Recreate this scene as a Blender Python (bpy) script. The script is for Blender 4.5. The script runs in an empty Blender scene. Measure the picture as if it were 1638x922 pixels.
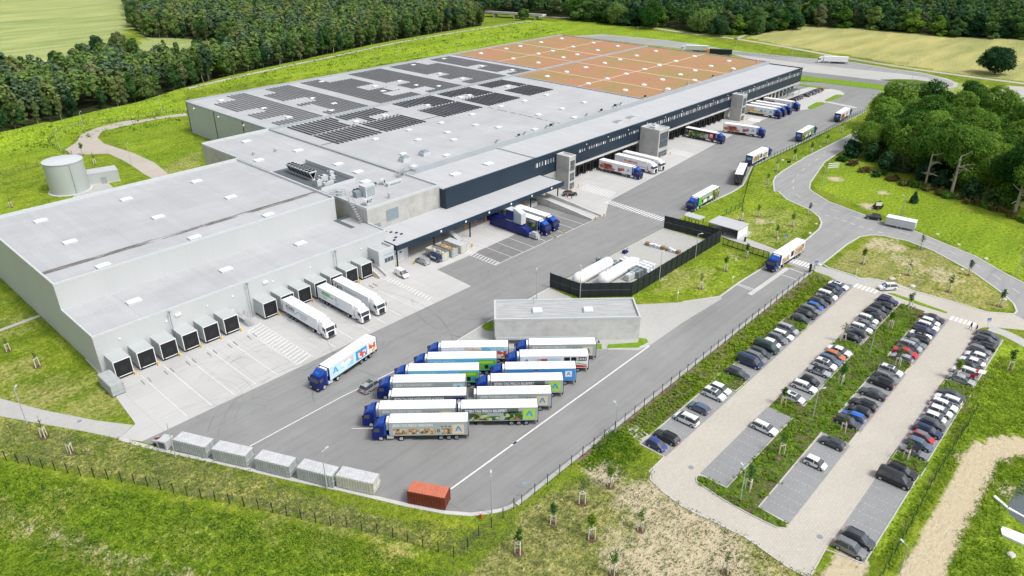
import bpy, math, random
import numpy as np
from mathutils import Vector, Matrix, noise

scene = bpy.context.scene
COL = scene.collection
R_ = math.radians
rng = random.Random(7)
nrg = np.random.RandomState(11)

# ------------------------------------------------------------------ camera
FPX, PITCH, ROLL, YAW, CAMH = 1173.6, R_(27.24644525), R_(-0.12406242), R_(42.62640577), 82.5
CX, CY = 819.0, 461.0
FW = Vector((math.cos(YAW)*math.cos(PITCH), math.sin(YAW)*math.cos(PITCH), -math.sin(PITCH)))
r0 = FW.cross(Vector((0, 0, 1))).normalized(); u0 = r0.cross(FW)
RT = math.cos(ROLL)*r0 + math.sin(ROLL)*u0
UP = -math.sin(ROLL)*r0 + math.cos(ROLL)*u0
cam = bpy.data.cameras.new('camera'); camo = bpy.data.objects.new('camera', cam); COL.objects.link(camo)
cam.sensor_width = 36.0; cam.lens = FPX/1638.0*36.0; cam.clip_start = 1.0; cam.clip_end = 9000
camo.matrix_world = Matrix(((RT.x, UP.x, -FW.x, 0), (RT.y, UP.y, -FW.y, 0), (RT.z, UP.z, -FW.z, CAMH), (0, 0, 0, 1)))
scene.camera = camo

# ------------------------------------------------------------------ light
SUN_AZ, SUN_EL = R_(-78), R_(56)          # direction towards the sun, azimuth from +x (counter-clockwise)
w = bpy.data.worlds.new('World'); scene.world = w; w.use_nodes = True
nt = w.node_tree; bg = nt.nodes['Background']
sky = nt.nodes.new('ShaderNodeTexSky'); sky.sky_type = 'NISHITA'; sky.sun_disc = False
sky.sun_elevation = SUN_EL; sky.sun_rotation = math.pi/2 - SUN_AZ
sky.dust_density = 4.0; sky.air_density = 1.0; sky.ozone_density = 0.6; sky.altitude = 50
hs = nt.nodes.new('ShaderNodeHueSaturation'); hs.inputs['Saturation'].default_value = 0.38
nt.links.new(sky.outputs[0], hs.inputs['Color']); nt.links.new(hs.outputs[0], bg.inputs['Color'])
bg.inputs['Strength'].default_value = 0.14
sl = bpy.data.lights.new('sun', 'SUN'); sl.energy = 1.5; sl.angle = R_(12); sl.color = (1.0, 0.97, 0.92)
so = bpy.data.objects.new('sun', sl); COL.objects.link(so)
sd = Vector((math.cos(SUN_EL)*math.cos(SUN_AZ), math.cos(SUN_EL)*math.sin(SUN_AZ), math.sin(SUN_EL)))
so.rotation_euler = sd.to_track_quat('Z', 'Y').to_euler()
scene.view_settings.view_transform = 'Standard'; scene.view_settings.look = 'None'
scene.view_settings.exposure = 0.52; scene.view_settings.gamma = 1.0

# ------------------------------------------------------------------ photo pixel -> place on the ground
def ray(px, py): return FW*FPX + RT*(px-CX) - UP*(py-CY)
def G(px, py, z=0.0):
    d = ray(px, py); t = (CAMH-z)/-d.z
    return (d.x*t, d.y*t)
def crop(ox, oy, wid):
    s = wid/1638.0
    return lambda x, y: (ox+x*s, oy+y*s)
cA, cB, cC = crop(0, 0, 546), crop(546, 0, 546), crop(1092, 0, 546)
cD, cE, cF = crop(0, 307, 546), crop(546, 307, 546), crop(1092, 307, 546)
cG, cH, cI = crop(0, 615, 546), crop(546, 615, 546), crop(1092, 615, 546)
def W(f, pts, z=0.0): return [G(*(f(*p) if f else p), z) for p in pts]

# ------------------------------------------------------------------ materials
MATS = {}
def _new(name, rough=0.8, metal=0.0, spec=0.3):
    m = bpy.data.materials.new(name); m.use_nodes = True
    b = m.node_tree.nodes['Principled BSDF']
    b.inputs['Roughness'].default_value = rough; b.inputs['Metallic'].default_value = metal
    b.inputs['Specular IOR Level'].default_value = spec
    MATS[name] = m
    return m, m.node_tree, b
def c4(c): return (c[0], c[1], c[2], 1.0)
def add(nt, t, **kw):
    n = nt.nodes.new(t)
    for k, v in kw.items(): setattr(n, k, v)
    return n
def noise_node(nt, vec, scale, detail=3, rough=0.55, dist=0.0):
    n = add(nt, 'ShaderNodeTexNoise'); n.inputs['Scale'].default_value = scale
    n.inputs['Detail'].default_value = detail; n.inputs['Roughness'].default_value = rough
    n.inputs['Distortion'].default_value = dist
    nt.links.new(vec, n.inputs['Vector']); return n.outputs['Fac']
def ramp(nt, fac, stops, interp='LINEAR'):
    r = add(nt, 'ShaderNodeValToRGB'); cr = r.color_ramp; cr.interpolation = interp
    while len(cr.elements) > 1: cr.elements.remove(cr.elements[0])
    cr.elements[0].position = stops[0][0]; cr.elements[0].color = c4(stops[0][1])
    for p, c in stops[1:]:
        e = cr.elements.new(p); e.color = c4(c)
    nt.links.new(fac, r.inputs[0]); return r.outputs[0]
def mix(nt, fac, a, b, mode='MIX'):
    n = add(nt, 'ShaderNodeMix', data_type='RGBA', blend_type=mode)
    for i, v in ((0, fac), (6, a), (7, b)):
        if hasattr(v, 'links') or hasattr(v, 'is_linked'): nt.links.new(v, n.inputs[i])
        else: n.inputs[i].default_value = (c4(v) if i else v)
    return n.outputs[2]
def mathn(nt, op, a, b=None, c=None, clamp=False):
    n = add(nt, 'ShaderNodeMath', operation=op); n.use_clamp = clamp
    for i, v in enumerate((a, b, c)):
        if v is None: continue
        if hasattr(v, 'is_linked'): nt.links.new(v, n.inputs[i])
        else: n.inputs[i].default_value = v
    return n.outputs[0]
def wpos(nt): return add(nt, 'ShaderNodeNewGeometry').outputs['Position']
def opos(nt): return add(nt, 'ShaderNodeTexCoord').outputs['Object']
def mapping(nt, vec, scale=(1, 1, 1), rot=(0, 0, 0), loc=(0, 0, 0)):
    n = add(nt, 'ShaderNodeMapping'); n.inputs['Scale'].default_value = scale
    n.inputs['Rotation'].default_value = rot; n.inputs['Location'].default_value = loc
    nt.links.new(vec, n.inputs[0]); return n.outputs[0]
def bump(nt, b, h, strength=0.3, dist=0.1):
    n = add(nt, 'ShaderNodeBump'); n.inputs['Strength'].default_value = strength; n.inputs['Distance'].default_value = dist
    nt.links.new(h, n.inputs['Height']); nt.links.new(n.outputs[0], b.inputs['Normal'])

def plain(name, col, rough=0.6, metal=0.0, spec=0.3, var=0.08, scale=3.0, world=False):
    m, t, b = _new(name, rough, metal, spec)
    f = noise_node(t, wpos(t) if world else opos(t), scale, 4)
    lo = [c*(1-var) for c in col]; hi = [min(1, c*(1+var)) for c in col]
    t.links.new(ramp(t, f, [(0.3, lo), (0.7, hi)]), b.inputs['Base Color'])
    return m
def M(n): return MATS[n]

# paints and small things
for n, c, r in [('white_paint', (.78, .79, .8), .45), ('grey_paint', (.30, .32, .34), .5), ('light_grey_metal', (.50, .53, .54), .45),
                ('dark_metal', (.02, .022, .025), .5), ('black_rubber', (.012, .012, .013), .8), ('blue_paint', (.006, .015, .135), .3),
                ('dark_blue_paint', (.006, .013, .11), .35), ('cab_blue_light', (.012, .060, .33), .3),
                ('navy_cladding', (.017, .042, .088), .45), ('navy_fascia', (.017, .036, .060), .45),
                ('red_paint', (.55, .02, .02), .35), ('orange_paint', (.75, .22, .03), .4), ('yellow_paint', (.75, .45, .02), .5),
                ('lime_paint', (.36, .62, .05), .5), ('cream_paint', (.66, .56, .36), .6), ('sky_blue_paint', (.12, .45, .75), .5),
                ('mid_blue_paint', (.05, .26, .62), .5), ('pale_blue_paint', (.50, .70, .80), .5), ('green_paint', (.10, .45, .06), .5),
                ('dark_green_metal', (.012, .045, .03), .6), ('galvanised', (.38, .40, .41), .5), ('wood', (.30, .19, .09), .8),
                ('pale_wood', (.62, .58, .50), .8), ('bark', (.14, .115, .09), .95), ('pale_bark', (.30, .27, .22), .95),
                ('rock', (.5, .48, .44), .9), ('red_mark', (.6, .02, .03), .5), ('blue_mark', (.02, .2, .62), .5),
                ('black_mark', (.015, .015, .017), .6), ('plastic_white', (.72, .74, .76), .5), ('teal_bale', (.14, .19, .20), .6),
                ('skin', (.5, .3, .2), .6), ('hi_vis_orange', (.9, .25, .02), .6), ('black_cloth', (.015, .015, .018), .9),
                ('door_white', (.62, .64, .65), .5), ('membrane_dark', (.10, .12, .13), .8), ('grille', (.22, .27, .30), .5),
                ('hub_grey', (.35, .36, .37), .4), ('brown_mark', (.11, .065, .04), .8)]:
    plain(n, c, r)
def glassmat(name, col, rough=0.08):
    m, t, b = _new(name, rough, 0.0, 0.9); b.inputs['Base Color'].default_value = c4(col); return m
glassmat('car_glass', (.05, .062, .072), .05); glassmat('window_glass', (.05, .065, .08), .12)
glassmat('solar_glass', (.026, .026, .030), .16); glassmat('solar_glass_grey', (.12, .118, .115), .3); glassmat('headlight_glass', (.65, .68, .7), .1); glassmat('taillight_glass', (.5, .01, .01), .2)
CARCOL = {'white': (.72, .73, .74), 'black': (.012, .013, .015), 'dark grey': (.06, .066, .075), 'grey': (.19, .20, .215), 'silver': (.38, .40, .42),
          'navy': (.015, .03, .10), 'blue': (.02, .14, .55), 'red': (.55, .015, .015), 'orange': (.55, .17, .04), 'dark green': (.008, .05, .03),
          'slate blue': (.10, .15, .24), 'violet blue': (.04, .06, .25)}
for n, c in CARCOL.items():
    m, t, b = _new('car_'+n, .28, 0.25 if n not in ('white',) else 0.0, .6); b.inputs['Base Color'].default_value = c4(c)
    b.inputs['Coat Weight'].default_value = .5

def slabs(name, col, bw, bh, mortar, mcol, rough=.8, stain=.10, sx=1.0, rot=0.0, fine=8.0, offset=.0, bumpy=.0):
    m, t, b = _new(name, rough); p = wpos(t)
    br = add(t, 'ShaderNodeTexBrick'); br.offset = offset; br.squash = 1
    br.inputs['Scale'].default_value = 1.0; br.inputs['Brick Width'].default_value = bw; br.inputs['Row Height'].default_value = bh
    br.inputs['Mortar Size'].default_value = mortar; br.inputs['Mortar Smooth'].default_value = .1; br.inputs['Bias'].default_value = 0
    br.inputs['Color1'].default_value = c4([c*.97 for c in col]); br.inputs['Color2'].default_value = c4([min(1, c*1.03) for c in col])
    br.inputs['Mortar'].default_value = c4(mcol)
    t.links.new(mapping(t, p, rot=(0, 0, rot)), br.inputs['Vector'])
    big = ramp(t, noise_node(t, mapping(t, p, (1, 1.6, 1)), .06, 7, .68), [(.3, (1-stain,)*3), (.7, (1+stain*.4,)*3)])
    sm = ramp(t, noise_node(t, p, fine, 2), [(.3, (.94,)*3), (.7, (1.05,)*3)])
    c = mix(t, 1.0, br.outputs['Color'], big, 'MULTIPLY'); c = mix(t, 1.0, c, sm, 'MULTIPLY')
    t.links.new(c, b.inputs['Base Color'])
    return m
slabs('concrete_apron', (.47, .47, .46), 5.0, 5.0, .03, (.34, .34, .33), stain=.10)
slabs('paver_beige', (.47, .44, .385), .8, .4, .02, (.37, .34, .30), stain=.10, fine=2.0, offset=.5)
slabs('paver_grey', (.27, .275, .28), .8, .4, .02, (.22, .225, .23), stain=.12, fine=2.0, offset=.5)
slabs('paver_light', (.42, .42, .40), .8, .4, .02, (.35, .35, .34), stain=.10, fine=2.0, offset=.5)
slabs('roof_membrane', (.415, .425, .435), 20.2, 1.55, .02, (.40, .41, .425), stain=.13, rot=R_(90))
slabs('roof_membrane_light', (.44, .45, .465), 10.0, 1.55, .02, (.49, .50, .52), stain=.05, rot=R_(90))
slabs('kerb_stone', (.50, .50, .48), 1.0, 10.0, .02, (.40, .40, .38), stain=.12)
def asphalt(name, col, streak=True):
    m, t, b = _new(name, .85, 0, .25); p = wpos(t)
    big = noise_node(t, p, .02, 5, .62); mid = noise_node(t, p, .25, 4, .6)
    st = noise_node(t, mapping(t, p, (.03, .55, 1), (0, 0, R_(4))), 1.0, 3, .6)
    st2 = noise_node(t, mapping(t, p, (.06, .9, 1), (0, 0, R_(-42))), 1.0, 3, .6, .6)
    c = ramp(t, big, [(.3, [x*.88 for x in col]), (.7, [x*1.1 for x in col])])
    c = mix(t, 1.0, c, ramp(t, mid, [(.3, (.95,)*3), (.7, (1.04,)*3)]), 'MULTIPLY')
    if streak:
        c = mix(t, 1.0, c, ramp(t, st, [(.34, (.92,)*3), (.55, (1.01,)*3)]), 'MULTIPLY')
        c = mix(t, 1.0, c, ramp(t, st2, [(.32, (.92,)*3), (.5, (1.0,)*3)]), 'MULTIPLY')
    c = mix(t, 1.0, c, ramp(t, noise_node(t, p, 9, 2), [(.3, (.93,)*3), (.7, (1.06,)*3)]), 'MULTIPLY')
    vt = add(t, 'ShaderNodeTexVoronoi'); vt.inputs['Scale'].default_value = .055; t.links.new(mapping(t, p, (.5, 1.6, 1)), vt.inputs['Vector'])
    sp = add(t, 'ShaderNodeSeparateColor'); t.links.new(vt.outputs['Color'], sp.inputs[0])
    c = mix(t, 1.0, c, ramp(t, sp.outputs[0], [(0, (.975,)*3), (1, (1.02,)*3)]), 'MULTIPLY')
    sy = add(t, 'ShaderNodeSeparateXYZ'); t.links.new(p, sy.inputs[0])
    seam = mathn(t, 'LESS_THAN', mathn(t, 'FRACT', mathn(t, 'DIVIDE', sy.outputs[1], 5.6)), .016)
    c = mix(t, mathn(t, 'MULTIPLY', seam, .22), c, (.10, .10, .10))
    oil = ramp(t, noise_node(t, p, .55, 4, .6), [(.64, (0,)*3), (.72, (.35,)*3)])
    c = mix(t, oil, c, (.13, .13, .13))
    t.links.new(c, b.inputs['Base Color']); return m
asphalt('asphalt_yard', (.25, .253, .25)); asphalt('asphalt_road', (.30, .301, .30)); asphalt('asphalt_bay', (.20, .203, .203))
asphalt('path_gravel', (.42, .38, .33), False)
m, t, b = _new('road_paint', .6); p = wpos(t)
t.links.new(ramp(t, noise_node(t, p, 1.6, 4, .7), [(.25, (.45,)*3), (.5, (.68,)*3)]), b.inputs['Base Color'])
m, t, b = _new('faded_paint', .6); p = wpos(t)
t.links.new(ramp(t, noise_node(t, p, 1.6, 4, .7), [(.35, (.30,)*3), (.6, (.46,)*3)]), b.inputs['Base Color'])
m, t, b = _new('tyre_mark', .8); b.inputs['Base Color'].default_value = (.12, .12, .12, 1)
tr = add(t, 'ShaderNodeBsdfTransparent'); mx = add(t, 'ShaderNodeMixShader')
t.links.new(mathn(t, 'MULTIPLY', ramp(t, noise_node(t, wpos(t), .35, 3), [(.35, (0,)*3), (.65, (1,)*3)]), .16), mx.inputs[0])
t.links.new(tr.outputs[0], mx.inputs[1]); t.links.new(b.outputs[0], mx.inputs[2]); t.links.new(mx.outputs[0], t.nodes['Material Output'].inputs[0])

def panel_wall(name, col, rough=.5, joint=1.1, vertical=False, stain=.06, metal=0.0):
    m, t, b = _new(name, rough, metal); p = wpos(t)
    sx = add(t, 'ShaderNodeSeparateXYZ'); t.links.new(p, sx.inputs[0])
    src = mathn(t, 'ADD', sx.outputs[0], sx.outputs[1]) if vertical else sx.outputs[2]
    fr = mathn(t, 'FRACT', mathn(t, 'DIVIDE', src, joint))
    ln = mathn(t, 'LESS_THAN', fr, .04/joint if vertical else .05)
    c = ramp(t, noise_node(t, mapping(t, p, (1, 1, .25)), .15, 4), [(.3, [x*(1-stain) for x in col]), (.7, [x*(1+stain) for x in col])])
    c = mix(t, mathn(t, 'MULTIPLY', ln, .3), c, [x*.5 for x in col])
    t.links.new(c, b.inputs['Base Color']); return m
panel_wall('wall_panel_light', (.48, .50, .505), .5, 6.0, True, .03)
panel_wall('wall_panel_grey_green', (.41, .445, .44), .5, 6.0, True, .03)
panel_wall('wall_navy', (.017, .030, .048), .42, 1.1, False, .08)
panel_wall('wall_navy_cassette', (.019, .034, .054), .42, 3.4, True, .08)
def concrete(name, col):
    m, t, b = _new(name, .85); p = wpos(t)
    sp = add(t, 'ShaderNodeSeparateXYZ'); t.links.new(p, sp.inputs[0])
    hj = mathn(t, 'LESS_THAN', mathn(t, 'FRACT', mathn(t, 'DIVIDE', sp.outputs[2], 2.75)), .015)
    vj = mathn(t, 'LESS_THAN', mathn(t, 'FRACT', mathn(t, 'DIVIDE', mathn(t, 'ADD', sp.outputs[0], sp.outputs[1]), 3.3)), .012)
    c = ramp(t, noise_node(t, p, .35, 7, .65, .5), [(.3, [x*.80 for x in col]), (.5, col), (.72, [x*1.13 for x in col])])
    c = mix(t, mathn(t, 'MULTIPLY', mathn(t, 'MAXIMUM', hj, vj), .35), c, [x*.6 for x in col])
    t.links.new(c, b.inputs['Base Color']); return m
concrete('fair_faced_concrete', (.42, .42, .40)); concrete('concrete_light', (.54, .545, .53)); concrete('concrete_sandy', (.48, .46, .41))
# sedum roof
m, t, b = _new('sedum', .95); p = wpos(t)
c = ramp(t, noise_node(t, p, .055, 6, .68), [(.32, (.25, .225, .08)), (.43, (.31, .215, .095)), (.55, (.375, .205, .11)), (.72, (.355, .18, .105))])
c = mix(t, 1.0, c, ramp(t, noise_node(t, p, 1.6, 4, .7), [(.3, (.80,)*3), (.7, (1.15,)*3)]), 'MULTIPLY')
t.links.new(c, b.inputs['Base Color'])
plain('gravel_strip', (.62, .50, .36), .9, var=.15, scale=4, world=True)
# ground: lush / dry / sand / field masks come from the mesh
m, t, b = _new('meadow', .95, 0, .1); p = wpos(t)
def attr(n): a = add(t, 'ShaderNodeAttribute'); a.attribute_name = n; return a.outputs['Fac']
n1 = noise_node(t, p, .03, 5, .6); n2 = noise_node(t, p, .22, 5, .65); n3 = noise_node(t, p, 1.2, 4, .7); n4 = noise_node(t, p, 3.5, 3, .6)
g = ramp(t, n2, [(.30, (.095, .165, .010)), (.5, (.175, .245, .016)), (.70, (.28, .315, .045))])
g = mix(t, ramp(t, n1, [(.35, (0,)*3), (.65, (.55,)*3)]), g, (.11, .155, .02))
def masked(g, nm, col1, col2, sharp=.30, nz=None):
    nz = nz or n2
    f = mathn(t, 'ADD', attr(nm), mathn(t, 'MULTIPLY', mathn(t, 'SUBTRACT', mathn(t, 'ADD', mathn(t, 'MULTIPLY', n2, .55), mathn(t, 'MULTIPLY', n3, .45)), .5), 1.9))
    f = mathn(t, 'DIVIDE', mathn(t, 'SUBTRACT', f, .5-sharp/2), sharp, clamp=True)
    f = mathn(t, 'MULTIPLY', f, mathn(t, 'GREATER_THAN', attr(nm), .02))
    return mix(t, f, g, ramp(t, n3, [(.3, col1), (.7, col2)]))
g = masked(g, 'lush', (.14, .225, .012), (.245, .345, .03))
nb = ramp(t, noise_node(t, mapping(t, p, (.006, .016, 1), (0, 0, .5)), 1, 6, .65), [(.3, (.80, .86, .80)), (.5, (1, 1, 1)), (.68, (1.12, 1.02, .98))])
g = masked(g, 'field', (.29, .31, .105), (.40, .38, .16), .5)
g = masked(g, 'pale', (.25, .33, .105), (.37, .40, .17), .5)
g = mix(t, ramp(t, mathn(t, 'MAXIMUM', attr('field'), attr('pale')), [(.3, (0,)*3), (.6, (1,)*3)]), g, mix(t, 1.0, g, nb, 'MULTIPLY'))
g = masked(g, 'dry', (.25, .235, .075), (.38, .34, .16), .6)
g = masked(g, 'soil', (.12, .085, .06), (.22, .165, .13), .25)
bd = noise_node(t, mapping(t, p, (.016, .085, 1), (0, 0, R_(62))), 1, 5, .6)
g = mix(t, 1.0, g, ramp(t, bd, [(.32, (.74, .80, .72)), (.5, (1, 1, 1)), (.66, (1.24, 1.16, 1.15))]), 'MULTIPLY')
g = mix(t, 1.0, g, ramp(t, n3, [(.30, (.50, .55, .5)), (.47, (1.0,)*3), (.70, (1.38, 1.32, 1.35))]), 'MULTIPLY')
g = mix(t, 1.0, g, ramp(t, n4, [(.32, (.62,)*3), (.68, (1.32,)*3)]), 'MULTIPLY')
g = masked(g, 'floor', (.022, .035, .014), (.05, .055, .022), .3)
g = masked(g, 'sand', (.45, .38, .25), (.55, .48, .34), .35)
t.links.new(g, b.inputs['Base Color'])
bump(t, b, mathn(t, 'ADD', n3, mathn(t, 'MULTIPLY', n4, .5)), .9, .35)
def leafmat(name, dark, mid, light, sc=.35):
    m, t, b = _new(name, .85, 0, .15)
    oi = add(t, 'ShaderNodeObjectInfo')
    f = noise_node(t, opos(t), sc, 3, .6)
    f = mathn(t, 'ADD', f, mathn(t, 'MULTIPLY', mathn(t, 'SUBTRACT', oi.outputs['Random'], .5), .42))
    c = ramp(t, f, [(.30, dark), (.5, mid), (.72, light)])
    t.links.new(c, b.inputs['Base Color']); b.inputs['Subsurface Weight'].default_value = 0
    tl = add(t, 'ShaderNodeBsdfTranslucent'); t.links.new(c, tl.inputs[0])
    mx = add(t, 'ShaderNodeMixShader'); mx.inputs[0].default_value = .38
    t.links.new(b.outputs[0], mx.inputs[1]); t.links.new(tl.outputs[0], mx.inputs[2]); t.links.new(mx.outputs[0], t.nodes['Material Output'].inputs[0])
leafmat('leaf_oak', (.022, .082, .012), (.070, .175, .022), (.19, .32, .045), .45)
leafmat('leaf_wood', (.040, .11, .032), (.095, .19, .050), (.20, .30, .080), .4)
leafmat('leaf_dark', (.018, .065, .026), (.042, .11, .042), (.09, .17, .06), .35)
leafmat('leaf_birch', (.09, .15, .04), (.15, .22, .06), (.24, .30, .10), .35)
leafmat('leaf_pine', (.042, .10, .056), (.080, .155, .078), (.15, .23, .115), .35)
leafmat('leaf_olive', (.09, .13, .05), (.14, .185, .07), (.22, .25, .11), .35)
leafmat('leaf_lime', (.07, .165, .010), (.14, .25, .016), (.23, .34, .03), .5)
leafmat('leaf_brown', (.10, .07, .03), (.16, .12, .05), (.15, .17, .04), .5)
def pattern(name, stops, scale=1.4, rnd=1.0, stretch=(1, 1, 1)):
    m, t, b = _new(name, .5)
    v = add(t, 'ShaderNodeTexVoronoi'); v.inputs['Scale'].default_value = scale; v.inputs['Randomness'].default_value = rnd
    t.links.new(mapping(t, opos(t), stretch), v.inputs['Vector'])
    s = add(t, 'ShaderNodeSeparateColor'); t.links.new(v.outputs['Color'], s.inputs[0])
    c = ramp(t, s.outputs[0], stops, 'CONSTANT')
    c = mix(t, 1.0, c, ramp(t, noise_node(t, opos(t), 5, 3), [(.3, (.7,)*3), (.7, (1.2,)*3)]), 'MULTIPLY')
    t.links.new(c, b.inputs['Base Color'])
pattern('picture_bread', [(0, (.45, .28, .12)), (.3, (.62, .50, .33)), (.5, (.30, .16, .08)), (.7, (.55, .52, .42)), (.85, (.12, .08, .05))], 2.6)
pattern('picture_meat', [(0, (.42, .10, .07)), (.25, (.60, .40, .34)), (.45, (.25, .06, .04)), (.6, (.70, .62, .55)), (.8, (.45, .22, .12))], 1.1, 1.0, (.6, 1, 1))
pattern('picture_veg', [(0, (.05, .12, .03)), (.3, (.20, .30, .05)), (.45, (.03, .05, .02)), (.6, (.45, .50, .30)), (.75, (.06, .10, .05)), (.9, (.5, .12, .06))], 1.6)
pattern('picture_cool', [(0, (.30, .62, .82)), (.35, (.62, .78, .86)), (.6, (.18, .45, .72)), (.75, (.70, .80, .84)), (.92, (.75, .50, .35))], .8, 1.0, (.6, 1, 1))
pattern('picture_fruit', [(0, (.65, .08, .04)), (.3, (.80, .75, .68)), (.5, (.80, .45, .05)), (.65, (.70, .10, .06)), (.8, (.75, .7, .1))], 1.9)
pattern('picture_crumb', [(0, (.70, .50, .20)), (.3, (.78, .70, .55)), (.55, (.80, .60, .25)), (.75, (.45, .30, .15)), (.9, (.75, .72, .65))], 1.2, 1.0, (.6, 1, 1))
pattern('picture_rubbish', [(0, (.5, .42, .30)), (.3, (.15, .18, .2)), (.5, (.6, .6, .58)), (.7, (.35, .2, .1)), (.85, (.1, .1, .1))], 2.2)
# container steel: corrugated
def corr(name, col, rust=(.3, .2, .12), amt=.1):
    m, t, b = _new(name, .6); p = opos(t)
    c = ramp(t, noise_node(t, p, 1.3, 6, .7), [(.25, [x*.8 for x in col]), (.6, [min(1, x*1.1) for x in col])])
    c = mix(t, ramp(t, noise_node(t, p, 2.7, 5, .7), [(.62, (0,)*3), (.75, (amt*4,)*3)]), c, rust)
    t.links.new(c, b.inputs['Base Color'])
corr('container_grey', (.36, .385, .385)); corr('container_lid', (.47, .48, .49), (.35, .3, .25)); corr('container_rust', (.16, .036, .02), (.18, .05, .03), .2)
corr('container_red', (.47, .15, .09), (.6, .4, .35), .15); corr('container_cream', (.48, .48, .42))
# fence infill: thin wire seen as a fine screen
def wire(name, col, cover):
    m, t, b = _new(name, .6); b.inputs['Base Color'].default_value = c4(col)
    tr = add(t, 'ShaderNodeBsdfTransparent'); mx = add(t, 'ShaderNodeMixShader'); p = opos(t)
    s = add(t, 'ShaderNodeSeparateXYZ'); t.links.new(p, s.inputs[0])
    k = mathn(t, 'ADD', s.outputs[0], s.outputs[1])
    a = mathn(t, 'LESS_THAN', mathn(t, 'FRACT', mathn(t, 'MULTIPLY', k, 10.0)), cover)
    z = mathn(t, 'LESS_THAN', mathn(t, 'FRACT', mathn(t, 'MULTIPLY', s.outputs[2], 5.0)), cover)
    t.links.new(mathn(t, 'MAXIMUM', a, z), mx.inputs[0]); t.links.new(tr.outputs[0], mx.inputs[1]); t.links.new(b.outputs[0], mx.inputs[2])
    t.links.new(mx.outputs[0], t.nodes['Material Output'].inputs[0])
wire('wire_mesh', (.08, .09, .09), .09); wire('wire_mesh_green', (.02, .12, .08), .12)

# ------------------------------------------------------------------ mesh builder
class MB:
    def __init__(s): s.v = []; s.f = []; s.m = []; s.mats = []; s.cur = 0
    def mat(s, name):
        if name not in s.mats: s.mats.append(name)
        s.cur = s.mats.index(name); return s
    def add(s, vs, fs):
        o = len(s.v); s.v += [tuple(v) for v in vs]
        for f in fs: s.f.append(tuple(i+o for i in f)); s.m.append(s.cur)
        return s
    def box(s, x0, y0, z0, x1, y1, z1):
        return s.add([(x0, y0, z0), (x1, y0, z0), (x1, y1, z0), (x0, y1, z0), (x0, y0, z1), (x1, y0, z1), (x1, y1, z1), (x0, y1, z1)],
                     [(0, 3, 2, 1), (4, 5, 6, 7), (0, 1, 5, 4), (1, 2, 6, 5), (2, 3, 7, 6), (3, 0, 4, 7)])
    def prism(s, poly, z0, z1):
        a = sum(poly[i][0]*poly[(i+1) % len(poly)][1]-poly[(i+1) % len(poly)][0]*poly[i][1] for i in range(len(poly)))
        if a < 0: poly = poly[::-1]
        n = len(poly)
        return s.add([(p[0], p[1], z0) for p in poly]+[(p[0], p[1], z1) for p in poly],
                     [tuple(range(n-1, -1, -1)), tuple(range(n, 2*n))]+[(i, (i+1) % n, n+(i+1) % n, n+i) for i in range(n)])
    def sheet(s, poly, z):
        a = sum(poly[i][0]*poly[(i+1) % len(poly)][1]-poly[(i+1) % len(poly)][0]*poly[i][1] for i in range(len(poly)))
        if a < 0: poly = poly[::-1]
        return s.add([(p[0], p[1], z) for p in poly], [tuple(range(len(poly)))])
    def profile(s, pts, y0, y1):      # polygon in x,z swept along y
        n = len(pts)
        a = sum(pts[i][0]*pts[(i+1) % n][1]-pts[(i+1) % n][0]*pts[i][1] for i in range(n))
        if a < 0: pts = pts[::-1]
        return s.add([(p[0], y0, p[1]) for p in pts]+[(p[0], y1, p[1]) for p in pts],
                     [tuple(range(n)), tuple(range(2*n-1, n-1, -1))]+[(i, n+i, n+(i+1) % n, (i+1) % n) for i in range(n)])
    def tube(s, a, b, r0, r1=None, n=8, cap=True):
        a = Vector(a); b = Vector(b); r1 = r0 if r1 is None else r1
        d = (b-a).normalized(); u = d.orthogonal().normalized(); v = d.cross(u)
        vs = [a+(u*math.cos(2*math.pi*i/n)+v*math.sin(2*math.pi*i/n))*r0 for i in range(n)]
        vs += [b+(u*math.cos(2*math.pi*i/n)+v*math.sin(2*math.pi*i/n))*r1 for i in range(n)]
        fs = [(i, (i+1) % n, n+(i+1) % n, n+i) for i in range(n)]
        if cap: fs += [tuple(range(n-1, -1, -1)), tuple(range(n, 2*n))]
        return s.add(vs, fs)
    def ribbon(s, pts, wid, z0, z1=None, side=0.0):
        # strip of width wid along pts (list of xy); side shifts it
        P = [Vector(p) for p in pts]; L = []; Rr = []
        for i, p in enumerate(P):
            d = (P[min(i+1, len(P)-1)]-P[max(i-1, 0)]); d = d.normalized() if d.length > 1e-6 else Vector((1, 0))
            nrm = Vector((-d.y, d.x)); L.append(p+nrm*(wid/2+side)); Rr.append(p+nrm*(-wid/2+side))
        for i in range(len(P)-1):
            q = [Rr[i], Rr[i+1], L[i+1], L[i]]
            if z1 is None: s.sheet([(a.x, a.y) for a in q], z0)
            else: s.prism([(a.x, a.y) for a in q], z0, z1)
        return s
    def mesh(s, name, smooth=False):
        me = bpy.data.meshes.new(name); me.from_pydata(s.v, [], s.f)
        for n in s.mats: me.materials.append(MATS[n])
        if s.m: me.polygons.foreach_set('material_index', s.m)
        if smooth: me.polygons.foreach_set('use_smooth', [True]*len(s.f))
        me.update(); return me
    def obj(s, name, parent=None, smooth=False, loc=None, rotz=None):
        o = bpy.data.objects.new(name, s.mesh(name, smooth)); COL.objects.link(o)
        if parent: o.parent = parent
        if loc: o.location = loc
        if rotz is not None: o.rotation_euler = (0, 0, rotz)
        return o
def tag(o, label, cat, group=None, kind=None):
    if label: o['label'] = label
    if cat: o['category'] = cat
    if group: o['group'] = group
    if kind: o['kind'] = kind
    return o
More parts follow.
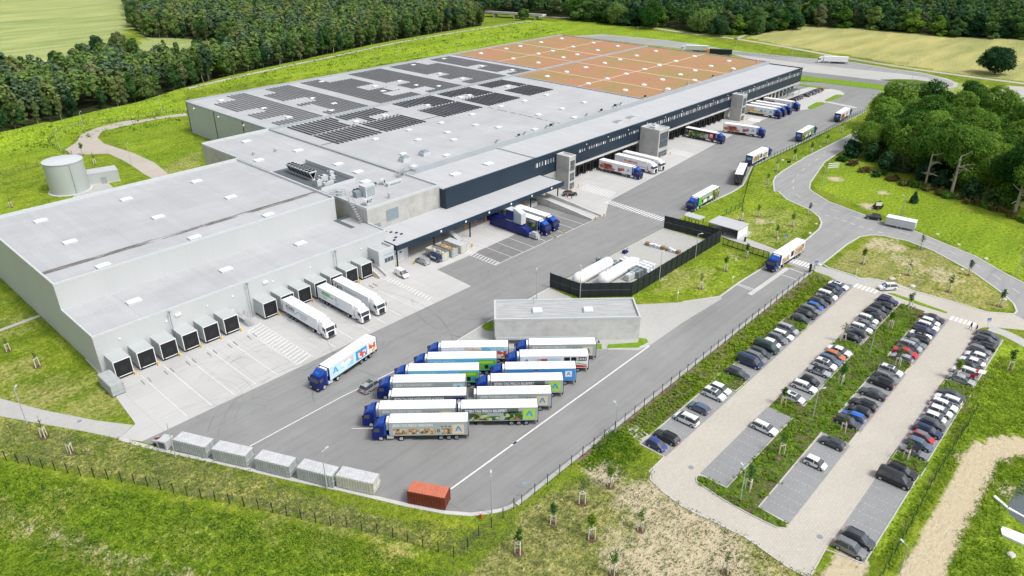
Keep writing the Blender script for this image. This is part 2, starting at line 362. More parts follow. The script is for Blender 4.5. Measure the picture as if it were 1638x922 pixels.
def thing(name, label, cat, loc=(0, 0, 0), rotz=0.0, group=None):
    o = bpy.data.objects.new(name, None); COL.objects.link(o); o.location = loc; o.rotation_euler = (0, 0, rotz)
    o.empty_display_size = .1
    return tag(o, label, cat, group)
def inst(name, me, parent=None, loc=(0, 0, 0), rotz=0.0, scale=None):
    o = bpy.data.objects.new(name, me); COL.objects.link(o); o.location = loc; o.rotation_euler = (0, 0, rotz)
    if parent: o.parent = parent
    if scale: o.scale = scale
    return o
def dup(root, loc, rotz, label, group=None, scale=None):
    r = root.copy(); COL.objects.link(r); r.location = loc; r.rotation_euler = (0, 0, rotz)
    if scale: r.scale = scale
    r['label'] = label
    if group: r['group'] = group
    for ch in list(root.children):
        c = ch.copy(); COL.objects.link(c); c.parent = r
        for g in list(ch.children):
            d = g.copy(); COL.objects.link(d); d.parent = c
    return r
def struct(o): o['kind'] = 'structure'; return o
def smooth_path(pts, k=4):
    out = []
    P = [pts[0]]+list(pts)+[pts[-1]]
    for i in range(1, len(P)-2):
        a, b, c, d = [np.array(q, float) for q in P[i-1:i+3]]
        for j in range(k):
            t = j/k
            out.append(tuple(.5*((2*b)+(-a+c)*t+(2*a-5*b+4*c-d)*t*t+(-a+3*b-3*c+d)*t**3)))
    out.append(tuple(pts[-1])); return out
ORD = ['first', 'second', 'third', 'fourth', 'fifth', 'sixth', 'seventh', 'eighth', 'ninth', 'tenth', 'eleventh', 'twelfth', 'thirteenth',
       'fourteenth', 'fifteenth', 'sixteenth', 'seventeenth', 'eighteenth', 'nineteenth', 'twentieth', 'twenty-first', 'twenty-second',
       'twenty-third', 'twenty-fourth', 'twenty-fifth', 'twenty-sixth', 'twenty-seventh', 'twenty-eighth', 'twenty-ninth', 'thirtieth']
def ordn(i): return ORD[i] if i < len(ORD) else 'later'
# ================================================================== GROUND
def axis(segs):
    out = []
    for a, b, st in segs: out += list(np.arange(a, b, st))
    return np.array(out+[segs[-1][1]])
gx = axis([(-1500, -200, 65), (-200, -20, 10), (-20, 260, 1.6), (260, 560, 5), (560, 900, 20), (900, 5000, 120)])
gy = axis([(-1500, -200, 65), (-200, -20, 10), (-20, 130, 1.6), (130, 340, 3.0), (340, 560, 5), (560, 900, 20), (900, 5000, 120)])
XX, YY = np.meshgrid(gx, gy, indexing='ij')
def inpoly(poly):
    inside = np.zeros(XX.shape, bool); n = len(poly)
    for i in range(n):
        x1, y1 = poly[i]; x2, y2 = poly[(i+1) % n]
        if y1 == y2: continue
        c = ((YY < y1) != (YY < y2)) & (XX < (x2-x1)*(YY-y1)/(y2-y1)+x1); inside ^= c
    return inside
def segdist(pts):
    D = np.full(XX.shape, 1e9)
    for (x1, y1), (x2, y2) in zip(pts[:-1], pts[1:]):
        dx, dy = x2-x1, y2-y1; L = dx*dx+dy*dy
        t = np.clip(((XX-x1)*dx+(YY-y1)*dy)/L, 0, 1)
        D = np.minimum(D, np.hypot(XX-x1-t*dx, YY-y1-t*dy))
    return D
crest = W(None, [(-250, 262), (0, 213), (60, 199), (150, 180), (230, 163), (300, 142), (400, 119), (546, 88), (650, 66), (776, 45), (850, 34)], 4.5)
d = segdist(crest)
wdt = np.interp(XX, [0, 90, 150, 200, 300], [24, 14, 20, 34, 42])
ZZ = 4.5*(1-np.cos(np.pi*np.clip(1-d/wdt, 0, 1)))/2
foot = np.interp(XX, [-100, 60, 84, 90, 100, 118, 150, 200], [315, 318, 334, 341, 346, 346, 341, 326])
ZZ *= np.clip((YY-foot)/8, 0, 1)
# low banks beside the far lane
bank = W(None, [(900, 43), (1010, 52), (1092, 63), (1175, 72), (1259, 82), (1305, 88)], 1)
d2 = segdist(bank); ZZ = np.maximum(ZZ, 1.0*np.clip(1-d2/5, 0, 1))
att = {k: np.zeros(XX.shape) for k in ('lush', 'field', 'pale', 'dry', 'soil', 'sand', 'floor')}
PA = [(-120, 262), (-60, 236), (0, 219), (60, 204), (130, 187), (250, 158), (330, 139), (546, 91), (700, 57), (770, 43), (768, 10), (770, -70), (480, -80), (210, -70), (203, 15), (212, 48), (235, 60), (300, 62), (352, 70), (365, 100), (340, 112), (270, 112), (230, 110), (190, 100), (140, 118), (75, 138), (0, 135), (-60, 150), (-120, 200)]
PB = [(772, 22), (860, 27), (900, 30), (1000, 42), (1070, 45), (1085, 50), (1150, 55), (1200, 56), (1270, 47), (1272, 20), (1265, -20), (1190, -22), (1180, -80), (770, -80)]
PC = [(1292, 43), (1375, 45), (1492, 57), (1638, 64), (1700, 68), (1760, -80), (1290, -80)]
def area(nm, val, pts, f=None): att[nm] = np.where(inpoly(W(f, pts)), val, att[nm])
def blob(nm, val, px, py, r, el=1.0):
    x, y = G(px, py); dd = np.hypot((XX-x), (YY-y)*el)/r
    att[nm] = np.maximum(att[nm], val*np.clip(1.25-dd, 0, 1))
area('field', .9, [(300, 180), (430, 150), (630, 118), (850, 118), (1200, 150), (1638, 170), (1900, 190), (1900, 440), (1638, 395), (1400, 362), (1100, 322), (800, 266), (500, 222)], cC)
area('pale', .95, [(-600, -200), (300, -60), (620, 0), (650, 110), (600, 160), (560, 190), (420, 260), (250, 300), (0, 330), (-500, 420)], cA)
area('pale', .8, [(640, 250), (700, 175), (1060, 200), (1080, 260), (900, 330), (640, 330)], cA)
area('field', .7, [(300, 80), (420, 20), (620, -10), (640, 30), (480, 70)], cA)
area('field', .6, [(700, -60), (760, -60), (770, 10), (720, 20)], cA)
area('lush', .95, [(-60, 235), (0, 213), (150, 180), (300, 142), (546, 88), (776, 44), (900, 34), (1092, 56), (1200, 80), (1300, 100), (1290, 115), (1100, 85), (950, 60), (895, 55), (295, 162), (300, 180), (140, 205), (96, 245), (60, 340), (-60, 360)])
area('lush', .9, [(1290, 112), (1370, 108), (1460, 122), (1560, 137), (1580, 150), (1450, 130), (1400, 118)])
area('pale', .55, [(1400, 150), (1440, 115), (1560, 135), (1638, 150), (1638, 190), (1450, 190)])
area('lush', .55, [(160, 205), (290, 187), (320, 230), (325, 300), (260, 280), (200, 240)])
area('lush', .45, [(0, 340), (0, 260), (100, 245), (200, 260), (240, 280), (100, 330)])
area('lush', .75, [(1300, 300), (1350, 240), (1385, 210), (1380, 265), (1500, 320), (1638, 370), (1638, 450), (1500, 380), (1400, 340)])
area('lush', .5, [(1100, 345), (1240, 260), (1370, 185), (1380, 205), (1240, 300), (1300, 340), (1290, 385), (1200, 400)])
area('lush', .5, [(1000, 480), (1150, 400), (1220, 425), (1140, 470)])
area('lush', .62, [(-200, 760), (0, 735), (60, 760), (200, 790), (400, 830), (560, 880), (740, 960), (700, 1100), (-200, 1100)])
area('lush', .35, [(0, 450), (0, 640), (210, 680), (150, 600)])
area('dry', .4, [(-60, 672), (0, 672), (200, 706), (420, 762), (620, 830), (700, 850), (690, 880), (560, 845), (350, 800), (200, 770), (80, 745), (0, 730), (-60, 720)])
area('dry', .62, [(-80, 775), (0, 790), (120, 850), (300, 930), (250, 960), (60, 880), (-80, 830)])
area('dry', .55, [(880, 790), (960, 760), (1045, 770), (1250, 890), (1330, 922), (1300, 1100), (700, 1100), (760, 900)])
area('dry', .55, [(1320, 425), (1400, 380), (1500, 405), (1600, 470), (1620, 495), (1560, 495), (1400, 450)])
area('dry', .35, [(1160, 345), (1250, 330), (1300, 350), (1280, 385), (1210, 400)])
area('dry', .4, [(1030, 470), (1080, 430), (1160, 430), (1120, 462)])
area('dry', .45, [(250, 270), (320, 240), (325, 300), (270, 290)])
area('lush', .75, [(1560, 545), (1700, 560), (1700, 720), (1600, 690), (1540, 720), (1500, 770), (1420, 900), (1390, 890), (1490, 730)])
area('lush', .6, [(1600, 740), (1660, 730), (1700, 1000), (1480, 1000), (1530, 860)])
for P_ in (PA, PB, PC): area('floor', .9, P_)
# car-park planting beds
area('soil', .55, [(826, 800), (1066, 612), (1295, 434), (1345, 447), (1230, 500), (1062, 690), (1010, 690)])
area('soil', .50, [(1262, 622), (1330, 560), (1420, 485), (1475, 500), (1510, 510), (1418, 600), (1330, 700), (1215, 830), (1258, 842), (1120, 768), (1165, 780), (1250, 700), (1262, 650)])
area('soil', .45, [(1405, 870), (1460, 790), (1550, 630), (1600, 560), (1610, 565), (1545, 690), (1470, 800), (1420, 900)])
# bare sand
area('sand', .95, [(1638, 697), (1600, 698), (1560, 705), (1530, 725), (1518, 790), (1490, 830), (1460, 880), (1425, 922), (1400, 960), (1500, 960), (1520, 900), (1545, 840), (1570, 780), (1595, 745), (1638, 735), (1760, 730), (1760, 700)])
area('sand', .75, [(1325, 885), (1345, 880), (1400, 905), (1380, 960), (1290, 960)])
for px, py, r, v in [(965, 757, 4, .95), (1030, 800, 7, .8), (1100, 860, 11, .85), (1060, 900, 11, .8), (1160, 915, 9, .75), (1000, 905, 7, .6), (1310, 815, 3, .5), (1420, 393, 9, .55), (1445, 415, 8, .5), (1505, 440, 9, .5),
                     (1225, 355, 6, .5), (1390, 330, 4, .9), (1338, 287, 4, .8), (1412, 309, 3, .8), (1060, 445, 4, .5), (1175, 412, 4, .45), (1618, 790, 3, .8), (1330, 700, 2, .4), (560, 735, 0.1, 0)]:
    if v: blob('sand', v, px, py, r)
dt = segdist(W(cG, [(-200, 560), (0, 625), (200, 705), (450, 795), (700, 870), (1000, 935)])); att['sand'] = np.maximum(att['sand'], np.where(dt < 1.3, .55, 0))
for px, py, r, v in [(60, 640, 12, .5), (30, 590, 8, .45), (150, 650, 10, .5), (20, 520, 10, .35), (420, 850, 6, .4), (300, 860, 7, .4), (520, 870, 6, .4), (100, 800, 7, .45), (640, 880, 5, .5), (1240, 300, 9, .3), (1330, 245, 6, .3), (1200, 370, 8, .5), (1110, 450, 8, .4)]: blob('dry', v, px, py, r)
nxg, nyg = XX.shape
idx = np.arange(nxg*nyg).reshape(nxg, nyg)
verts = np.stack([XX.ravel(), YY.ravel(), ZZ.ravel()], 1)
q = np.stack([idx[:-1, :-1].ravel(), idx[1:, :-1].ravel(), idx[1:, 1:].ravel(), idx[:-1, 1:].ravel()], 1)
def np_mesh(name, verts, quads, smooth=False):
    me = bpy.data.meshes.new(name)
    me.vertices.add(len(verts)); me.vertices.foreach_set('co', verts.astype(np.float32).ravel())
    n = len(quads); k = quads.shape[1]
    me.loops.add(n*k); me.loops.foreach_set('vertex_index', quads.astype(np.int32).ravel())
    me.polygons.add(n); me.polygons.foreach_set('loop_start', np.arange(0, n*k, k, dtype=np.int32))
    me.polygons.foreach_set('use_smooth', np.full(n, smooth))
    me.update(calc_edges=True); return me
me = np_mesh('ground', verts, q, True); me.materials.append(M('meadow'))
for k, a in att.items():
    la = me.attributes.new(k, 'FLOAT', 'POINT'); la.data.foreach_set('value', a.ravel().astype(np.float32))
go = bpy.data.objects.new('ground', me); COL.objects.link(go); struct(go)
def terr(x, y):
    i = int(np.clip(np.searchsorted(gx, x), 1, nxg-1)); j = int(np.clip(np.searchsorted(gy, y), 1, nyg-1))
    return float(ZZ[i, j]+ZZ[i-1, j-1])/2

def sheet(name, mat, pts, z, f=None, world=False):
    mb = MB().mat(mat); mb.sheet(W(f, pts) if f else pts, z); return struct(mb.obj(name))
# yard
yard = [(31.2, 116.8), (36, 140), (377, 151), (377, 165), (395, 165), (420, 130), (420, 120)]
yard += W(cC, [(890, 500), (880, 532), (770, 588), (640, 650), (430, 750), (330, 803), (288, 890), (240, 921)])
yard += W(cF, [(60, 82), (10, 108)])+[(183, 101.5), (176, 102), (124.4, 102)]
yard += W(cE, [(1000, 460), (1130, 520), (1425, 541), (1638, 531)])+W(cF, [(180, 503), (270, 437), (400, 357)])
yard += [(176.4, 61.5), (176.4, 58.3), (64.2, 58.3)]
yard += W(cH, [(830, 578), (800, 590), (770, 600), (720, 611), (620, 622), (500, 612), (320, 578), (0, 502)])+W(cG, [(1420, 458), (1030, 368), (690, 277)])
sheet('asphalt_yard', 'asphalt_yard', yard, .012, world=True)
# the trapezoid where lorries park is the same asphalt; concrete aprons
sheet('concrete_apron', 'concrete_apron', W(cG, [(650, 190), (575, 260), (676, 274)])+[(31.2, 116.6), (111.8, 116.6), (112.5, 129.8), (126, 129.8), (144.5, 130.6), (145, 142), (168, 142), (168, 130.8), (171, 119.2), (183, 126.5), (300, 136.2), (330, 136.3), (345, 129), (388, 129), (394, 134), (394, 148), (377, 151.5), (377, 152), (34.6, 152), (34.4, 144)], .024, world=True)
sheet('asphalt_bays', 'asphalt_bay', [(126.5, 120.4), (167.6, 120.4), (167.6, 130.6), (127.5, 130.2)], .036, world=True)
sheet('concrete_apron_small_building', 'paver_light', W(cE, [(540, 725), (720, 614), (1000, 461), (1130, 520), (1425, 541), (1630, 531)])+W(cF, [(180, 505), (190, 513), (0, 628)])+W(cE, [(1475, 742), (1425, 762), (1280, 757), (905, 760), (600, 735)]), .03, world=True)
sheet('compound_paving', 'paver_light', [(124.6, 101.8), (175.8, 101.8), (176, 85), (134, 85), (125.5, 93)], .034, world=True)
# tongue of asphalt between the aprons is part of the yard
# public road and entrance
road = W(cC, [(890, 600), (850, 625), (760, 670), (600, 750), (480, 822), (445, 850), (435, 875), (440, 921)])+W(cF, [(460, 0), (500, 37), (620, 92), (655, 122), (667, 150), (655, 180), (590, 235), (450, 322), (400, 357)])
road += [(176.4, 65.5), (176.4, 58.3)]+W(cF, [(622, 372), (670, 347), (790, 252), (850, 217), (905, 208), (960, 211), (1080, 237), (1200, 282), (1400, 390), (1540, 492), (1590, 540), (1604, 575), (1590, 588)])
road += W(cF, [(1720, 660), (1900, 640), (1640, 440), (1550, 395), (1400, 308), (1250, 247), (1110, 188), (1000, 163), (870, 112), (700, 48), (622, 0)])+W(cC, [(608, 908), (612, 880), (640, 838), (680, 780), (780, 712), (870, 660), (960, 610), (1000, 560)])
sheet('public_road', 'asphalt_road', road, .02, world=True)
# pavements beside the gate
sheet('pavement_gate', 'paver_light', [(183, 92), (189.5, 91), (190.3, 81.2), (185, 80.5), (182.8, 66.2), (179.4, 66.6), (181, 84)], .028, world=True)
sheet('pavement_crossing', 'paver_light', W(cF, [(620, 372), (650, 352), (830, 408), (940, 428), (880, 440), (825, 450), (760, 438), (700, 405), (640, 385)]), .028, world=True)
# car park
loop = W(cF, [(840, 420), (890, 413), (940, 420), (1030, 440), (1120, 478), (1280, 520), (1460, 575), (1600, 588), (1700, 600), (1800, 640), (1800, 680), (1490, 650), (1440, 652), (1400, 668)])
park = loop+[(171.2, 18.8), (88.8, 18.8), (87.5, 18.9), (81.3, 18.4), (80.9, 21.7), (82.0, 28.6), (81.2, 38.7), (82.0, 42.9), (83.0, 45.4), (84.3, 46.6), (86, 47.0), (175.3, 47.0), (175.3, 49.6), (171.7, 48.2)]
sheet('carpark_lane', 'paver_beige', park, .016, world=True)
def bays(nm, x0, x1, y0, y1): sheet(nm, 'paver_grey', [(x0, y0), (x1, y0), (x1, y1), (x0, y1)], .028, world=True)
BAYS = [(89.4, 114.6, 46.9, 52.0), (119.4, 144.4, 46.9, 52.0), (149.4, 175.3, 46.9, 52.0), (89.6, 113.9, 35.7, 40.5), (119.0, 144.2, 35.7, 40.5), (148.2, 173.4, 35.7, 40.5),
        (89.0, 113.4, 24.9, 29.8), (118.2, 143.2, 24.9, 29.8), (147.8, 172.9, 24.9, 29.8), (88.8, 113.0, 13.8, 18.8), (117.6, 141.4, 13.8, 18.8), (146.8, 171.0, 13.8, 18.8)]
BED_POLY = [[(89.4, 35.6), (89.3, 39.6), (88.9, 40.4), (88.2, 40.4), (87.4, 39.9), (86.6, 34.5), (86.5, 30.2), (86.7, 26.0), (87.4, 25.0), (88.5, 25.1), (88.8, 29.9), (113.6, 30.0), (113.6, 25.3), (117.9, 25.3), (117.9, 30.0), (143.4, 30.0), (143.4, 25.3), (147.6, 25.3), (147.6, 30.0),
             (173.2, 30.0), (173.6, 35.5), (148.0, 35.5), (148.0, 40.3), (144.4, 40.3), (144.4, 35.5), (118.8, 35.5), (118.8, 40.3), (114.1, 40.3), (114.1, 35.5)],
            [(114.8, 52.4), (114.8, 47.2), (119.2, 47.2), (119.2, 52.4)], [(144.6, 52.4), (144.6, 47.2), (149.2, 47.2), (149.2, 52.4)],
            [(113.2, 13.5), (113.2, 18.5), (117.4, 18.5), (117.4, 13.5)], [(141.6, 13.5), (141.6, 18.5), (146.6, 18.5), (146.6, 13.5)]]
for i, b in enumerate(BAYS): bays('parking_bays', *b)
m, t, b = _new('planting_bed', .95, 0, .1); p = wpos(t)
n3 = noise_node(t, p, 1.1, 4, .7); n2 = noise_node(t, p, .18, 4, .6)
g = ramp(t, mathn(t, 'ADD', mathn(t, 'MULTIPLY', n3, .6), mathn(t, 'MULTIPLY', n2, .4)), [(.38, (.17, .12, .085)), (.46, (.10, .11, .04)), (.52, (.09, .16, .02)), (.62, (.16, .26, .03))])
g = mix(t, 1.0, g, ramp(t, noise_node(t, p, 3.5, 3, .6), [(.3, (.6,)*3), (.7, (1.25,)*3)]), 'MULTIPLY')
t.links.new(g, b.inputs['Base Color']); bump(t, b, n3, 1.0, .4)
for bp in BED_POLY:
    mb = MB().mat('planting_bed').prism(bp, .0, .16); struct(mb.obj('planting_bed'))
    k = MB().mat('kerb_stone').ribbon(bp+[bp[0]], .15, .0, .17); struct(k.obj('kerb'))
# bay markings
mk = MB().mat('faded_paint')
for x0, x1, y0, y1 in BAYS:
    n = max(1, round((x1-x0)/2.5)); st = (x1-x0)/n
    for i in range(1, n):
        x = x0+i*st; y = y0+.3
        while y < y1-.3: mk.box(x-.05, y, .02, x+.05, y+.32, .034); y += .62
struct(mk.obj('bay_marking'))
# yard markings
mk = MB().mat('road_paint')
def line(a, b, wd=.15, z=.05): mk.ribbon([a, b], wd, z)
pA, pB = G(721, 783), G(1039, 553.5); line(pA, pB, .30); line(pB, G(*cE(1280, 757)), .2)
l3 = W(cG, [(1200, 298), (1400, 190), (1638, 62)])+W(cH, [(90, 18)])+W(cE, [(330, 825), (545, 722), (720, 614), (1000, 461)])
for a, b in zip(l3[:-1], l3[1:]): line(a, b, .22)
a, b = W(cH, [(50, 213), (150, 213)]); line(a, b, .15)
# docks at cold store : guide lines, hatch fields
for i in range(6): x = 39.85+4.62*i; line((x, 137.5), (x, 117.5), .14)
for i in range(7): x = 72.4+4.52*i; line((x, 137.2), (x, 117.5), .14)
def hatch(x0, x1, y0, y1, n, slant=1.2, z=.05):
    for i in range(n):
        y = y0+(y1-y0)*i/n
        mk.sheet([(x0, y), (x0, y+.32), (x1, y+.32+slant), (x1, y+slant)], z)
hatch(63.2, 67.0, 117.6, 138.4, 17, 1.0); line((63.2, 117.6), (63.2, 138)); line((67, 117.6), (67, 139), .15)
hatch(99.3, 101.4, 118.8, 136, 15, .6); hatch(124.4, 126.4, 120.6, 137, 15, .4)
line((124.4, 120.6), (124.4, 130), .15); line((126.4, 120.6), (126.4, 130), .15)
line((124.4, 120.5), (168, 120.5), .18)
for i in range(1, 10):
    x = 126.6+4.45*i
    if i < 10: line((x, 120.5), (x, 139 if i < 5 else 131), .14)
for hx0, hx1, hy0, hy1 in [(185.8, 191.5, 128.6, 141), (241, 247, 132, 141.5), (306.5, 312, 135.6, 141)]:
    hatch(hx0, hx1, hy0, hy1, 12, 1.2)
for i in range(28):
    x = 194.5+4.2*i
    if 230 < x < 241 or 303 < x < 312: continue
    line((x, 147), (x, 129+(x-194)*.05), .12)
# zebras
def zebra(a, b, n, w_, ln):
    a, b = Vector(a), Vector(b); d = (b-a)/(n-.5); u = d.normalized(); v = Vector((-u.y, u.x))
    for i in range(n):
        c = a+d*i; q = [c-v*ln/2, c+u*w_-v*ln/2, c+u*w_+v*ln/2, c+v*ln/2]
        mk.sheet([(p.x, p.y) for p in q], .05)
zebra(G(972, 323), G(1062, 352), 22, .5, 3.2)
zebra(G(*crop(1150, 350, 240)(790, 458)), G(*crop(1150, 350, 240)(1000, 520)), 7, .55, 3.0)
zebra(G(*crop(1280, 420, 240)(595, 250)), G(*crop(1280, 420, 240)(835, 325)), 6, .6, 2.6)
zebra(G(*cF(1285, 605)), G(*cF(1400, 640)), 6, .6, 2.4)
zebra((364.5, 128.5), (362, 114.5), 13, .6, 3.0)
# entrance centre island and stop lines
U = crop(1150, 350, 240)
isl = W(U, [(745, 545), (540, 690), (330, 835)])
k = MB().mat('kerb_stone').ribbon(isl, 1.1, .0, .14); struct(k.obj('traffic_island'))
for a, b in [((770, 545), (920, 600)), ((690, 615), (845, 668)), ((215, 715), (380, 775)), ((200, 725), (350, 782))]:
    q = W(U, [a, b]); line(q[0], q[1], .25)
# dashed lines of the public road
def dashes(pts, on, off, wd=.14):
    P = smooth_path(pts, 6); acc = 0; cur = True
    for a, b in zip(P[:-1], P[1:]):
        a, b = Vector(a), Vector(b); L = (b-a).length; s = 0
        while s < L:
            lim = on if cur else off; step = min(lim-acc, L-s)
            if step <= 1e-5: acc = 0; cur = not cur; continue
            if cur: p, q = a+(b-a)*(s/L), a+(b-a)*((s+step)/L); mk.ribbon([(p.x, p.y), (q.x, q.y)], wd, .05)
            s += step; acc += step
            if acc >= lim-1e-6: acc = 0; cur = not cur
dashes(W(cC, [(860, 645), (770, 690), (700, 730), (610, 790), (550, 845), (520, 890)])+W(cF, [(530, -20), (545, 12), (600, 45), (705, 82), (830, 122), (970, 170), (1110, 212), (1245, 268), (1380, 335), (1500, 405), (1620, 490)]), 3, 4.5)
dashes(W(cF, [(640, 100), (740, 128), (830, 160), (920, 188), (985, 205)]), 1.4, 1.4, .2)
struct(mk.obj('road_marking'))
# kerbs
kb = MB().mat('kerb_stone')
ky = W(cG, [(570, 262), (750, 312), (1030, 372), (1420, 462)])+W(cH, [(0, 506), (320, 582), (500, 616), (620, 626), (720, 614), (770, 604), (800, 593), (830, 580)])
kb.ribbon(ky, .7, 0, .10)
kb.ribbon([(64.0, 58.0), (176.4, 58.0)], .7, 0, .10)
for pts in [W(cC, [(850, 625), (760, 670), (600, 750), (480, 822), (445, 850), (435, 875), (440, 921)])+W(cF, [(460, 0), (500, 37), (620, 92), (655, 122), (667, 150), (655, 180), (590, 235), (450, 322), (400, 357), (270, 437), (180, 503), (0, 530)]),
            W(cF, [(670, 347), (790, 252), (850, 217), (905, 208), (960, 211), (1080, 237), (1200, 282), (1400, 390), (1540, 492), (1590, 540), (1604, 575), (1590, 588), (1460, 578), (1280, 523), (1120, 480), (940, 424), (890, 415), (850, 420), (830, 405), (700, 365), (670, 347)]),
            W(cF, [(1640, 440), (1550, 395), (1400, 308), (1250, 247), (1110, 188), (1000, 163), (870, 112), (700, 48), (622, 0)])+W(cC, [(608, 908), (612, 880), (640, 838), (680, 780), (780, 712), (870, 660), (960, 610)])]:
    kb.ribbon(pts, .45, 0, .10)
kb.ribbon(W(cC, [(880, 536), (770, 590), (640, 652), (430, 752), (332, 803), (290, 890), (242, 921)])+W(cF, [(60, 85), (10, 110)]), .5, 0, .12)
kb.ribbon([(88.6, 13.6), (87.5, 18.9), (81.3, 18.5)], .2, 0, .12)
kb.ribbon([(80.9, 18.4), (80.7, 21.7), (81.8, 28.6), (81.0, 38.7), (81.8, 42.9), (82.8, 45.6), (84.3, 46.9), (89.2, 47.1), (89.2, 52.1)], .22, 0, .12)
for x0, x1, y0, y1 in BAYS[:3]+BAYS[9:]:
    yy = y1 if y0 > 30 else y0
    kb.ribbon([(x0, yy), (x1, yy)], .18, 0, .12)
struct(kb.obj('kerb'))
sheet('small_layby', 'paver_beige', W(cH, [(1372, 200), (1385, 192), (1408, 194), (1440, 215), (1478, 245), (1440, 280), (1400, 255), (1375, 225)]), .02)
# paths
def path(name, mat, f, pts, wd, z=.02): mb = MB().mat(mat).ribbon(smooth_path(W(f, pts)), wd, z); return struct(mb.obj(name))
sheet('gravel_path', 'path_gravel', W(cA, [(890, 543), (780, 560), (600, 582), (470, 612), (390, 645), (365, 685), (310, 720), (350, 745), (430, 742), (520, 738), (590, 770), (640, 800), (690, 835), (730, 858), (810, 838), (740, 780), (640, 735), (500, 690), (468, 662), (490, 630), (600, 605), (760, 572), (900, 556)]), .02)
sheet('service_path', 'paver_light', W(cG, [(-200, 10), (0, 68), (200, 122), (450, 172), (640, 196), (572, 262), (400, 225), (200, 190), (0, 153), (-200, 100)]), .02)
sheet('shed_slab', 'paver_light', W(crop(0, 170, 340), [(560, 700), (690, 620), (830, 590), (880, 632), (720, 690), (580, 715)]), .02)
path('footpath', 'paver_light', cD, [(-100, 700), (0, 665), (190, 595)], 1.2)
path('footpath', 'paver_light', cF, [(1470, 655), (1560, 685), (1700, 760)], 3.0)
path('field_track', 'path_gravel', cC, [(-700, 80), (-400, 95), (-200, 125), (0, 157), (250, 187), (500, 228), (800, 282), (1100, 330), (1400, 372), (1638, 402), (1900, 440)], 4.5, .03)
path('field_track', 'path_gravel', cC, [(250, 190), (330, 160), (450, 135), (580, 120)], 3.0, .03)
rt = [(p[0], p[1], 4.52) for p in crest]
mb = MB().mat('path_gravel')
# track on the bank crest and the road to the bridge
cr = smooth_path([(p[0], p[1]) for p in crest[5:]], 4)
for a, b in zip(cr[:-1], cr[1:]):
    d_ = (Vector(b)-Vector(a)).normalized(); nn = Vector((-d_.y, d_.x))*1.5
    mb.add([(a[0]-nn.x, a[1]-nn.y, terr(*a)+.12), (b[0]-nn.x, b[1]-nn.y, terr(*b)+.12), (b[0]+nn.x, b[1]+nn.y, terr(*b)+.12), (a[0]+nn.x, a[1]+nn.y, terr(*a)+.12)], [(0, 1, 2, 3)])
struct(mb.obj('bank_track'))
# far lane
sheet('far_lane_paving', 'paver_light', W(crop(860, 40, 380), [(250, 78), (450, 66), (1000, 118)])+W(cC, [(240, 243), (440, 265), (640, 283), (820, 300), (1000, 330), (1150, 350), (1270, 378), (1322, 400), (1318, 418), (1240, 432), (1180, 445), (1100, 442), (950, 427), (560, 352), (410, 305), (240, 262)]), .02, world=True)
sheet('far_lane_asphalt', 'asphalt_road', W(crop(860, 40, 380), [(280, 82), (450, 70), (1000, 121)])+W(cC, [(240, 246), (440, 267), (640, 285), (820, 302), (1000, 333), (1150, 353), (1260, 382), (1300, 402), (1295, 415), (1225, 425), (1225, 400), (1170, 373), (1050, 355), (800, 330), (520, 298), (240, 260)]), .034, world=True)
sheet('far_lane_lower', 'asphalt_bay', W(cC, [(560, 342), (950, 387), (1215, 420), (1180, 440), (1100, 436), (950, 417), (560, 362)]), .034)
mb = MB().mat('planting_bed').prism(W(cC, [(950, 385), (1020, 382), (1110, 384), (1190, 395), (1212, 408), (1195, 418), (1150, 415), (1040, 398)]), 0, .2); struct(mb.obj('planting_bed'))
m, t, b = _new('verge', .95, 0, .1); p = wpos(t); n3 = noise_node(t, p, .8, 4, .7)
t.links.new(ramp(t, n3, [(.3, (.10, .19, .012)), (.7, (.20, .32, .025))]), b.inputs['Base Color'])
for pl in [(cC, [(555, 366), (700, 380), (950, 408), (1110, 440), (1090, 452), (950, 432), (700, 402), (555, 384)]), (cC, [(600, 515), (640, 493), (675, 492), (682, 500), (620, 524), (603, 524)]), (cC, [(680, 483), (735, 456), (762, 456), (765, 464), (700, 489)]),
           (cC, [(560, 404), (690, 422), (704, 430), (560, 412)]), (cE, [(673, 648), (690, 632), (728, 618), (728, 668), (690, 665)]), (cE, [(1280, 735), (1275, 752), (1425, 748), (1472, 722), (1465, 708), (1430, 704), (1425, 725)]), (cE, [(1130, 715), (1250, 735), (1250, 755), (1150, 755)])]:
    mb = MB().mat('verge').prism(W(*pl), 0, .14); struct(mb.obj('verge'))
mb = MB().mat('verge').prism(W(cF, [(985, 488), (1010, 488), (1120, 525), (1270, 578), (1265, 584), (1110, 535)]), 0, .1); struct(mb.obj('verge'))
sheet('far_forecourt', 'paver_light', W(cC, [(1430, 450), (1500, 425), (1560, 412), (1700, 420), (1700, 480), (1640, 540), (1580, 560), (1500, 480)]), .02)
sheet('sand_track', 'path_gravel', W(cC, [(1480, 440), (1540, 418), (1640, 420), (1800, 430), (1800, 440), (1640, 430), (1575, 432), (1560, 445), (1600, 462), (1700, 475), (1700, 490), (1560, 470)]), .035)
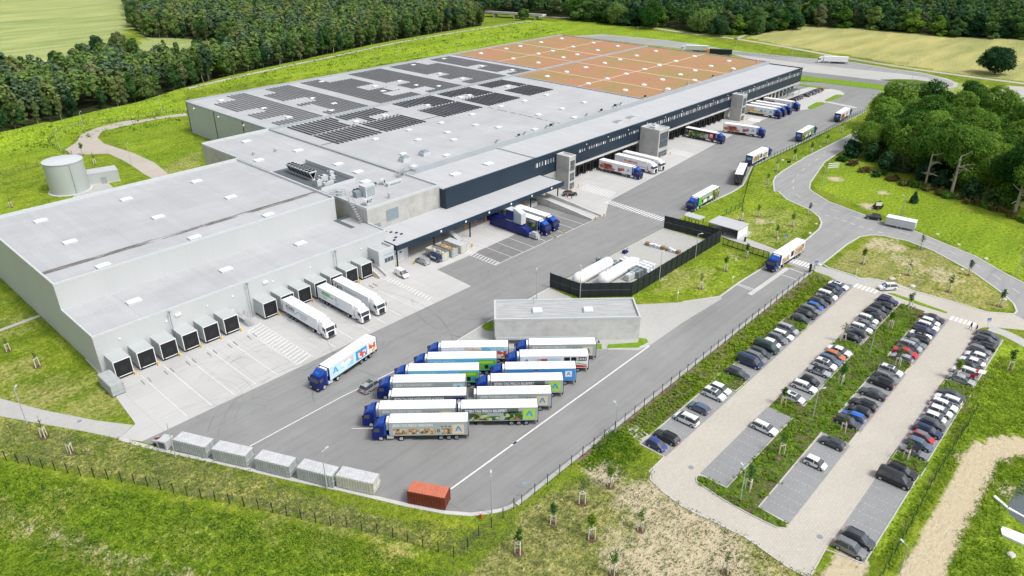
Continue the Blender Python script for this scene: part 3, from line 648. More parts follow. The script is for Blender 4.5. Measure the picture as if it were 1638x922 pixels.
# tyre arcs on the yard
tm = MB().mat('tyre_mark')
for cx_, cy_, r1, a0, a1 in [(58, 120, 9, -30, 120), (60, 119, 11, -20, 130), (54, 122, 7, -10, 150), (73, 118, 8, -60, 60), (92, 122, 10, 20, 150), (126, 112, 9, 60, 200), (128, 110, 6, 60, 210), (70, 100, 16, 40, 120), (80, 66, 14, 200, 280), (64, 66, 7, 180, 300), (120, 118, 22, -160, -60), (150, 112, 20, 100, 190), (47, 124, 9, 10, 100), (43, 120, 8, -40, 60), (38, 105, 14, 20, 100), (60, 100, 18, 60, 150), (58, 98, 20, 70, 150), (84, 100, 9, 0, 120), (88, 104, 12, 180, 300), (72, 64, 20, 20, 90)]:
    for dr in (0, 1.9):
        tm.ribbon([(cx_+(r1+dr)*math.cos(R_(a)), cy_+(r1+dr)*math.sin(R_(a))) for a in np.linspace(a0, a1, 14)], .22, .042)
rt_ = random.Random(41)
for _ in range(46):
    cx_, cy_, r1, a0 = rt_.uniform(38, 170), rt_.uniform(66, 126), rt_.uniform(8, 34), rt_.uniform(0, 360)
    if cx_ > 150 or (cx_ < 92 and 74 < cy_ < 98): continue
    a1 = a0+rt_.uniform(30, 90); pts_ = [(cx_+r1*math.cos(R_(a)), cy_+r1*math.sin(R_(a))) for a in np.linspace(a0, a1, 12)]
    if all(64 < q[1] < 138 and q[0] > 34+max(0, (112-q[1])*.72) and not (124 < q[0] < 178 and q[1] < 103) and not (q[0] > 112 and q[1] > 128) and not (96 < q[0] < 132 and q[1] < 106) for q in pts_):
        for dr in (0, .25): tm.ribbon([(q[0]+dr, q[1]+dr) for q in pts_], .2, .0425)
struct(tm.obj('tyre_marks'))
mh = MB().mat('grille')
for px, py in [(878/3+546, 475/3+615), (1092+40/3, 615+400/3), (1092+658/3, 615+732/3), (1190/3, 615+137/3), (833/3+546, 615+282/3), (127, 674)]:
    x, y = G(px, py); mh.tube((x, y, .02), (x, y, .05), .45, n=14)
struct(mh.obj('manhole_cover'))
# basin with liner at the right edge
mb = MB().mat('membrane_dark').sheet(W(None, [(1614, 822), (1612, 808), (1625, 782), (1640, 762), (1700, 750), (1700, 850), (1640, 842)]), .03)
struct(mb.obj('basin_liner'))
tag(MB().mat('white_paint').prism(W(None, [(1588, 796), (1591, 794), (1612, 813), (1640, 829), (1640, 831), (1610, 815)]), .0, .3).obj('liner_edge'), 'narrow white folded liner edge beside the black basin at the right edge', 'liner')
tag(MB().mat('white_paint').prism(W(None, [(1601, 846), (1604, 842), (1700, 879), (1700, 899), (1640, 872), (1603, 855)], .35), .0, .35).obj('white_sheet_roll'), 'broad white fleece sheet lying on grass below the basin', 'sheet')
# ================================================================== BUILDINGS
def roofbox(name, parent, x0, x1, y0, y1, zr, zp, wall, roof, cop='light_grey_metal', pw=.35, skip=''):
    """solid volume with parapet: walls part, roof part, parapet coping"""
    mb = MB().mat(wall).box(x0, y0, 0, x1, y1, zr); mb.obj('wall', parent)
    mb = MB().mat(roof).box(x0+pw, y0+pw, zr-.02, x1-pw, y1-pw, zr+.05); mb.obj('roof', parent)
    mb = MB().mat(cop)
    if 'S' not in skip: mb.box(x0-.03, y0-.03, zr-.1, x1+.03, y0+pw, zp)
    if 'N' not in skip: mb.box(x0-.03, y1-pw, zr-.1, x1+.03, y1+.03, zp)
    if 'W' not in skip: mb.box(x0-.03, y0+pw, zr-.1, x0+pw, y1-pw, zp)
    if 'E' not in skip: mb.box(x1-pw, y0+pw, zr-.1, x1+.03, y1-pw, zp)
    mb.obj('parapet', parent)
def skylight(parent, x, y, z, s=1.6, sy=None, h=.5, name='skylight', mat='plastic_white'):
    sy = sy or s*.75
    mb = MB().mat('light_grey_metal').box(x-s, y-sy, z, x+s, y+sy, z+h*.7)
    mb.mat(mat).add([(x-s*.9, y-sy*.9, z+h*.7), (x+s*.9, y-sy*.9, z+h*.7), (x+s*.9, y+sy*.9, z+h*.7), (x-s*.9, y+sy*.9, z+h*.7),
                     (x-s*.6, y-sy*.6, z+h), (x+s*.6, y-sy*.6, z+h), (x+s*.6, y+sy*.6, z+h), (x-s*.6, y+sy*.6, z+h)],
                    [(4, 5, 6, 7), (0, 1, 5, 4), (1, 2, 6, 5), (2, 3, 7, 6), (3, 0, 4, 7)])
    return mb.obj(name, parent)
def dome(parent, x, y, z):
    mb = MB().mat('plastic_white'); n = 12; rr = [(1.25, 0), (1.25, .25), (1.0, .5), (.5, .65)]; vs = []
    for r, h in rr:
        for i in range(n): vs.append((x+r*math.cos(2*math.pi*i/n)*1.0, y+r*math.sin(2*math.pi*i/n), z+h))
    fs = [(j*n+i, j*n+(i+1) % n, (j+1)*n+(i+1) % n, (j+1)*n+i) for j in range(3) for i in range(n)]+[tuple(range(3*n, 4*n))]
    mb.add(vs, fs); return mb.obj('skylight', parent)
# ---- cold store (left block)
cs = thing('cold_store', 'low pale grey windowless cold store with stepped roof and projecting docks', 'building')
X0, X1 = 34.8, 103.6
mb = MB().mat('wall_panel_light').box(X0, 143.2, 0, 107.4, 159.4, 8.5); mb.obj('wall', cs)
mb = MB().mat('wall_panel_light').box(X0, 159.4, 0, X1, 209.6, 14.4); mb.obj('wall', cs)
mb = MB().mat('roof_membrane').box(X0+.3, 143.5, 8.5, 107.1, 159.4, 8.56); mb.obj('roof', cs)
mb = MB().mat('roof_membrane').box(X0+.4, 159.8, 14.4, X1-.4, 209.2, 14.46); mb.obj('roof', cs)
mb = MB().mat('light_grey_metal').box(X0-.04, 143.16, 8.4, 107.44, 143.5, 8.9).box(X0-.04, 143.5, 8.4, X0+.3, 159.4, 8.9).box(107.1, 143.5, 8.4, 107.44, 150.4, 8.9)
mb.box(X0-.04, 159.36, 14.3, X1+.04, 159.8, 14.8).box(X0-.04, 209.2, 14.3, X1+.04, 209.64, 15.2).box(X0-.04, 159.8, 14.3, X0+.4, 209.2, 14.8).box(X1-.4, 159.8, 14.3, X1+.04, 209.2, 15.1)
mb.obj('parapet', cs)
mb = MB().mat('membrane_dark')
mb.box(X0+.6, 167.6, 14.465, X1-.5, 167.75, 14.475); mb.obj('roof_seam', cs)
m, t, b = _new('roof_stain', .9); b.inputs['Base Color'].default_value = (.20, .185, .16, 1)
tr = add(t, 'ShaderNodeBsdfTransparent'); mx = add(t, 'ShaderNodeMixShader')
t.links.new(mathn(t, 'MULTIPLY', ramp(t, noise_node(t, mapping(t, wpos(t), (.25, .9, 1)), .5, 5, .7), [(.42, (0,)*3), (.6, (1,)*3)]), .6), mx.inputs[0])
t.links.new(tr.outputs[0], mx.inputs[1]); t.links.new(b.outputs[0], mx.inputs[2]); t.links.new(mx.outputs[0], t.nodes['Material Output'].inputs[0])
MB().mat('roof_stain').box(X0+.5, 166.4, 14.48, X1-.6, 168.2, 14.485).obj('roof_puddle_stain', cs)
mb = MB().mat('grille')                             # rows of membrane fixings
for x in np.arange(45, 104, 10):
    for y in np.arange(160.5, 208.5, 1.1): mb.box(x-.09, y-.09, 14.465, x+.09, y+.09, 14.49)
    for y in np.arange(144.2, 159, 1.1): mb.box(x-.09, y-.09, 8.565, x+.09, y+.09, 8.59)
for y, z in ((180.3, 14.465), (199.4, 14.465), (152.3, 8.565)):
    for x in np.arange(36, 103, 1.1): mb.box(x-.09, y-.09+1.4, z, x+.09, y+.09+1.4, z+.025)
fx = mb.obj('roof_fixings', cs); fx['kind'] = 'stuff'
for x, y in [(66.5, 201), (86.1, 181.8), (45.7, 201.1), (66.5, 181.9), (45.7, 181.7), (86, 162.7), (66.5, 162.7), (45.8, 162.6), (86.1, 201)]: skylight(cs, x*.993, y*.993, 14.45, 1.5, 1.0)
for x, y in [(47.1, 153.5), (68.3, 153.5), (88.5, 153.7)]: skylight(cs, x*.992, y*.992, 8.55, 1.5, 1.0)
def dock_house(x, y=143.2):
    d_, w_, h = 4.2, 3.35, 4.2
    mb = MB().mat('wall_panel_grey_green').box(x, y-d_, .55, x+w_, y, h); o = mb.obj('dock_house', cs)
    MB().mat('black_mark').box(x+.12, y-d_-.12, .75, x+w_-.18, y-d_-.004, h-.25).obj('dock_seal', o)
    f = MB().mat('white_paint')
    f.box(x-.03, y-d_-.08, .55, x+.09, y-d_-.006, h).box(x+w_-.09, y-d_-.08, .55, x+w_+.03, y-d_-.006, h).box(x+.09, y-d_-.08, h-.14, x+w_-.09, y-d_-.006, h)
    f.box(x+.5, y-d_-.2, .62, x+w_-.4, y-d_-.125, .74)
    f.obj('door_frame', o)
    MB().mat('dark_metal').box(x+1.0, y-d_-.14, 1.5, x+w_-1.0, y-d_-.122, h-1.5).obj('inner_door', o)  # near-black door: the dark of the dock interior put into its colour
    MB().mat('yellow_paint').box(x+w_-.12, y-d_-.6, .0, x+w_+.14, y-d_-.3, .75).obj('bollard', o)
    MB().mat('dark_metal').box(x+.1, y-d_+.2, 0, x+w_-.1, y-.1, .55).obj('plinth', o)
for i in range(6): dock_house(35.9+4.62*i)
for i in range(7): dock_house(68.5+4.52*i)
for gi, (gx0, n_) in enumerate(((39.0, 6), (71.9, 6))):
    for i in range(n_):
        for s_ in (0, 1):
            x = gx0+4.6*i+s_*1.3
            if gi and i in (0, 1, 3, 4) and s_ == 0 and False: continue
            o = MB().mat('galvanised').tube((0, -.9, .12), (.12, .9, .12), .09, n=6).tube((0, -.9, 0), (0, -.9, .2), .1, n=6).tube((.12, .9, 0), (.12, .9, .2), .1, n=6).obj('wheel_guide', None, loc=(x, 134.6, .024))
            tag(o, ['left', 'right'][s_]+' steel wheel guide, '+ordn(i)+' dock from the left in the '+['left', 'right'][gi]+' dock group', 'wheel guide', 'steel wheel guides on the apron')
for x, z in ((49.7, 8.3), (67.4, 8.3), (91.0, 8.3)):
    mb = MB().mat('grille').tube((x, 142.4, 0), (x, 142.4, z+.3), .09).box(x-.2, 142.2, z, x+.2, 142.6, z+.4); mb.obj('downpipe', cs)
mb = MB().mat('white_paint')
for x in (39.5, 49, 58, 64, 74, 84, 91, 99): mb.box(x-.2, 143.02, 6.3, x+.2, 143.19, 6.5)
mb.obj('wall_lamps', cs)
mb = MB().mat('white_paint').box(51.0, 142.9, 6.7, 52.2, 143.19, 7.2).box(71.5, 142.9, 6.7, 72.7, 143.19, 7.2); mb.obj('wall_box', cs)
dr = MB().mat('door_white').box(62.5, 144.7, 1.2, 63.7, 143.195, 3.4).obj('door', cs)
st = thing('steel_stair', 'short galvanised steel stair up to the white side door between the two dock groups', 'stair', (65.0, 140.0, 0))
mb = MB().mat('galvanised')
for i in range(7): mb.box(-.1+(-.6), .3+i*.28-1.4, .14+i*.16, .7, .3+i*.28+.26-1.4, .18+i*.16)
mb.box(-.7, .85, 1.15, .8, 3.1, 1.22); mb.obj('treads', st)
mb = MB().mat('galvanised')
for sx_ in (-.7, .8):
    mb.tube((sx_, -1.1, .9), (sx_, .9, 2.2), .05).tube((sx_, .9, 2.2), (sx_, 3.1, 2.2), .05)
    for k in range(4): mb.tube((sx_, -1.0+k*1.3, .0), (sx_, -1.0+k*1.3, 1.0+min(1.2, .55*k+.1)), .04)
mb.obj('railing', st)
# gate office at the corner
go_ = thing('gate_office', 'small white flat roofed office projecting beside the end of the navy canopy', 'building')
MB().mat('wall_panel_light').box(101.2, 138.9, 0, 106.1, 143.15, 5.4).obj('wall', go_)
MB().mat('roof_membrane').box(101.5, 139.2, 5.4, 105.8, 143.1, 5.45).obj('roof', go_)
mb = MB().mat('light_grey_metal').box(101.15, 138.85, 5.3, 106.15, 139.2, 6.1).box(101.15, 139.2, 5.3, 101.5, 143.14, 6.1).box(105.8, 139.2, 5.3, 106.15, 143.14, 6.1); mb.obj('parapet', go_)
for i in range(3): o = MB().mat('window_glass').box(103.0+i*.95, 138.84, 2.4, 103.8+i*.95, 138.9, 3.5).obj('window', go_)
MB().mat('grey_paint').box(102.9, 138.86, 2.3, 105.75, 138.895, 3.6).obj('window_frame', go_)
MB().mat('window_glass').box(101.14, 141.0, 1.2, 101.195, 142.3, 3.2).obj('door', go_)
sg = MB().mat('slate_sign') if 'slate_sign' in MATS else MB().mat('mid_blue_paint')
for i in range(9): sg.box(102.9+i*.32, 138.83, 4.35, 103.1+i*.32, 138.88, 4.5)
sg.obj('sign_lettering', go_)
mb = MB().mat('concrete_light').profile([(0, 0), (0, 1.5), (5, .2), (5, 0)], 0, .2)
for k, x in enumerate((99.0, 101.0)):
    o = MB().mat('concrete_light').add([(x, 141.5, 0), (x, 136.3, 0), (x, 136.3, .7), (x, 140.2, 2.1), (x, 141.5, 2.1), (x+.22, 141.5, 0), (x+.22, 136.3, 0), (x+.22, 136.3, .7), (x+.22, 140.2, 2.1), (x+.22, 141.5, 2.1)],
                                       [(0, 1, 2, 3, 4), (9, 8, 7, 6, 5), (0, 5, 6, 1), (1, 6, 7, 2), (2, 7, 8, 3), (3, 8, 9, 4)]).obj('stair_wall', go_)
mb = MB().mat('concrete_apron')
for i in range(7): mb.box(99.23, 136.8+i*.5, 0, 100.98, 137.3+i*.5, .17*(i+1))
mb.box(99.23, 140.3, 0, 101.15, 143.1, 1.2); mb.obj('steps', go_)
# ---- plant wing between cold store and main hall
pw_ = thing('plant_wing', 'flat roofed wing with fair faced concrete front wall carrying chillers and ducts', 'building')
MB().mat('fair_faced_concrete').box(107.2, 150.5, 0, 132.9, 160.0, 12.4).obj('wall', pw_)
MB().mat('concrete_sandy').box(107.2, 160.0, 0, 132.3, 240.4, 12.4).obj('wall', pw_)
MB().mat('roof_membrane').box(107.5, 150.8, 12.4, 132.6, 240.1, 12.46).obj('roof', pw_)
mb = MB().mat('light_grey_metal').box(107.15, 150.45, 12.3, 132.95, 150.8, 13).box(107.15, 150.8, 12.3, 107.5, 172.0, 13).box(107.15, 197.5, 12.3, 107.5, 240.1, 13).box(107.15, 240.1, 12.3, 132.3, 240.45, 13.2).box(132.55, 150.8, 12.3, 132.95, 164.9, 13.0); mb.obj('parapet', pw_)
MB().mat('grille').box(113.4, 150.44, 7.4, 117.6, 150.495, 10.6).obj('louvre', pw_)
MB().mat('grille').box(109.1, 150.44, 6.3, 111.2, 150.495, 7.9).obj('louvre', pw_)
for x, y in [(125.2, 210.3), (125.4, 188.5), (125.0, 177.8), (121.0, 168.9), (119.3, 232.6), (110.9, 210.4)]: skylight(pw_, x, y, 12.45, 1.5, 1.1)
MB().mat('membrane_dark').box(104.3, 172.2, 12.47, 119.5, 197.2, 12.5).obj('plant_deck', pw_)
mb = MB().mat('light_grey_metal').box(119.4, 172.2, 12.46, 119.7, 197.4, 13.7).box(108, 172.0, 12.46, 119.7, 172.3, 13.3); mb.obj('plant_screen', pw_)
ch = thing('chiller', 'long grey roof chiller with two rows of black fans on V shaped coils', 'chiller', (111.6, 187.3, 12.5), R_(90))
mb = MB().mat('light_grey_metal')
mb.box(-6.2, -1.25, 2.3, 6.2, 1.25, 2.65)
for i in range(8):
    x = -6.1+i*1.74
    mb.add([(x, -1.2, 2.3), (x+.14, -1.2, 2.3), (x+.14, -.25, .35), (x, -.25, .35), (x, -1.0, 2.3), (x+.14, -1.0, 2.3), (x+.14, -.05, .35), (x, -.05, .35)], [(0, 1, 2, 3), (4, 5, 6, 7), (0, 3, 7, 4), (1, 2, 6, 5)])
    mb.add([(x, 1.2, 2.3), (x+.14, 1.2, 2.3), (x+.14, .25, .35), (x, .25, .35), (x, 1.0, 2.3), (x+.14, 1.0, 2.3), (x+.14, .05, .35), (x, .05, .35)], [(0, 1, 2, 3), (4, 5, 6, 7), (0, 3, 7, 4), (1, 2, 6, 5)])
mb.box(-6.3, -.5, 0, 6.3, .5, .35); mb.obj('frame', ch)
MB().mat('dark_metal').add([(-6.1, -1.08, 2.3), (6.1, -1.08, 2.3), (6.1, -.15, .35), (-6.1, -.15, .35)], [(0, 1, 2, 3)]).add([(-6.1, 1.08, 2.3), (6.1, 1.08, 2.3), (6.1, .15, .35), (-6.1, .15, .35)], [(0, 1, 2, 3)]).obj('coil', ch)
for i in range(8):
    for s in (-.6, .6):
        f = MB().mat('dark_metal').tube((-5.4+i*1.54, s, 2.65), (-5.4+i*1.54, s, 2.85), .52, n=12).obj('fan', ch)
for k, (x, y, sx_, sy_, h) in enumerate([(113.5, 179.2, 1.1, .9, 1.5), (115.8, 178.6, .9, .8, 1.1), (110.0, 176.5, .8, .8, 1.7), (112.5, 175.2, 1.6, .5, .8), (117.6, 181.5, .7, .9, 1.3)]):
    mb = MB().mat('light_grey_metal').box(-sx_, -sy_, 0, sx_, sy_, h).mat('dark_metal').tube((-sx_*.4, 0, h), (-sx_*.4, 0, h+.15), min(sx_, sy_)*.5, n=12).mat('grille').tube((sx_, 0, h*.5), (sx_+1.2, .2, h*.5), .16)
    tag(mb.obj('pump_unit', None, loc=(x, y, 12.5)), ordn(k)+' small grey pump unit from the chiller end of the sunken roof deck', 'pump unit', 'pump units beside the roof chiller')
def walkway(name, label, x0, y0, x1, y1, zb, zt, zl, wid=1.2):
    """steel stair bridge over a parapet, from low zb to top zt to zl"""
    r = thing(name, label, 'stair', (x0, y0, 0)); L = math.hypot(x1-x0, y1-y0); r.rotation_euler.z = math.atan2(y1-y0, x1-x0)
    mb = MB().mat('galvanised'); n = 12; a, b_ = L*.42, L*.58
    for i in range(n):
        u = i/n; mb.box(a*u, -wid/2, zb+(zt-zb)*u, a*u+a/n, wid/2, zb+(zt-zb)*u+.06)
        mb.box(b_+(L-b_)*u, -wid/2, zt+(zl-zt)*u, b_+(L-b_)*(u+1/n), wid/2, zt+(zl-zt)*u+.06)
    mb.box(a, -wid/2, zt, b_, wid/2, zt+.06); mb.obj('treads', r)
    mb = MB().mat('galvanised')
    for s in (-wid/2, wid/2):
        for dz in (.55, 1.1): mb.tube((0, s, zb+dz), (a, s, zt+dz), .04, n=5).tube((a, s, zt+dz), (b_, s, zt+dz), .04, n=5).tube((b_, s, zt+dz), (L, s, zl+dz), .04, n=5)
        for k in range(6):
            u = k/5; mb.tube((a*u, s, zb+(zt-zb)*u), (a*u, s, zb+(zt-zb)*u+1.1), .035, n=5).tube((b_+(L-b_)*u, s, zt+(zl-zt)*u), (b_+(L-b_)*u, s, zt+(zl-zt)*u+1.1), .035, n=5)
    mb.obj('railing', r); return r
walkway('roof_stair', 'grey steel stair climbing from the low cold store roof past the concrete wall', 106.4, 151.8, 105.4, 163.2, 8.56, 15.4, 14.46, 1.3)
walkway('roof_stair', 'grey steel crossover over the parapet between plant wing and main hall', 129.5, 165.4, 137.0, 165.9, 12.5, 14.3, 12.7, 1.5)
MB().mat('membrane_dark').box(102.3, 151.3, 8.57, 103.6, 159.3, 8.59).box(103.6, 158.0, 8.57, 107.0, 159.3, 8.59).obj('roof_walk_mat', cs)
# roof plant on the wing
def ductbox(x, y, sx_, sy_, h, label, z=12.45, mat='light_grey_metal', name='ventilation_unit'):
    mb = MB().mat(mat).box(-sx_, -sy_, 0, sx_, sy_, h).box(-sx_*1.05, -sy_*1.05, h, sx_*1.05, sy_*1.05, h+.08).mat('grille')
    for i in range(6): mb.box(-sx_*.8, -sy_-.03, .25+i*(h-.5)/6, sx_*.8, -sy_+.0, .25+(i+.55)*(h-.5)/6)
    return tag(mb.obj(name, None, loc=(x, y, z)), label, 'roof unit')
def fan_snail(x, y, label, s=1.0, z=12.45):
    r = thing('duct_fan', label, 'roof fan', (x, y, z), 0.5)
    mb = MB().mat('light_grey_metal').tube((0, -.5*s, .95*s), (0, .5*s, .95*s), .9*s, n=18).box(-.5*s, -.6*s, 0, .9*s, .6*s, .5*s); mb.obj('housing', r)
    MB().mat('dark_metal').tube((0, -.53*s, .95*s), (0, -.51*s, .95*s), .45*s, n=14).obj('inlet', r)
fan_snail(109.6, 153.8, 'round grey snail fan nearest the concrete corner on the plant wing roof')
fan_snail(112.0, 155.0, 'small snail fan beside the round one on the plant wing roof', .6)
fan_snail(123.0, 163.5, 'round duct fan at the far end of the row of black fans', 1.0)
ductbox(114.6, 159.6, 1.7, 1.5, 3.0, 'tall pale grey ventilation box at the centre of the concrete plant wing roof')
ductbox(111.8, 160.6, .9, .9, 1.6, 'small dark drum shaped unit left of the tall ventilation box', mat='grille')
ductbox(117.0, 153.3, .25, .25, 1.5, 'thin grey vent pipe near the front parapet of the plant wing')
ductbox(125.2, 161.2, 2.6, .6, .9, 'long low grey duct next to the parapet crossover')
ductbox(108.6, 164.6, .6, .6, 1.7, 'small grey cabinet beside the head of the steel roof stair')
ductbox(119.8, 215.0, .4, .4, 1.1, 'short dark vent stack on the far part of the wing roof, nearer the hall')
ductbox(113.0, 217.0, .35, .35, 1.1, 'short dark vent stack on the far part of the wing roof, nearer the cold store')
for k in range(6):
    x = 112.6+k*1.0+(2.3 if k > 2 else 0)+.9; y = 164.6
    mb = MB().mat('dark_metal').tube((0, 0, .2), (.0, -.5, .75), .42, n=12).mat('galvanised').box(-.45, -.3, 0, .45, .5, .22)
    tag(mb.obj('axial_fan', None, loc=(x, y, 12.46)), 'black axial fan, '+ordn(k)+' from the left in the slanting row on the plant wing roof', 'fan', 'black fans in a row on the plant wing')
# ---- canopy
cn = thing('loading_canopy', 'long white flat canopy with navy fascia over the loading bays', 'canopy')
MB().mat('roof_membrane_light').box(106.5, 138.3, 5.5, 174.2, 150.4, 6.05).obj('roof', cn)
mb = MB().mat('navy_fascia').box(106.4, 138.0, 4.75, 174.4, 138.3, 6.12).box(106.4, 138.3, 4.75, 106.7, 144.7, 6.12).box(174.1, 138.3, 4.75, 174.4, 148, 6.12); mb.obj('fascia', cn)
for i in range(6):
    mb = MB().mat('white_paint').box(121.5+i*9.3, 137.92, 5.25, 122.0+i*9.3, 137.995, 5.8); mb.obj('lamp', cn)
for i, x in enumerate((106.6, 119.5, 133, 146, 159, 172)):
    MB().mat('dark_metal').box(x, 138.5, 0, x+.28, 138.8, 5.5).obj('post', cn)
mb = MB().mat('black_mark')
for k, (x, y) in enumerate([(110.6, 147.8), (111.3, 146.3), (112.0, 144.9), (112.4, 143.3), (109.9, 142.6), (108.5, 141.5)]): mb.box(x-.35, y-.22, 6.05, x+.35, y+.22, 6.3)
mb.obj('roof_vents', cn)
# wall under the canopy
bw = thing('canopy_back_wall', 'concrete dock wall with raised ramps in the shade under the navy canopy', 'wall')
MB().mat('fair_faced_concrete').box(107.45, 147.9, 0, 182.3, 150.4, 5.45).obj('wall', bw)
MB().mat('concrete_light').box(130.0, 141.0, 0, 165.0, 147.9, 1.25).obj('dock_platform', bw)
mb = MB().mat('dark_metal')
for i in range(8): mb.box(131.5+i*4.3, 147.8, 1.3, 134.5+i*4.3, 147.895, 4.3)
mb.obj('roller_doors', bw)
for i in range(7): MB().mat('orange_paint').box(133.6+i*4.3, 141.2, 1.25, 133.85+i*4.3, 141.45, 3.6).obj('guard_post', bw)
MB().mat('door_white').box(107.0, 140.9, 0, 110.9, 141.1, 3.7).obj('roller_door', bw)
MB().mat('wall_panel_light').box(106.9, 141.1, 0, 112.4, 147.8, 4.7).obj('side_room', bw)
MB().mat('window_glass').box(107.9, 140.85, 2.3, 108.7, 140.895, 2.7).box(109.4, 140.85, 2.3, 110.2, 140.895, 2.7).obj('door_window', bw)
MB().mat('galvanised').add([(127.2, 141, 0), (127.2, 137, 0), (127.2, 137, 1.1), (127.2, 141, 2.9), (128.6, 141, 0), (128.6, 137, 0), (128.6, 137, 1.1), (128.6, 141, 2.9)], [(0, 1, 2, 3), (7, 6, 5, 4), (0, 3, 7, 4), (1, 5, 6, 2), (2, 6, 7, 3)]).obj('ramp_stair', bw)
rp = thing('loading_ramp', 'long sloping concrete ramp with low side walls between the canopy bays and the main docks', 'ramp')
for x, nm in ((166.3, 'side_wall'), (170.7, 'side_wall')):
    MB().mat('concrete_light').add([(x, 142.5, 0), (x, 120.5, 0), (x, 120.5, .55), (x, 138, 2.2), (x, 142.5, 2.2), (x+.35, 142.5, 0), (x+.35, 120.5, 0), (x+.35, 120.5, .55), (x+.35, 138, 2.2), (x+.35, 142.5, 2.2)],
        [(0, 1, 2, 3, 4), (9, 8, 7, 6, 5), (0, 5, 6, 1), (1, 6, 7, 2), (2, 7, 8, 3), (3, 8, 9, 4)]).obj(nm, rp)
MB().mat('concrete_apron').add([(166.65, 142.5, 1.25), (166.65, 121, .05), (170.7, 121, .05), (170.7, 142.5, 1.25), (166.65, 148, 1.25), (170.7, 148, 1.25)], [(0, 1, 2, 3), (0, 3, 5, 4)]).obj('ramp_surface', rp)
# ---- main hall
mh_ = thing('logistics_hall', 'huge flat logistics hall with solar panels and orange sedum on its roof', 'building')
MB().mat('wall_panel_grey_green').box(132.3, 165.5, 0, 376.5, 304.0, 12.5).obj('wall', mh_)
mb = MB().mat('roof_membrane').box(133, 166.2, 12.5, 262.3, 239.3, 12.56).box(133, 240.1, 12.5, 282.3, 303.4, 12.56); mb.obj('roof', mh_)
mb = MB().mat('sedum').box(262.9, 166.2, 12.5, 375.9, 239.2, 12.62).box(282.9, 240.2, 12.5, 375.9, 303.4, 12.62); mb.obj('sedum_roof', mh_)
panel_wall('parapet_steel', (.34, .375, .40), .5, 6.0, True, .04)
mb = MB().mat('parapet_steel').box(132.25, 165.45, 12.0, 376.55, 166.0, 13.35).box(132.25, 303.4, 12.4, 376.55, 304.05, 13.25).box(132.25, 166.0, 12.4, 132.9, 303.4, 13.0).box(375.9, 166.0, 12.4, 376.55, 303.4, 13.0)
mb.box(132.9, 239.35, 12.4, 375.9, 240.05, 13.25).box(262.25, 166.0, 12.4, 262.85, 239.35, 12.95).box(282.25, 240.05, 12.4, 282.85, 303.4, 12.95); mb.obj('parapet', mh_)
mb = MB().mat('dark_metal').box(132.2, 280.6, .3, 132.29, 281.0, 12.4).box(132.2, 258.5, .3, 132.29, 258.9, 12.4).box(132.2, 303.2, .3, 132.29, 303.6, 12.4); mb.obj('downpipe', mh_)
mb = MB().mat('white_paint')
for y in (296.5, 276.5, 257.5): mb.tube((132.28, y, 11.2), (131.6, y, 11.2), .35, n=10)
mb.obj('wall_lamps', mh_)
mb = MB().mat('gravel_strip')
mb.box(283.0-.3, 166.2, 12.62, 283.0+.3, 239.2, 12.645).box(310.0-.35, 166.2, 12.62, 310.0+.35, 239.2, 12.645).box(335-.4, 166.2, 12.62, 335+.4, 239.2, 12.645)
mb.box(262.9, 202.6, 12.645, 375.9, 203.2, 12.67)
mb.box(310-.3, 240.2, 12.62, 310+.3, 303.4, 12.645).box(335-.4, 240.2, 12.62, 335+.4, 303.4, 12.645).box(282.9, 270.6, 12.645, 375.9, 271.2, 12.67); mb.obj('gravel_strips', mh_)
for x in (271.5, 286.0, 301.2, 317, 330.4, 346, 364.8):
    for y in (227.0, 202.8, 182.6): dome(mh_, x, y, 12.6)
for x, y in ((285.8, 170), (310, 171), (346.9, 170.8)): dome(mh_, x, y, 12.6)
for x in (294.9, 315.3, 327.3, 345.7, 365):
    for y in (252.8, 270.3, 294.3): dome(mh_, x, y, 12.6)
for x, y in [(241.4, 202.0), (241.4, 182.0), (227.0, 181.8), (227.1, 201.7), (213.6, 202.4), (213.5, 182.5), (219.3, 169.7), (196.8, 201.8), (180.3, 201.2), (186.6, 189.6), (189.9, 181.2), (196.7, 169.7), (165.8, 202.5), (173.0, 190.0), (159.7, 190.5), (167.9, 181.5),
             (150.4, 202.0), (145.7, 181.7), (154.0, 170.1), (139.3, 169.3), (160.3, 226), (173.4, 225.8), (195, 225.6), (214, 225.9), (242.5, 225.6), (219, 226)]: skylight(mh_, x, y, 12.55, 1.15, .85)
for x, y in [(141.4, 175.8), (149.8, 175.9)]: skylight(mh_, x, y, 12.55, 1.5, 1.3, 1.6, 'smoke_hood', 'grille')
for x, y in [(143.5, 295.5), (148, 270), (147, 250.5), (171, 270.5), (164, 247), (171.5, 256), (193, 296), (203.5, 270), (199.5, 259.5), (217, 258), (217.5, 270.5), (222.5, 249), (248, 296), (242, 269.5), (241, 253), (270, 297), (269, 268), (272, 250)]: skylight(mh_, x, y, 12.55, 1.15, .85)
MB().mat('roof_stain').box(133.2, 209.5, 12.565, 262, 210.4, 12.57).box(209.2, 166.5, 12.565, 209.9, 206, 12.57).obj('roof_stain_line', mh_)
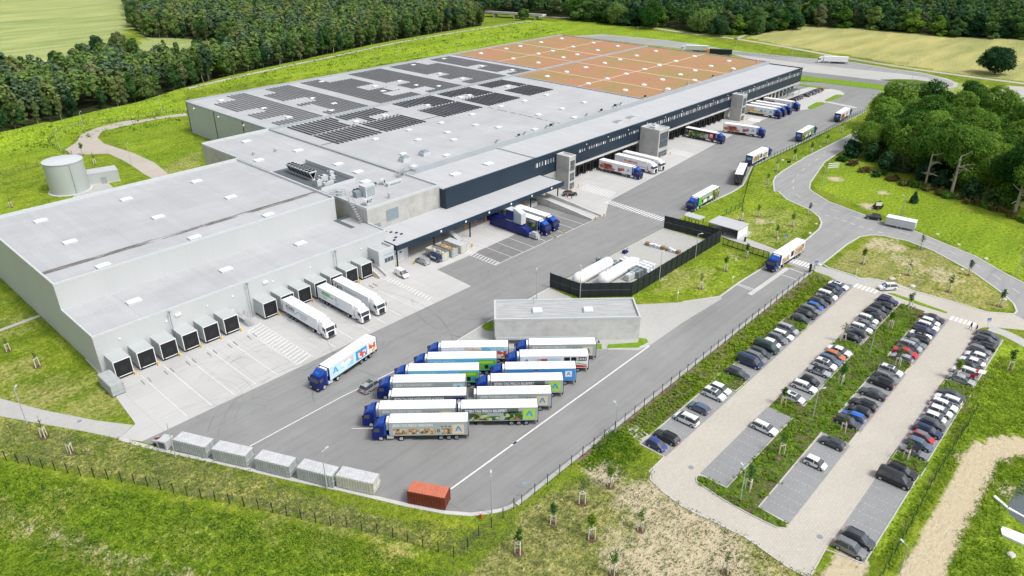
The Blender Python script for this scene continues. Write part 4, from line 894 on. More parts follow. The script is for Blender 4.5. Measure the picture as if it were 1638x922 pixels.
for k, (x, y, h) in enumerate([(233.5, 167.8, 1.2), (225, 168.2, 1.0), (205, 168.2, 1.2), (203, 168.0, 1.2), (201.2, 168, 1.2), (189.5, 168.3, 1.1), (186, 168.2, .9), (175.5, 168.3, 1.2), (176.8, 168.9, 1.0), (243, 168.2, 1.3), (245, 168.2, 1.2), (248, 168.6, 1.2), (264.5, 168.2, 1.3), (281, 169, 1.1), (300, 168.6, 1.2), (322, 168.5, 1.1), (342, 168.8, 1.2), (371, 170, 1.2)]):
    mb = MB().mat('light_grey_metal').box(-.6, -.5, 0, .6, .5, h*.45).tube((0, 0, h*.45), (0, 0, h), .28, n=8).mat('dark_metal' if k % 3 == 0 else 'galvanised').box(-.35, -.52, h*.4, .55, -.1, h*1.05)
    tag(mb.obj('roof_vent', None, loc=(x, y, 12.56)), 'small grey roof fan unit set along the front parapet of the big hall roof', 'roof fan', 'roof fans along the front parapet')
# ---- solar arrays: each block is a thing, each row of modules a part
def solar(label, x0, x1, y0, y1, holes=(), pitch=1.75, z=12.58, gm='solar_glass'):
    r = thing('solar_array', label, 'solar array', (x0, y0, z)); n = max(1, int(round((x1-x0)/pitch))); p = (x1-x0)/n
    for i in range(n):
        a = i*p
        segs = [(0, y1-y0)]
        for hx0, hx1, hy0, hy1 in holes:
            if hx0 < x0+a+p/2 < hx1:
                ns = []
                for s, e in segs:
                    lo, hi = hy0-y0, hy1-y0
                    if hi <= s or lo >= e: ns.append((s, e)); continue
                    if lo > s: ns.append((s, lo))
                    if hi < e: ns.append((hi, e))
                segs = ns
        if not segs: continue
        for s, e in segs:
            m_ = a+p*.35; mb = MB()
            mb.mat(gm).add([(a+.04, s, .12), (m_, s, .34), (m_, e, .34), (a+.04, e, .12)], [(0, 1, 2, 3)]).add([(m_, s, .34), (a+p*.66, s, .14), (a+p*.66, e, .14), (m_, e, .34)], [(0, 1, 2, 3)])
            mb.mat('light_grey_metal').box(a+.04, s, 0, a+p*.66, s+.06, .12).box(a+.04, e-.06, 0, a+p*.66, e, .12)
            mb.box(m_-.03, s, .34, m_+.03, e, .37)
            mb.obj('panel_row', r)
    return r
S = [('nearest the plant wing', 138.3, 158.0, [(155.5, 158.1, 223.2, 232)]), ('second from the plant wing', 159.2, 178.6, [(168, 178.7, 223.0, 228.6), (159, 164, 223, 230)]),
     ('third from the plant wing', 187.0, 208.4, [(187, 196.5, 222.5, 228.5)]), ('fourth from the plant wing', 211.5, 230.8, [(211, 221, 222.8, 228.7)]), ('nearest the sedum roof', 236.0, 252.4, [(235.8, 246.5, 222.0, 228.6)])]
for nm, x0, x1, h in S:
    solar('near side solar panel block, '+nm, x0, x1, 206.4, 238.0, h+[(x0-1, x1+1, 221.4, 222.2)])
Nn = [('nearest the cold store end', 138.2, 157.8, [(138, 149.5, 291.5, 302), (138, 148, 265.2, 272.5), (138, 148.5, 248.2, 255.0)]),
      ('second from the cold store end', 160.4, 179.5, [(160, 166.5, 291, 302), (160, 170, 266, 275), (160.3, 165, 248, 262)]),
      ('third from the cold store end', 185.0, 207.3, [(196, 208, 292, 302), (196.7, 207.6, 265.5, 275), (196.7, 207.5, 249.5, 256.5), (204, 207.6, 257, 265)]),
      ('fourth from the cold store end', 211.8, 231.5, [(211, 220, 264.8, 272), (211, 219, 246, 253.5)]),
      ('fifth from the cold store end', 236.8, 260.5, [(254, 262, 291, 302), (236, 245, 265, 272.5), (236, 244.5, 249, 256)]),
      ('nearest the sedum roof', 263.8, 278.0, [(263, 272, 266, 272.5), (263, 272, 246, 252)])]
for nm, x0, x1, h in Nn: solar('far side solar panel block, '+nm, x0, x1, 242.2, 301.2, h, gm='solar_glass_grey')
# ---- office and dock front wing
ow = thing('dock_front_wing', 'long navy clad front wing with ribbon windows above a row of black truck docks', 'building')
MB().mat('wall_navy').box(132.9, 148.0, 5.5, 376.2, 165.4, 11.7).obj('wall', ow)
MB().mat('concrete_light').box(176.0, 148.25, 4.5, 376.0, 165.4, 5.5).obj('wall_band', ow)
MB().mat('wall_panel_light').box(184.0, 150.0, 0, 376.0, 165.4, 4.5).obj('dock_wall', ow)
MB().mat('wall_navy_cassette').box(132.96, 147.93, 5.6, 181.8, 147.995, 11.9).obj('cassette_cladding', ow)
MB().mat('roof_membrane_light').box(133.2, 148.5, 11.7, 375.9, 165.4, 11.76).obj('roof', ow)
mb = MB().mat('navy_fascia').box(132.85, 147.9, 11.6, 376.3, 148.5, 12.15).box(375.8, 148.5, 11.6, 376.3, 165.4, 12.15); mb.obj('parapet', ow)
MB().mat('light_grey_metal').box(172.5, 148.5, 11.7, 173.0, 165.4, 12.2).obj('roof_upstand', ow)
for x, y in [(144.5, 156.1), (158.6, 155.8)]: skylight(ow, x, y, 11.75, 1.6, 1.1)
for x, y in [(228.3, 155.8), (236.7, 155.8)]: skylight(ow, x, y, 11.75, 1.9, 1.3, .5, 'skylight', 'grille')
for wi, (xa, xb, full) in enumerate([(171.6, 181.5, 1), (194.0, 230.5, 0), (240.5, 302.5, 1), (308.5, 374, 1)]):
    n = int((xb-xa)/1.35)
    for i in range(n):
        if not full and (i*7) % 9 == 3: continue
        x = xa+i*(xb-xa)/n
        zt_, zb_ = (10.35, 8.95) if full else (9.9, 9.0)
        o = MB().mat('window_glass').box(x, 147.9, zb_, x+.85, 147.97, zt_).obj('window', ow)
        MB().mat('white_paint').box(x+.87, 147.86, zb_, x+1.02+(.28 if (i*5) % 7 < 2 else 0), 147.985, zt_).obj('window_blind', o)
mb = MB().mat('white_paint')
for x in np.arange(186, 374, 12.5): mb.box(x-.2, 147.7, 11.0, x+.2, 147.89, 11.25)
mb.obj('wall_lamps', ow)
def dock(x):
    mb = MB().mat('black_mark').box(x, 148.35, .9, x+.55, 149.99, 4.45).box(x+2.65, 148.35, .9, x+3.2, 149.99, 4.45).box(x+.55, 148.35, 3.7, x+2.65, 149.99, 4.45); o = mb.obj('dock_shelter', ow)
    MB().mat('door_white').box(x+.95, 149.9, 1.1, x+2.25, 149.985, 3.5).obj('door', o)
    MB().mat('dark_metal').box(x+.3, 148.9, .5, x+2.9, 149.98, 1.05).obj('leveller', o)
    MB().mat('white_paint').box(x+.95, 148.5, .15, x+1.25, 148.9, .6).box(x+2.0, 148.5, .15, x+2.3, 148.9, .6).obj('bumper', o)
docks = [187.2+4.02*i for i in range(11)]+[240.3+4.25*i for i in range(14)]+[309+4.1*i for i in range(8)]
for x in docks: dock(x)
for i in range(7):
    MB().mat('dark_metal').box(345.5+i*4.2, 149.9, .3, 348+i*4.2, 149.99, 3.2).obj('gate_door', ow)
# stair towers
def tower(label, x0, x1, y0, z, side_windows):
    r = thing('stair_tower', label, 'tower')
    MB().mat('fair_faced_concrete').box(x0, y0, 0, x1, 147.85, z).obj('wall', r)
    mb = MB().mat('concrete_light').box(x0-.05, y0-.05, z, x1+.05, y0+.25, z+.4).box(x0-.05, 147.5, z, x1+.05, 147.85, z+.4).box(x0-.05, y0+.25, z, x0+.25, 147.5, z+.4).box(x1-.25, y0+.25, z, x1+.05, 147.5, z+.4); mb.obj('parapet', r)
    MB().mat('roof_membrane').box(x0+.25, y0+.25, z, x1-.25, 147.5, z+.05).obj('roof', r)
    for zz, h in side_windows:
        o = MB().mat('window_glass').box(x0+.7, y0-.03, zz, x1-.5, y0+.0, zz+h).obj('window', r)
        mb = MB().mat('grille')
        k = int((x1-x0)/1.1)
        for i in range(1, k): mb.box(x0+.7+i*(x1-x0-1.2)/k-.05, y0-.07, zz, x0+.7+i*(x1-x0-1.2)/k+.05, y0-.031, zz+h)
        mb.box(x0+.7, y0-.07, zz+h/2-.05, x1-.5, y0-.031, zz+h/2+.05); mb.obj('frame', o)
    for y in (y0-1.0,):
        for x in (x0+1, x1+.8): MB().mat('yellow_paint').tube((x, y, 0), (x, y, 1.4), .14).obj('bollard', r)
    return r
tower('narrow concrete stair tower next to the end of the white canopy', 182.4, 185.8, 142.5, 11.0, [(.2, 2.0), (3.0, 2.6), (6.4, 3.4)])
t2 = tower('wide middle concrete stair tower with large glazing, a duct box on its roof', 231.6, 238.4, 139.6, 10.4, [(.3, 2.1), (3.8, 5.6)])
MB().mat('light_grey_metal').box(233.2, 142.6, 10.45, 236.4, 145, 11.2).box(234.2, 143.2, 11.2, 235.4, 144.4, 11.7).obj('roof_hood', t2)
tower('farthest concrete stair tower, beside the four blue lorries', 302.6, 306.4, 142.6, 10.9, [(.3, 1.8), (3.2, 2.6), (6.6, 3.2)])
# ---- small parapet roofed concrete building in the yard
s0 = np.array(G(546+735/3, 307+612/3, 5.6)); s1 = np.array(G(546+1437/3, 307+600/3, 5.6)); s2 = np.array(G(546+1400/3, 307+508/3, 5.6))
ang = math.atan2(s1[1]-s0[1], s1[0]-s0[0]); Ls = float(np.hypot(*(s1-s0))); Ws = float(np.hypot(*(s2-s1)))
sb = thing('fuel_station_building', 'detached concrete building in mid yard with flat roof and two square skylights', 'building', (s0[0], s0[1], 0), ang)
MB().mat('concrete_light').box(0, 0, 0, Ls, Ws, 5.1).obj('wall', sb)
m, t, b = _new('roof_boards', .7); p = opos(t); c = ramp(t, noise_node(t, mapping(t, p, (.2, 3.5, 1)), 1, 3), [(.35, (.30, .31, .31)), (.6, (.43, .44, .44))])
c = mix(t, ramp(t, noise_node(t, mapping(t, p, (.15, 1.5, 1)), 1.3, 3), [(.66, (0,)*3), (.72, (.6,)*3)]), c, (.25, .08, .06)); t.links.new(c, b.inputs['Base Color'])
MB().mat('roof_boards').box(.3, .3, 5.1, Ls-.3, Ws-.3, 5.15).obj('roof', sb)
MB().mat('light_grey_metal').box(-.04, -.04, 5.05, Ls+.04, .3, 5.6).box(-.04, Ws-.3, 5.05, Ls+.04, Ws+.04, 5.6).box(-.04, .3, 5.05, .3, Ws-.3, 5.6).box(Ls-.3, .3, 5.05, Ls+.04, Ws-.3, 5.6).obj('parapet', sb)
for u in (.30, .655): MB().mat('light_grey_metal').box(Ls*u-1.1, Ws*.45-1, 5.15, Ls*u+1.1, Ws*.45+1, 5.45).mat('plastic_white').box(Ls*u-.95, Ws*.45-.85, 5.45, Ls*u+.95, Ws*.45+.85, 5.65).obj('skylight', sb)
mb = MB().mat('galvanised').box(0.2, -1.3, 1.2, Ls*.62, -.02, 1.26)
for i in range(9): mb.box(Ls*.62+i*.36, -1.3, 1.1-i*.14, Ls*.62+i*.36+.34, -.1, 1.15-i*.14)
mb.obj('gallery', sb)
mb = MB().mat('galvanised')
for dz in (.4, .75, 1.1): mb.tube((.2, -1.3, 1.25+dz), (Ls*.62, -1.3, 1.25+dz), .035, n=5)
for dz in (.5, 1.1): mb.tube((Ls*.62, -1.3, 1.25+dz), (Ls*.62+3.3, -1.3, dz), .035, n=5)
for i in range(36): mb.tube((.2+i*Ls*.62/35, -1.3, 1.2), (.2+i*Ls*.62/35, -1.3, 2.35), .025, n=4)
mb.obj('railing', sb)
MB().mat('galvanised').tube((Ls*.28, Ws*.85, 5.15), (Ls*.28, Ws*.85, 7.0), .05).tube((Ls*.28-.5, Ws*.85, 6.6), (Ls*.28+.5, Ws*.85, 6.6), .04).tube((Ls*.28-.4, Ws*.85, 7.0), (Ls*.28+.3, Ws*.85+.3, 5.2), .04).obj('antenna', sb)
# ---- sprinkler tank and pump house
tx, ty = 71.4, 265.2
tk = thing('water_tank', 'big round pale grey water tank on the lawn behind the cold store', 'tank', (tx, ty, 0))
for ov in range(1):
    MB().mat('wall_panel_grey_green').tube((0, 0, 0), (0, 0, 10.3), 5.9, n=56, cap=False).obj('shell', tk, True)
    n = 56; mb = MB().mat('light_grey_metal'); vs = [(6.05*math.cos(2*math.pi*i/n), 6.05*math.sin(2*math.pi*i/n), 10.3) for i in range(n)]+[(0, 0, 10.9)]
    mb.add(vs, [(i, (i+1) % n, n) for i in range(n)]); mb.tube((0, 0, 10.1), (0, 0, 10.32), 6.05, n=56, cap=False); mb.obj('lid', tk)
    a = math.atan2(-ty, -tx)+.25
    mb = MB().mat('galvanised').tube((6.1*math.cos(a), 6.1*math.sin(a), 0), (6.1*math.cos(a), 6.1*math.sin(a), 10.0), .12); mb.obj('pipe', tk)
    MB().mat('concrete_light').tube((0, 0, 0), (0, 0, .15), 6.5, n=56).obj('base', tk)
ph = thing('pump_house', 'small pale metal pump house joined to the round water tank', 'building', (77.0, 264.2, 0), R_(-12))
MB().mat('wall_panel_grey_green').box(0, 0, 0, 9.6, 6.2, 3.9).obj('wall', ph); MB().mat('roof_membrane_light').box(-.05, -.05, 3.9, 9.65, 6.25, 4.1).obj('roof', ph)
MB().mat('concrete_light').box(-.04, -.06, 0, 9.64, -.001, .5).obj('plinth', ph); MB().mat('grey_paint').box(3.8, -.07, .1, 5.6, -.061, 2.4).obj('door', ph)
# ---- shelters near the gate
def shelter(name, label, x0, x1, y0, y1, h, closed):
    r = thing(name, label, 'shelter', (x0, y0, 0)); a, b_ = x1-x0, y1-y0
    MB().mat('roof_membrane_light').box(-.2, -.2, h, a+.2, b_+.2, h+.22).obj('roof', r)
    for px in (0.1, a-.25):
        for py in (0.1, b_/2, b_-.25): MB().mat('dark_metal').box(px, py, 0, px+.15, py+.15, h).obj('post', r)
    if closed:
        MB().mat('white_paint').box(.25, 0, .05, a, .1, h).obj('side_wall', r); MB().mat('white_paint').box(a-.1, .1, .05, a, b_, h).obj('back_wall', r)
        mb = MB().mat('dark_metal')
        for i in range(6): mb.tube((1.2, 1.0+i*1.3, .05), (1.2, 1.0+i*1.3, .9), .04).tube((1.2, 1.0+i*1.3, .9), (2.4, 1.0+i*1.3, .9), .04).tube((2.4, 1.0+i*1.3, .9), (2.4, 1.0+i*1.3, .05), .04)
        mb.obj('cycle_stands', r)
    return r
shelter('cycle_shelter', 'open fronted white roofed cycle shelter beside the black screen fence', 182.3, 188.6, 81.9, 91.0, 2.7, True)
shelter('bus_shelter', 'small open shelter with thin pale roof between lorry road and black fence', 182.3, 185.2, 94.0, 98.9, 2.6, False)
# ---- compound
cf = [(124.6, 101.9), (125.0, 93.2), (133.8, 84.3), (177.3, 84.5), (175.9, 101.7)]
sf = thing('screen_fence', 'tall black slatted screen fence around the gas tanks and pallets', 'fence')
for (ax, ay), (bx, by) in zip(cf[:-1], cf[1:]):
    L = math.hypot(bx-ax, by-ay); n = max(2, round(L/2.6)); an = math.atan2(by-ay, bx-ax)
    mb = MB().mat('fence_black') if 'fence_black' in MATS else None
    if mb is None:
        m, t, b = _new('fence_black', .5, .2, .4); p = opos(t); s = add(t, 'ShaderNodeSeparateXYZ'); t.links.new(p, s.inputs[0])
        ln = mathn(t, 'LESS_THAN', mathn(t, 'FRACT', mathn(t, 'MULTIPLY', s.outputs[2], 5.0)), .2)
        t.links.new(mix(t, ln, (.022, .030, .036), (.010, .013, .016)), b.inputs['Base Color']); mb = MB().mat('fence_black')
    mb.box(0, -.04, .1, L, .04, 1.93).box(0, -.04, 1.99, L, .04, 3.85)
    mb.obj('slat_panel', sf, loc=(ax, ay, 0), rotz=an)
    for i in range(n):
        o = MB().mat('dark_metal').box(-.07, -.12, 0, .07, .12, 3.95).obj('post', sf, loc=(ax+(bx-ax)*i/n, ay+(by-ay)*i/n, 0), rotz=an)
gt = thing('gas_tank', 'long white gas tank lying on its side, farther of the pair in the black compound', 'gas tank', (128.7, 97.6, 0), 0, 'white gas tanks in the compound')
def tankm(r0, L):
    r0 = 1.55
    mb = MB().mat('white_paint'); n = 24; prof = [(0, .05), (.25, .85), (.7, 1.3), (1.3, r0)]; prof += [(L-1.3, r0), (L-.7, 1.3), (L-.25, .85), (L, .05)]; vs = []
    for x, r in prof: vs += [(x, r*math.cos(2*math.pi*i/n), r*math.sin(2*math.pi*i/n)+1.75) for i in range(n)]
    fs = [(j*n+i, j*n+(i+1) % n, (j+1)*n+(i+1) % n, (j+1)*n+i) for j in range(len(prof)-1) for i in range(n)]; mb.add(vs, [f[::-1] for f in fs]); return mb
tankm(1.4, 15.2).obj('shell', gt, True)
for x in (3.0, 11.8): MB().mat('concrete_light').box(x, -1.1, 0, x+.5, 1.1, .9).obj('saddle', gt)
MB().mat('galvanised').tube((2.5, 0, 3.1), (2.5, 0, 4.2), .08).tube((2, .3, 3.1), (3.5, .3, 3.9), .05).tube((3.2, -.3, 3.1), (3.2, -.3, 4.0), .06).box(1.8, -.5, 3.1, 3.6, .5, 3.2).obj('valve_stand', gt)
dup(gt, (133.0, 93.0, 0), 0, 'white gas tank on its side, nearer one of the pair in the black compound')
mb = MB().mat('light_grey_metal').box(0, -.7, .2, 4.2, .7, 1.5).box(.2, -.6, 1.5, 1.9, .6, 1.7).box(2.3, -.6, 1.5, 4.0, .6, 1.7).mat('dark_metal').box(.1, -.6, 0, 4.1, .6, .2)
tag(mb.obj('pump_cabinet', None, loc=(139.8, 89.9, 0)), 'low white pump cabinet next to the nearer gas tank', 'cabinet')
# bales
def bale(x, y, z, k, what, mat, s=(1.1, 1.15, .95)):
    rr = random.Random(k*17+3); mb = MB().mat(mat)
    for i in range(3):
        zz = i*s[2]/3; j = rr.uniform(-.05, .05)
        mb.box(-s[0]/2+j, -s[1]/2, zz, s[0]/2+j, s[1]/2, zz+s[2]/3-.03)
    mb.mat('light_grey_metal' if mat == 'teal_bale' else 'grille').box(-s[0]/2-.06, -.12, 0, s[0]/2+.06, -.06, s[2]).box(-s[0]/2-.06, .2, 0, s[0]/2+.06, .26, s[2])
    return tag(mb.obj('plastic_bale' if what != 'box' else 'carton_pallet', None, loc=(x, y, z), rotz=rr.uniform(-.06, .06)), None, 'bale' if what != 'box' else 'pallet')
rows = [(143.2, 'nearest the tanks'), (144.5, 'second from the tanks')]
for ri, (x, nm) in enumerate(rows):
    for i in range(11):
        for lv in range(2):
            if ri == 1 and i < 2: continue
            o = bale(x, 101.0-i*1.22, lv*.97, ri*100+i*2+lv, 'b', 'teal_bale')
            o['label'] = 'grey bale, '+ordn(i)+' from yard in row '+nm+(', upper layer' if lv else ', bottom layer'); o['group'] = 'grey green bales in the compound'
for ri, x in enumerate((146.6, 148.0, 149.4)):
    for i in range(9):
        if (ri == 2 and i < 3): continue
        for lv in range(2 if i % 4 else 1):
            o = bale(x, 97.2-i*1.25, lv*.97, 300+ri*50+i*2+lv, 'b', 'plastic_white')
            o['label'] = 'white bale, '+ordn(i)+' from yard in the '+['first', 'second', 'last'][ri]+' white row'+(', upper layer' if lv else ', bottom layer'); o['group'] = 'white bales in the compound'
for i in range(9):
    o = bale(162.2+.1*i, 98.3-i*1.15, 0, 600+i, 'box', 'wood' if i in (0, 4, 5, 8) else 'plastic_white', (1.0, 1.0, .8 if i % 2 else 1.0))
    o['label'] = ('brown' if i in (0, 4, 5, 8) else 'white wrapped')+' pallet load, '+ordn(i)+' from the yard in the loose compound row'; o['group'] = 'loose pallet loads in the compound'
mb = MB().mat('dark_blue_paint').box(-.8, -.5, 0, .2, .5, .9).box(.2, -.4, 0, 1.0, .4, .5).tube((.3, 0, .5), (1.1, 0, 1.2), .1)
tag(mb.obj('pallet_truck', None, loc=(*G(1000, 405), 0)), 'small dark blue machine standing alone on the compound paving', 'machine')
# ================================================================== VEHICLES
_cache = {}
def cached(key, fn):
    if key not in _cache: _cache[key] = fn()
    return _cache[key]
def wheel_mesh(r, w_, dual=False):
    def f():
        mb = MB().mat('black_rubber').tube((0, -w_/2, 0), (0, w_/2, 0), r, n=16); return mb.mesh('tyre')
    return cached(('w', r, w_), f)
def rim_mesh(r, w_, mat='light_grey_metal'):
    def f():
        mb = MB().mat(mat).tube((0, -w_/2-.012, 0), (0, w_/2+.012, 0), r*.62, n=12).mat('dark_metal').tube((0, -w_/2-.02, 0), (0, w_/2+.02, 0), r*.2, n=8); return mb.mesh('rim')
    return cached(('rim', r, w_, mat), f)
def wheel(parent, x, y, r, w_, rim='light_grey_metal'):
    o = inst('wheel', wheel_mesh(r, w_), parent, (x, y, r)); inst('rim', rim_mesh(r, w_, rim), o); return o
# ---- text
FONT_CACHE = {}
def text_polys(s, size=1.0, bold=0.0):
    k = (s, size, bold)
    if k not in FONT_CACHE:
        cu = bpy.data.curves.new('lettering', 'FONT'); cu.body = s; cu.size = size; cu.offset = bold*size; cu.resolution_u = 3
        ob = bpy.data.objects.new('tmp', cu); me = bpy.data.meshes.new_from_object(ob)
        vs = [tuple(v.co) for v in me.vertices]; fs = [tuple(p.vertices) for p in me.polygons]
        wd = max([v[0] for v in vs] or [1]); bpy.data.objects.remove(ob); bpy.data.curves.remove(cu); bpy.data.meshes.remove(me)
        FONT_CACHE[k] = (vs, fs, wd)
    return FONT_CACHE[k]
# ---- trailer side pictures: u 0 = left as seen, v up, plane offset k
def side_picture(design, L=13.5, H=2.75, tag_rear=True, flip=False):
    """returns list of (material, verts, faces, layer). For the left side (front of lorry at left)."""
    out = []
    def rect(mat, u0, v0, u1, v1, l=1): out.append((mat, [(u0, v0), (u1, v0), (u1, v1), (u0, v1)], [(0, 1, 2, 3)], l))
    def poly(mat, pts, l=2): out.append((mat, pts, [tuple(range(len(pts)))], l))
    def text(mat, s, u, v, h, bold=.012, l=3, wid=None):
        vs, fs, wd = text_polys(s, 1.0, bold); k = h/.72; kx = (wid/wd) if wid else k
        out.append((mat, [(u+a*kx, v+b_*k) for a, b_, _ in vs], fs, l))
    def logo(u, v, s, bgm, col1='mid_blue_paint', col2='sky_blue_paint'):
        rect(bgm, u, v, u+s, v+s, 2)
        cx_, cy_ = u+s/2, v+s*.18
        poly(col1, [(cx_-.30*s, cy_+.05*s), (cx_-.08*s, cy_+.60*s), (cx_+.02*s, cy_+.66*s), (cx_+.02*s, cy_+.50*s), (cx_-.14*s, cy_+.12*s)], 3)
        poly(col1, [(cx_+.02*s, cy_+.66*s), (cx_+.12*s, cy_+.58*s), (cx_+.34*s, cy_+.05*s), (cx_+.20*s, cy_+.05*s), (cx_+.02*s, cy_+.46*s)], 3)
        poly(col2, [(cx_-.14*s, cy_+.02*s), (cx_+.02*s, cy_+.40*s), (cx_+.10*s, cy_+.10*s), (cx_+.03*s, cy_+.22*s)], 3)
    D = design
    if D == 'baked':
        rect('grille', 0, 0, L, H, 0); rect('pale_wood', .05, .05, L-.05, H-.05, 1) if False else rect('bread_bg', .05, .05, L-.05, H-.05, 1)
        text('plastic_white', 'JEDEN TAG FRISCH GEBACKEN.', .6, H-.8, .52, .03, wid=7.0)
        for u, w_ in ((.6, 2.4), (3.3, 1.7), (5.3, 2.7), (9.0, 1.7)): rect('picture_bread', u, .25, u+w_, 1.45, 2)
        for k in range(3): rect('brown_mark', 8.9+k*.65, 1.75, 9.3+k*.65, 1.95, 2)
        for k in range(2): rect('black_mark', 8.25+k*.25, .6, 8.4+k*.25, 1.3, 2)
        logo(L-2.6, .25, 2.0, 'cream_paint')
    elif D == 'delivered':
        rect('bread_bg', 0, 0, L, H, 0); rect('picture_veg', .1, .1, L*.34, 1.6, 1); rect('picture_veg', L*.34, .1, L*.5, 1.0, 1); rect('picture_veg', L*.55, .1, L-2.6, 2.0, 1); rect('membrane_dark', .1, 1.7, L*.75, H-.05, 1)
        text('plastic_white', 'JEDEN TAG FRISCH BELIEFERT.', .6, H-.85, .58, .03, wid=7.6); logo(L-2.5, .35, 2.1, 'lime_paint')
    elif D == 'choice':
        rect('membrane_dark', 0, 0, L, H, 0); rect('picture_rubbish', .2, .1, L-3, 1.5, 1); text('plastic_white', 'JEDEN TAG EINE RIESENSTARKE AUSWAHL.', .5, H-.85, .55, .03, wid=9.2); logo(L-2.3, .35, 2.0, 'dark_blue_paint', 'white_paint')
    elif D == 'served':
        rect('bread_bg', 0, 0, L, H, 0); rect('picture_rubbish', 3, .1, L-4, 1.0, 1); text('plastic_white', 'JEDEN TAG RICHTIG SERVIERT.', .5, H-.85, .52, .03, wid=7.0); logo(L-2.3, .35, 2.0, 'pale_blue_paint')
    elif D == 'morning':
        rect('sky_blue_paint', 0, 0, L, H, 0); rect('picture_cool', 2.0, .1, L-3.8, 1.3, 1); text('pale_blue_paint', 'SCHMECKT MORGENS', .4, H-.95, .6, wid=5.0); rect('green_paint', L-3.6, .1, L-.1, H-.3, 1); rect('lime_paint', L-3.4, 1.6, L-.6, 2.1, 2)
        rect('black_mark', L-2.3, .35, L-1.55, 1.25, 2); rect('mid_blue_paint', L-1.4, .35, L-.5, 1.25, 2)
    elif D == 'plainblue':
        rect('mid_blue_paint', 0, 0, L, H, 0); rect('skin', 5.6, H-.9, 6.2, H-.4, 1); rect('black_mark', 5.55, H-.4, 6.25, H-.2, 1); logo(L-2.0, .9, 1.3, 'white_paint')
    elif D == 'bistro':
        rect('plastic_white', 0, 0, L, H, 0); logo(.4, .8, 1.7, 'white_paint'); rect('pale_blue_paint', 3, .5, 8, 2.2, 1); rect('picture_meat', 3.4, .7, 5.4, 2.2, 2); rect('black_mark', L-4.8, 1.6, L-3.6, 2.5, 1); rect('black_mark', L-3.4, 1.6, L-2.3, 2.5, 1); rect('black_mark', L-2.1, 1.6, L-.3, 2.5, 1)
        for k in range(5): rect('plastic_white', L-1.95+k*.32, 1.8, L-1.8+k*.32, 2.3, 2)
        poly('red_paint', [(L-4.6, .1), (L-.2, .1), (L-.2, .5), (L-2.4, .75)], 2); poly('green_paint', [(L-2.4, 1.0), (L-.2, .6), (L-.2, .8), (L-2.2, 1.25)], 2)
    elif D == 'people':
        rect('picture_cool', 0, 0, L, H, 0); rect('plastic_white', .1, .1, L*.35, H-.1, 1); rect('picture_fruit', L*.75, .2, L-.3, 1.8, 1); rect('picture_bread', 4, .2, 6, 1.2, 1)
    elif D == 'ice':
        rect('pale_blue_paint', 0, 0, L, H, 0); logo(.35, .35, 2.3, 'pale_blue_paint'); rect('picture_cool', 3.2, .4, 6.6, 2.3, 1); rect('mid_blue_paint', 7.4, .3, 10.6, 2.4, 1); rect('picture_fruit', 8.0, .5, 10.3, 1.8, 2)
        rect('plastic_white', 10.9, .1, L-.1, H-.1, 1); rect('picture_fruit', 11.3, .2, 13.2, 2.4, 2)
    elif D == 'meat':
        rect('plastic_white', 0, 0, L, H, 0); logo(.4, .3, 2.0, 'plastic_white'); rect('picture_meat', 3.0, .1, 5.6, 1.7, 1); rect('picture_meat', 6.8, .1, L-.1, 2.1, 1); rect('grille', 3.2, 2.05, 6.2, 2.2, 1)
        poly('plastic_white', [(6.7, 2.2), (6.7, 1.0), (8.6, 2.2)], 2); poly('plastic_white', [(5.7, .05), (2.9, .05), (2.9, 1.0)], 2)
    elif D == 'veg':
        rect('black_mark', 0, 0, L, H, 0); rect('picture_veg', 4.2, .2, L-.2, 2.0, 1); rect('bread_bg', 3.0, .1, 4.3, 1.9, 1); rect('picture_rubbish', 5.0, .1, 7.0, 1.0, 2); rect('red_paint', .9, .25, 2.7, 2.4, 1); rect('plastic_white', 1.25, .9, 2.35, 2.0, 2); poly('red_paint', [(1.45, 1.1), (1.8, 1.85), (2.15, 1.1)], 3)
    elif D == 'food':
        rect('plastic_white', 0, 0, L, H, 0); logo(.35, .35, 2.0, 'plastic_white'); logo(3.1, .5, 1.6, 'plastic_white'); rect('picture_crumb', 3.0, .1, L-.1, 1.2, 1); rect('picture_crumb', 9.0, .8, L-.4, 2.2, 1); rect('mid_blue_paint', 5.2, .8, 6.0, 1.8, 2)
    elif D == 'salad':
        rect('picture_veg', 0, 0, L, H, 0); rect('bread_bg', 2.0, 1.6, 9, 2.6, 1); rect('green_paint', 0, 0, 1.8, H, 1); rect('plastic_white', 3.2, .2, 5.6, 1.2, 1); rect('plastic_white', 7.2, .2, 9.2, 1.3, 1)
    elif D == 'bread':
        rect('plastic_white', 0, 0, L, H, 0); rect('picture_bread', .6, .2, 4.6, 1.6, 1); rect('black_mark', 5.4, .6, 7.0, 2.1, 1); rect('picture_bread', 7.4, .2, L-.5, 2.3, 1)
    elif D == 'koel':
        rect('white_paint', 0, 0, L, H, 0); text('red_paint', 'Koeltrans', 6.0-2.2, 1.2, .95, .02, wid=5.6); rect('red_paint', 0, .55, L-2.5, .72, 1)
        n = 20; ring = [(10.9+1.0*math.cos(2*math.pi*i/n), 1.55+1.0*math.sin(2*math.pi*i/n)) for i in range(n)]; poly('pale_blue_paint', ring, 1); poly('white_paint', [(10.9+.5*(a-10.9)+.2, 1.55+.5*(b_-1.55)+.15) for a, b_ in ring], 2)
    elif D == 'kuhn':
        rect('white_paint', 0, 0, L, H, 0); text('black_mark', 'KÜHN', L-5.0 if flip else 1.3, 1.35, .85, .03, wid=3.3)
        u = 1.2; rect('mid_blue_paint', u, .95, u+4.0, 1.12, 2); poly('mid_blue_paint', [(u+4.0, .95), (u+4.9, 1.75), (u+4.9, 1.92), (u+3.9, 1.12)], 2); rect('mid_blue_paint', u+4.9, 1.75, u+8.6, 1.92, 2)
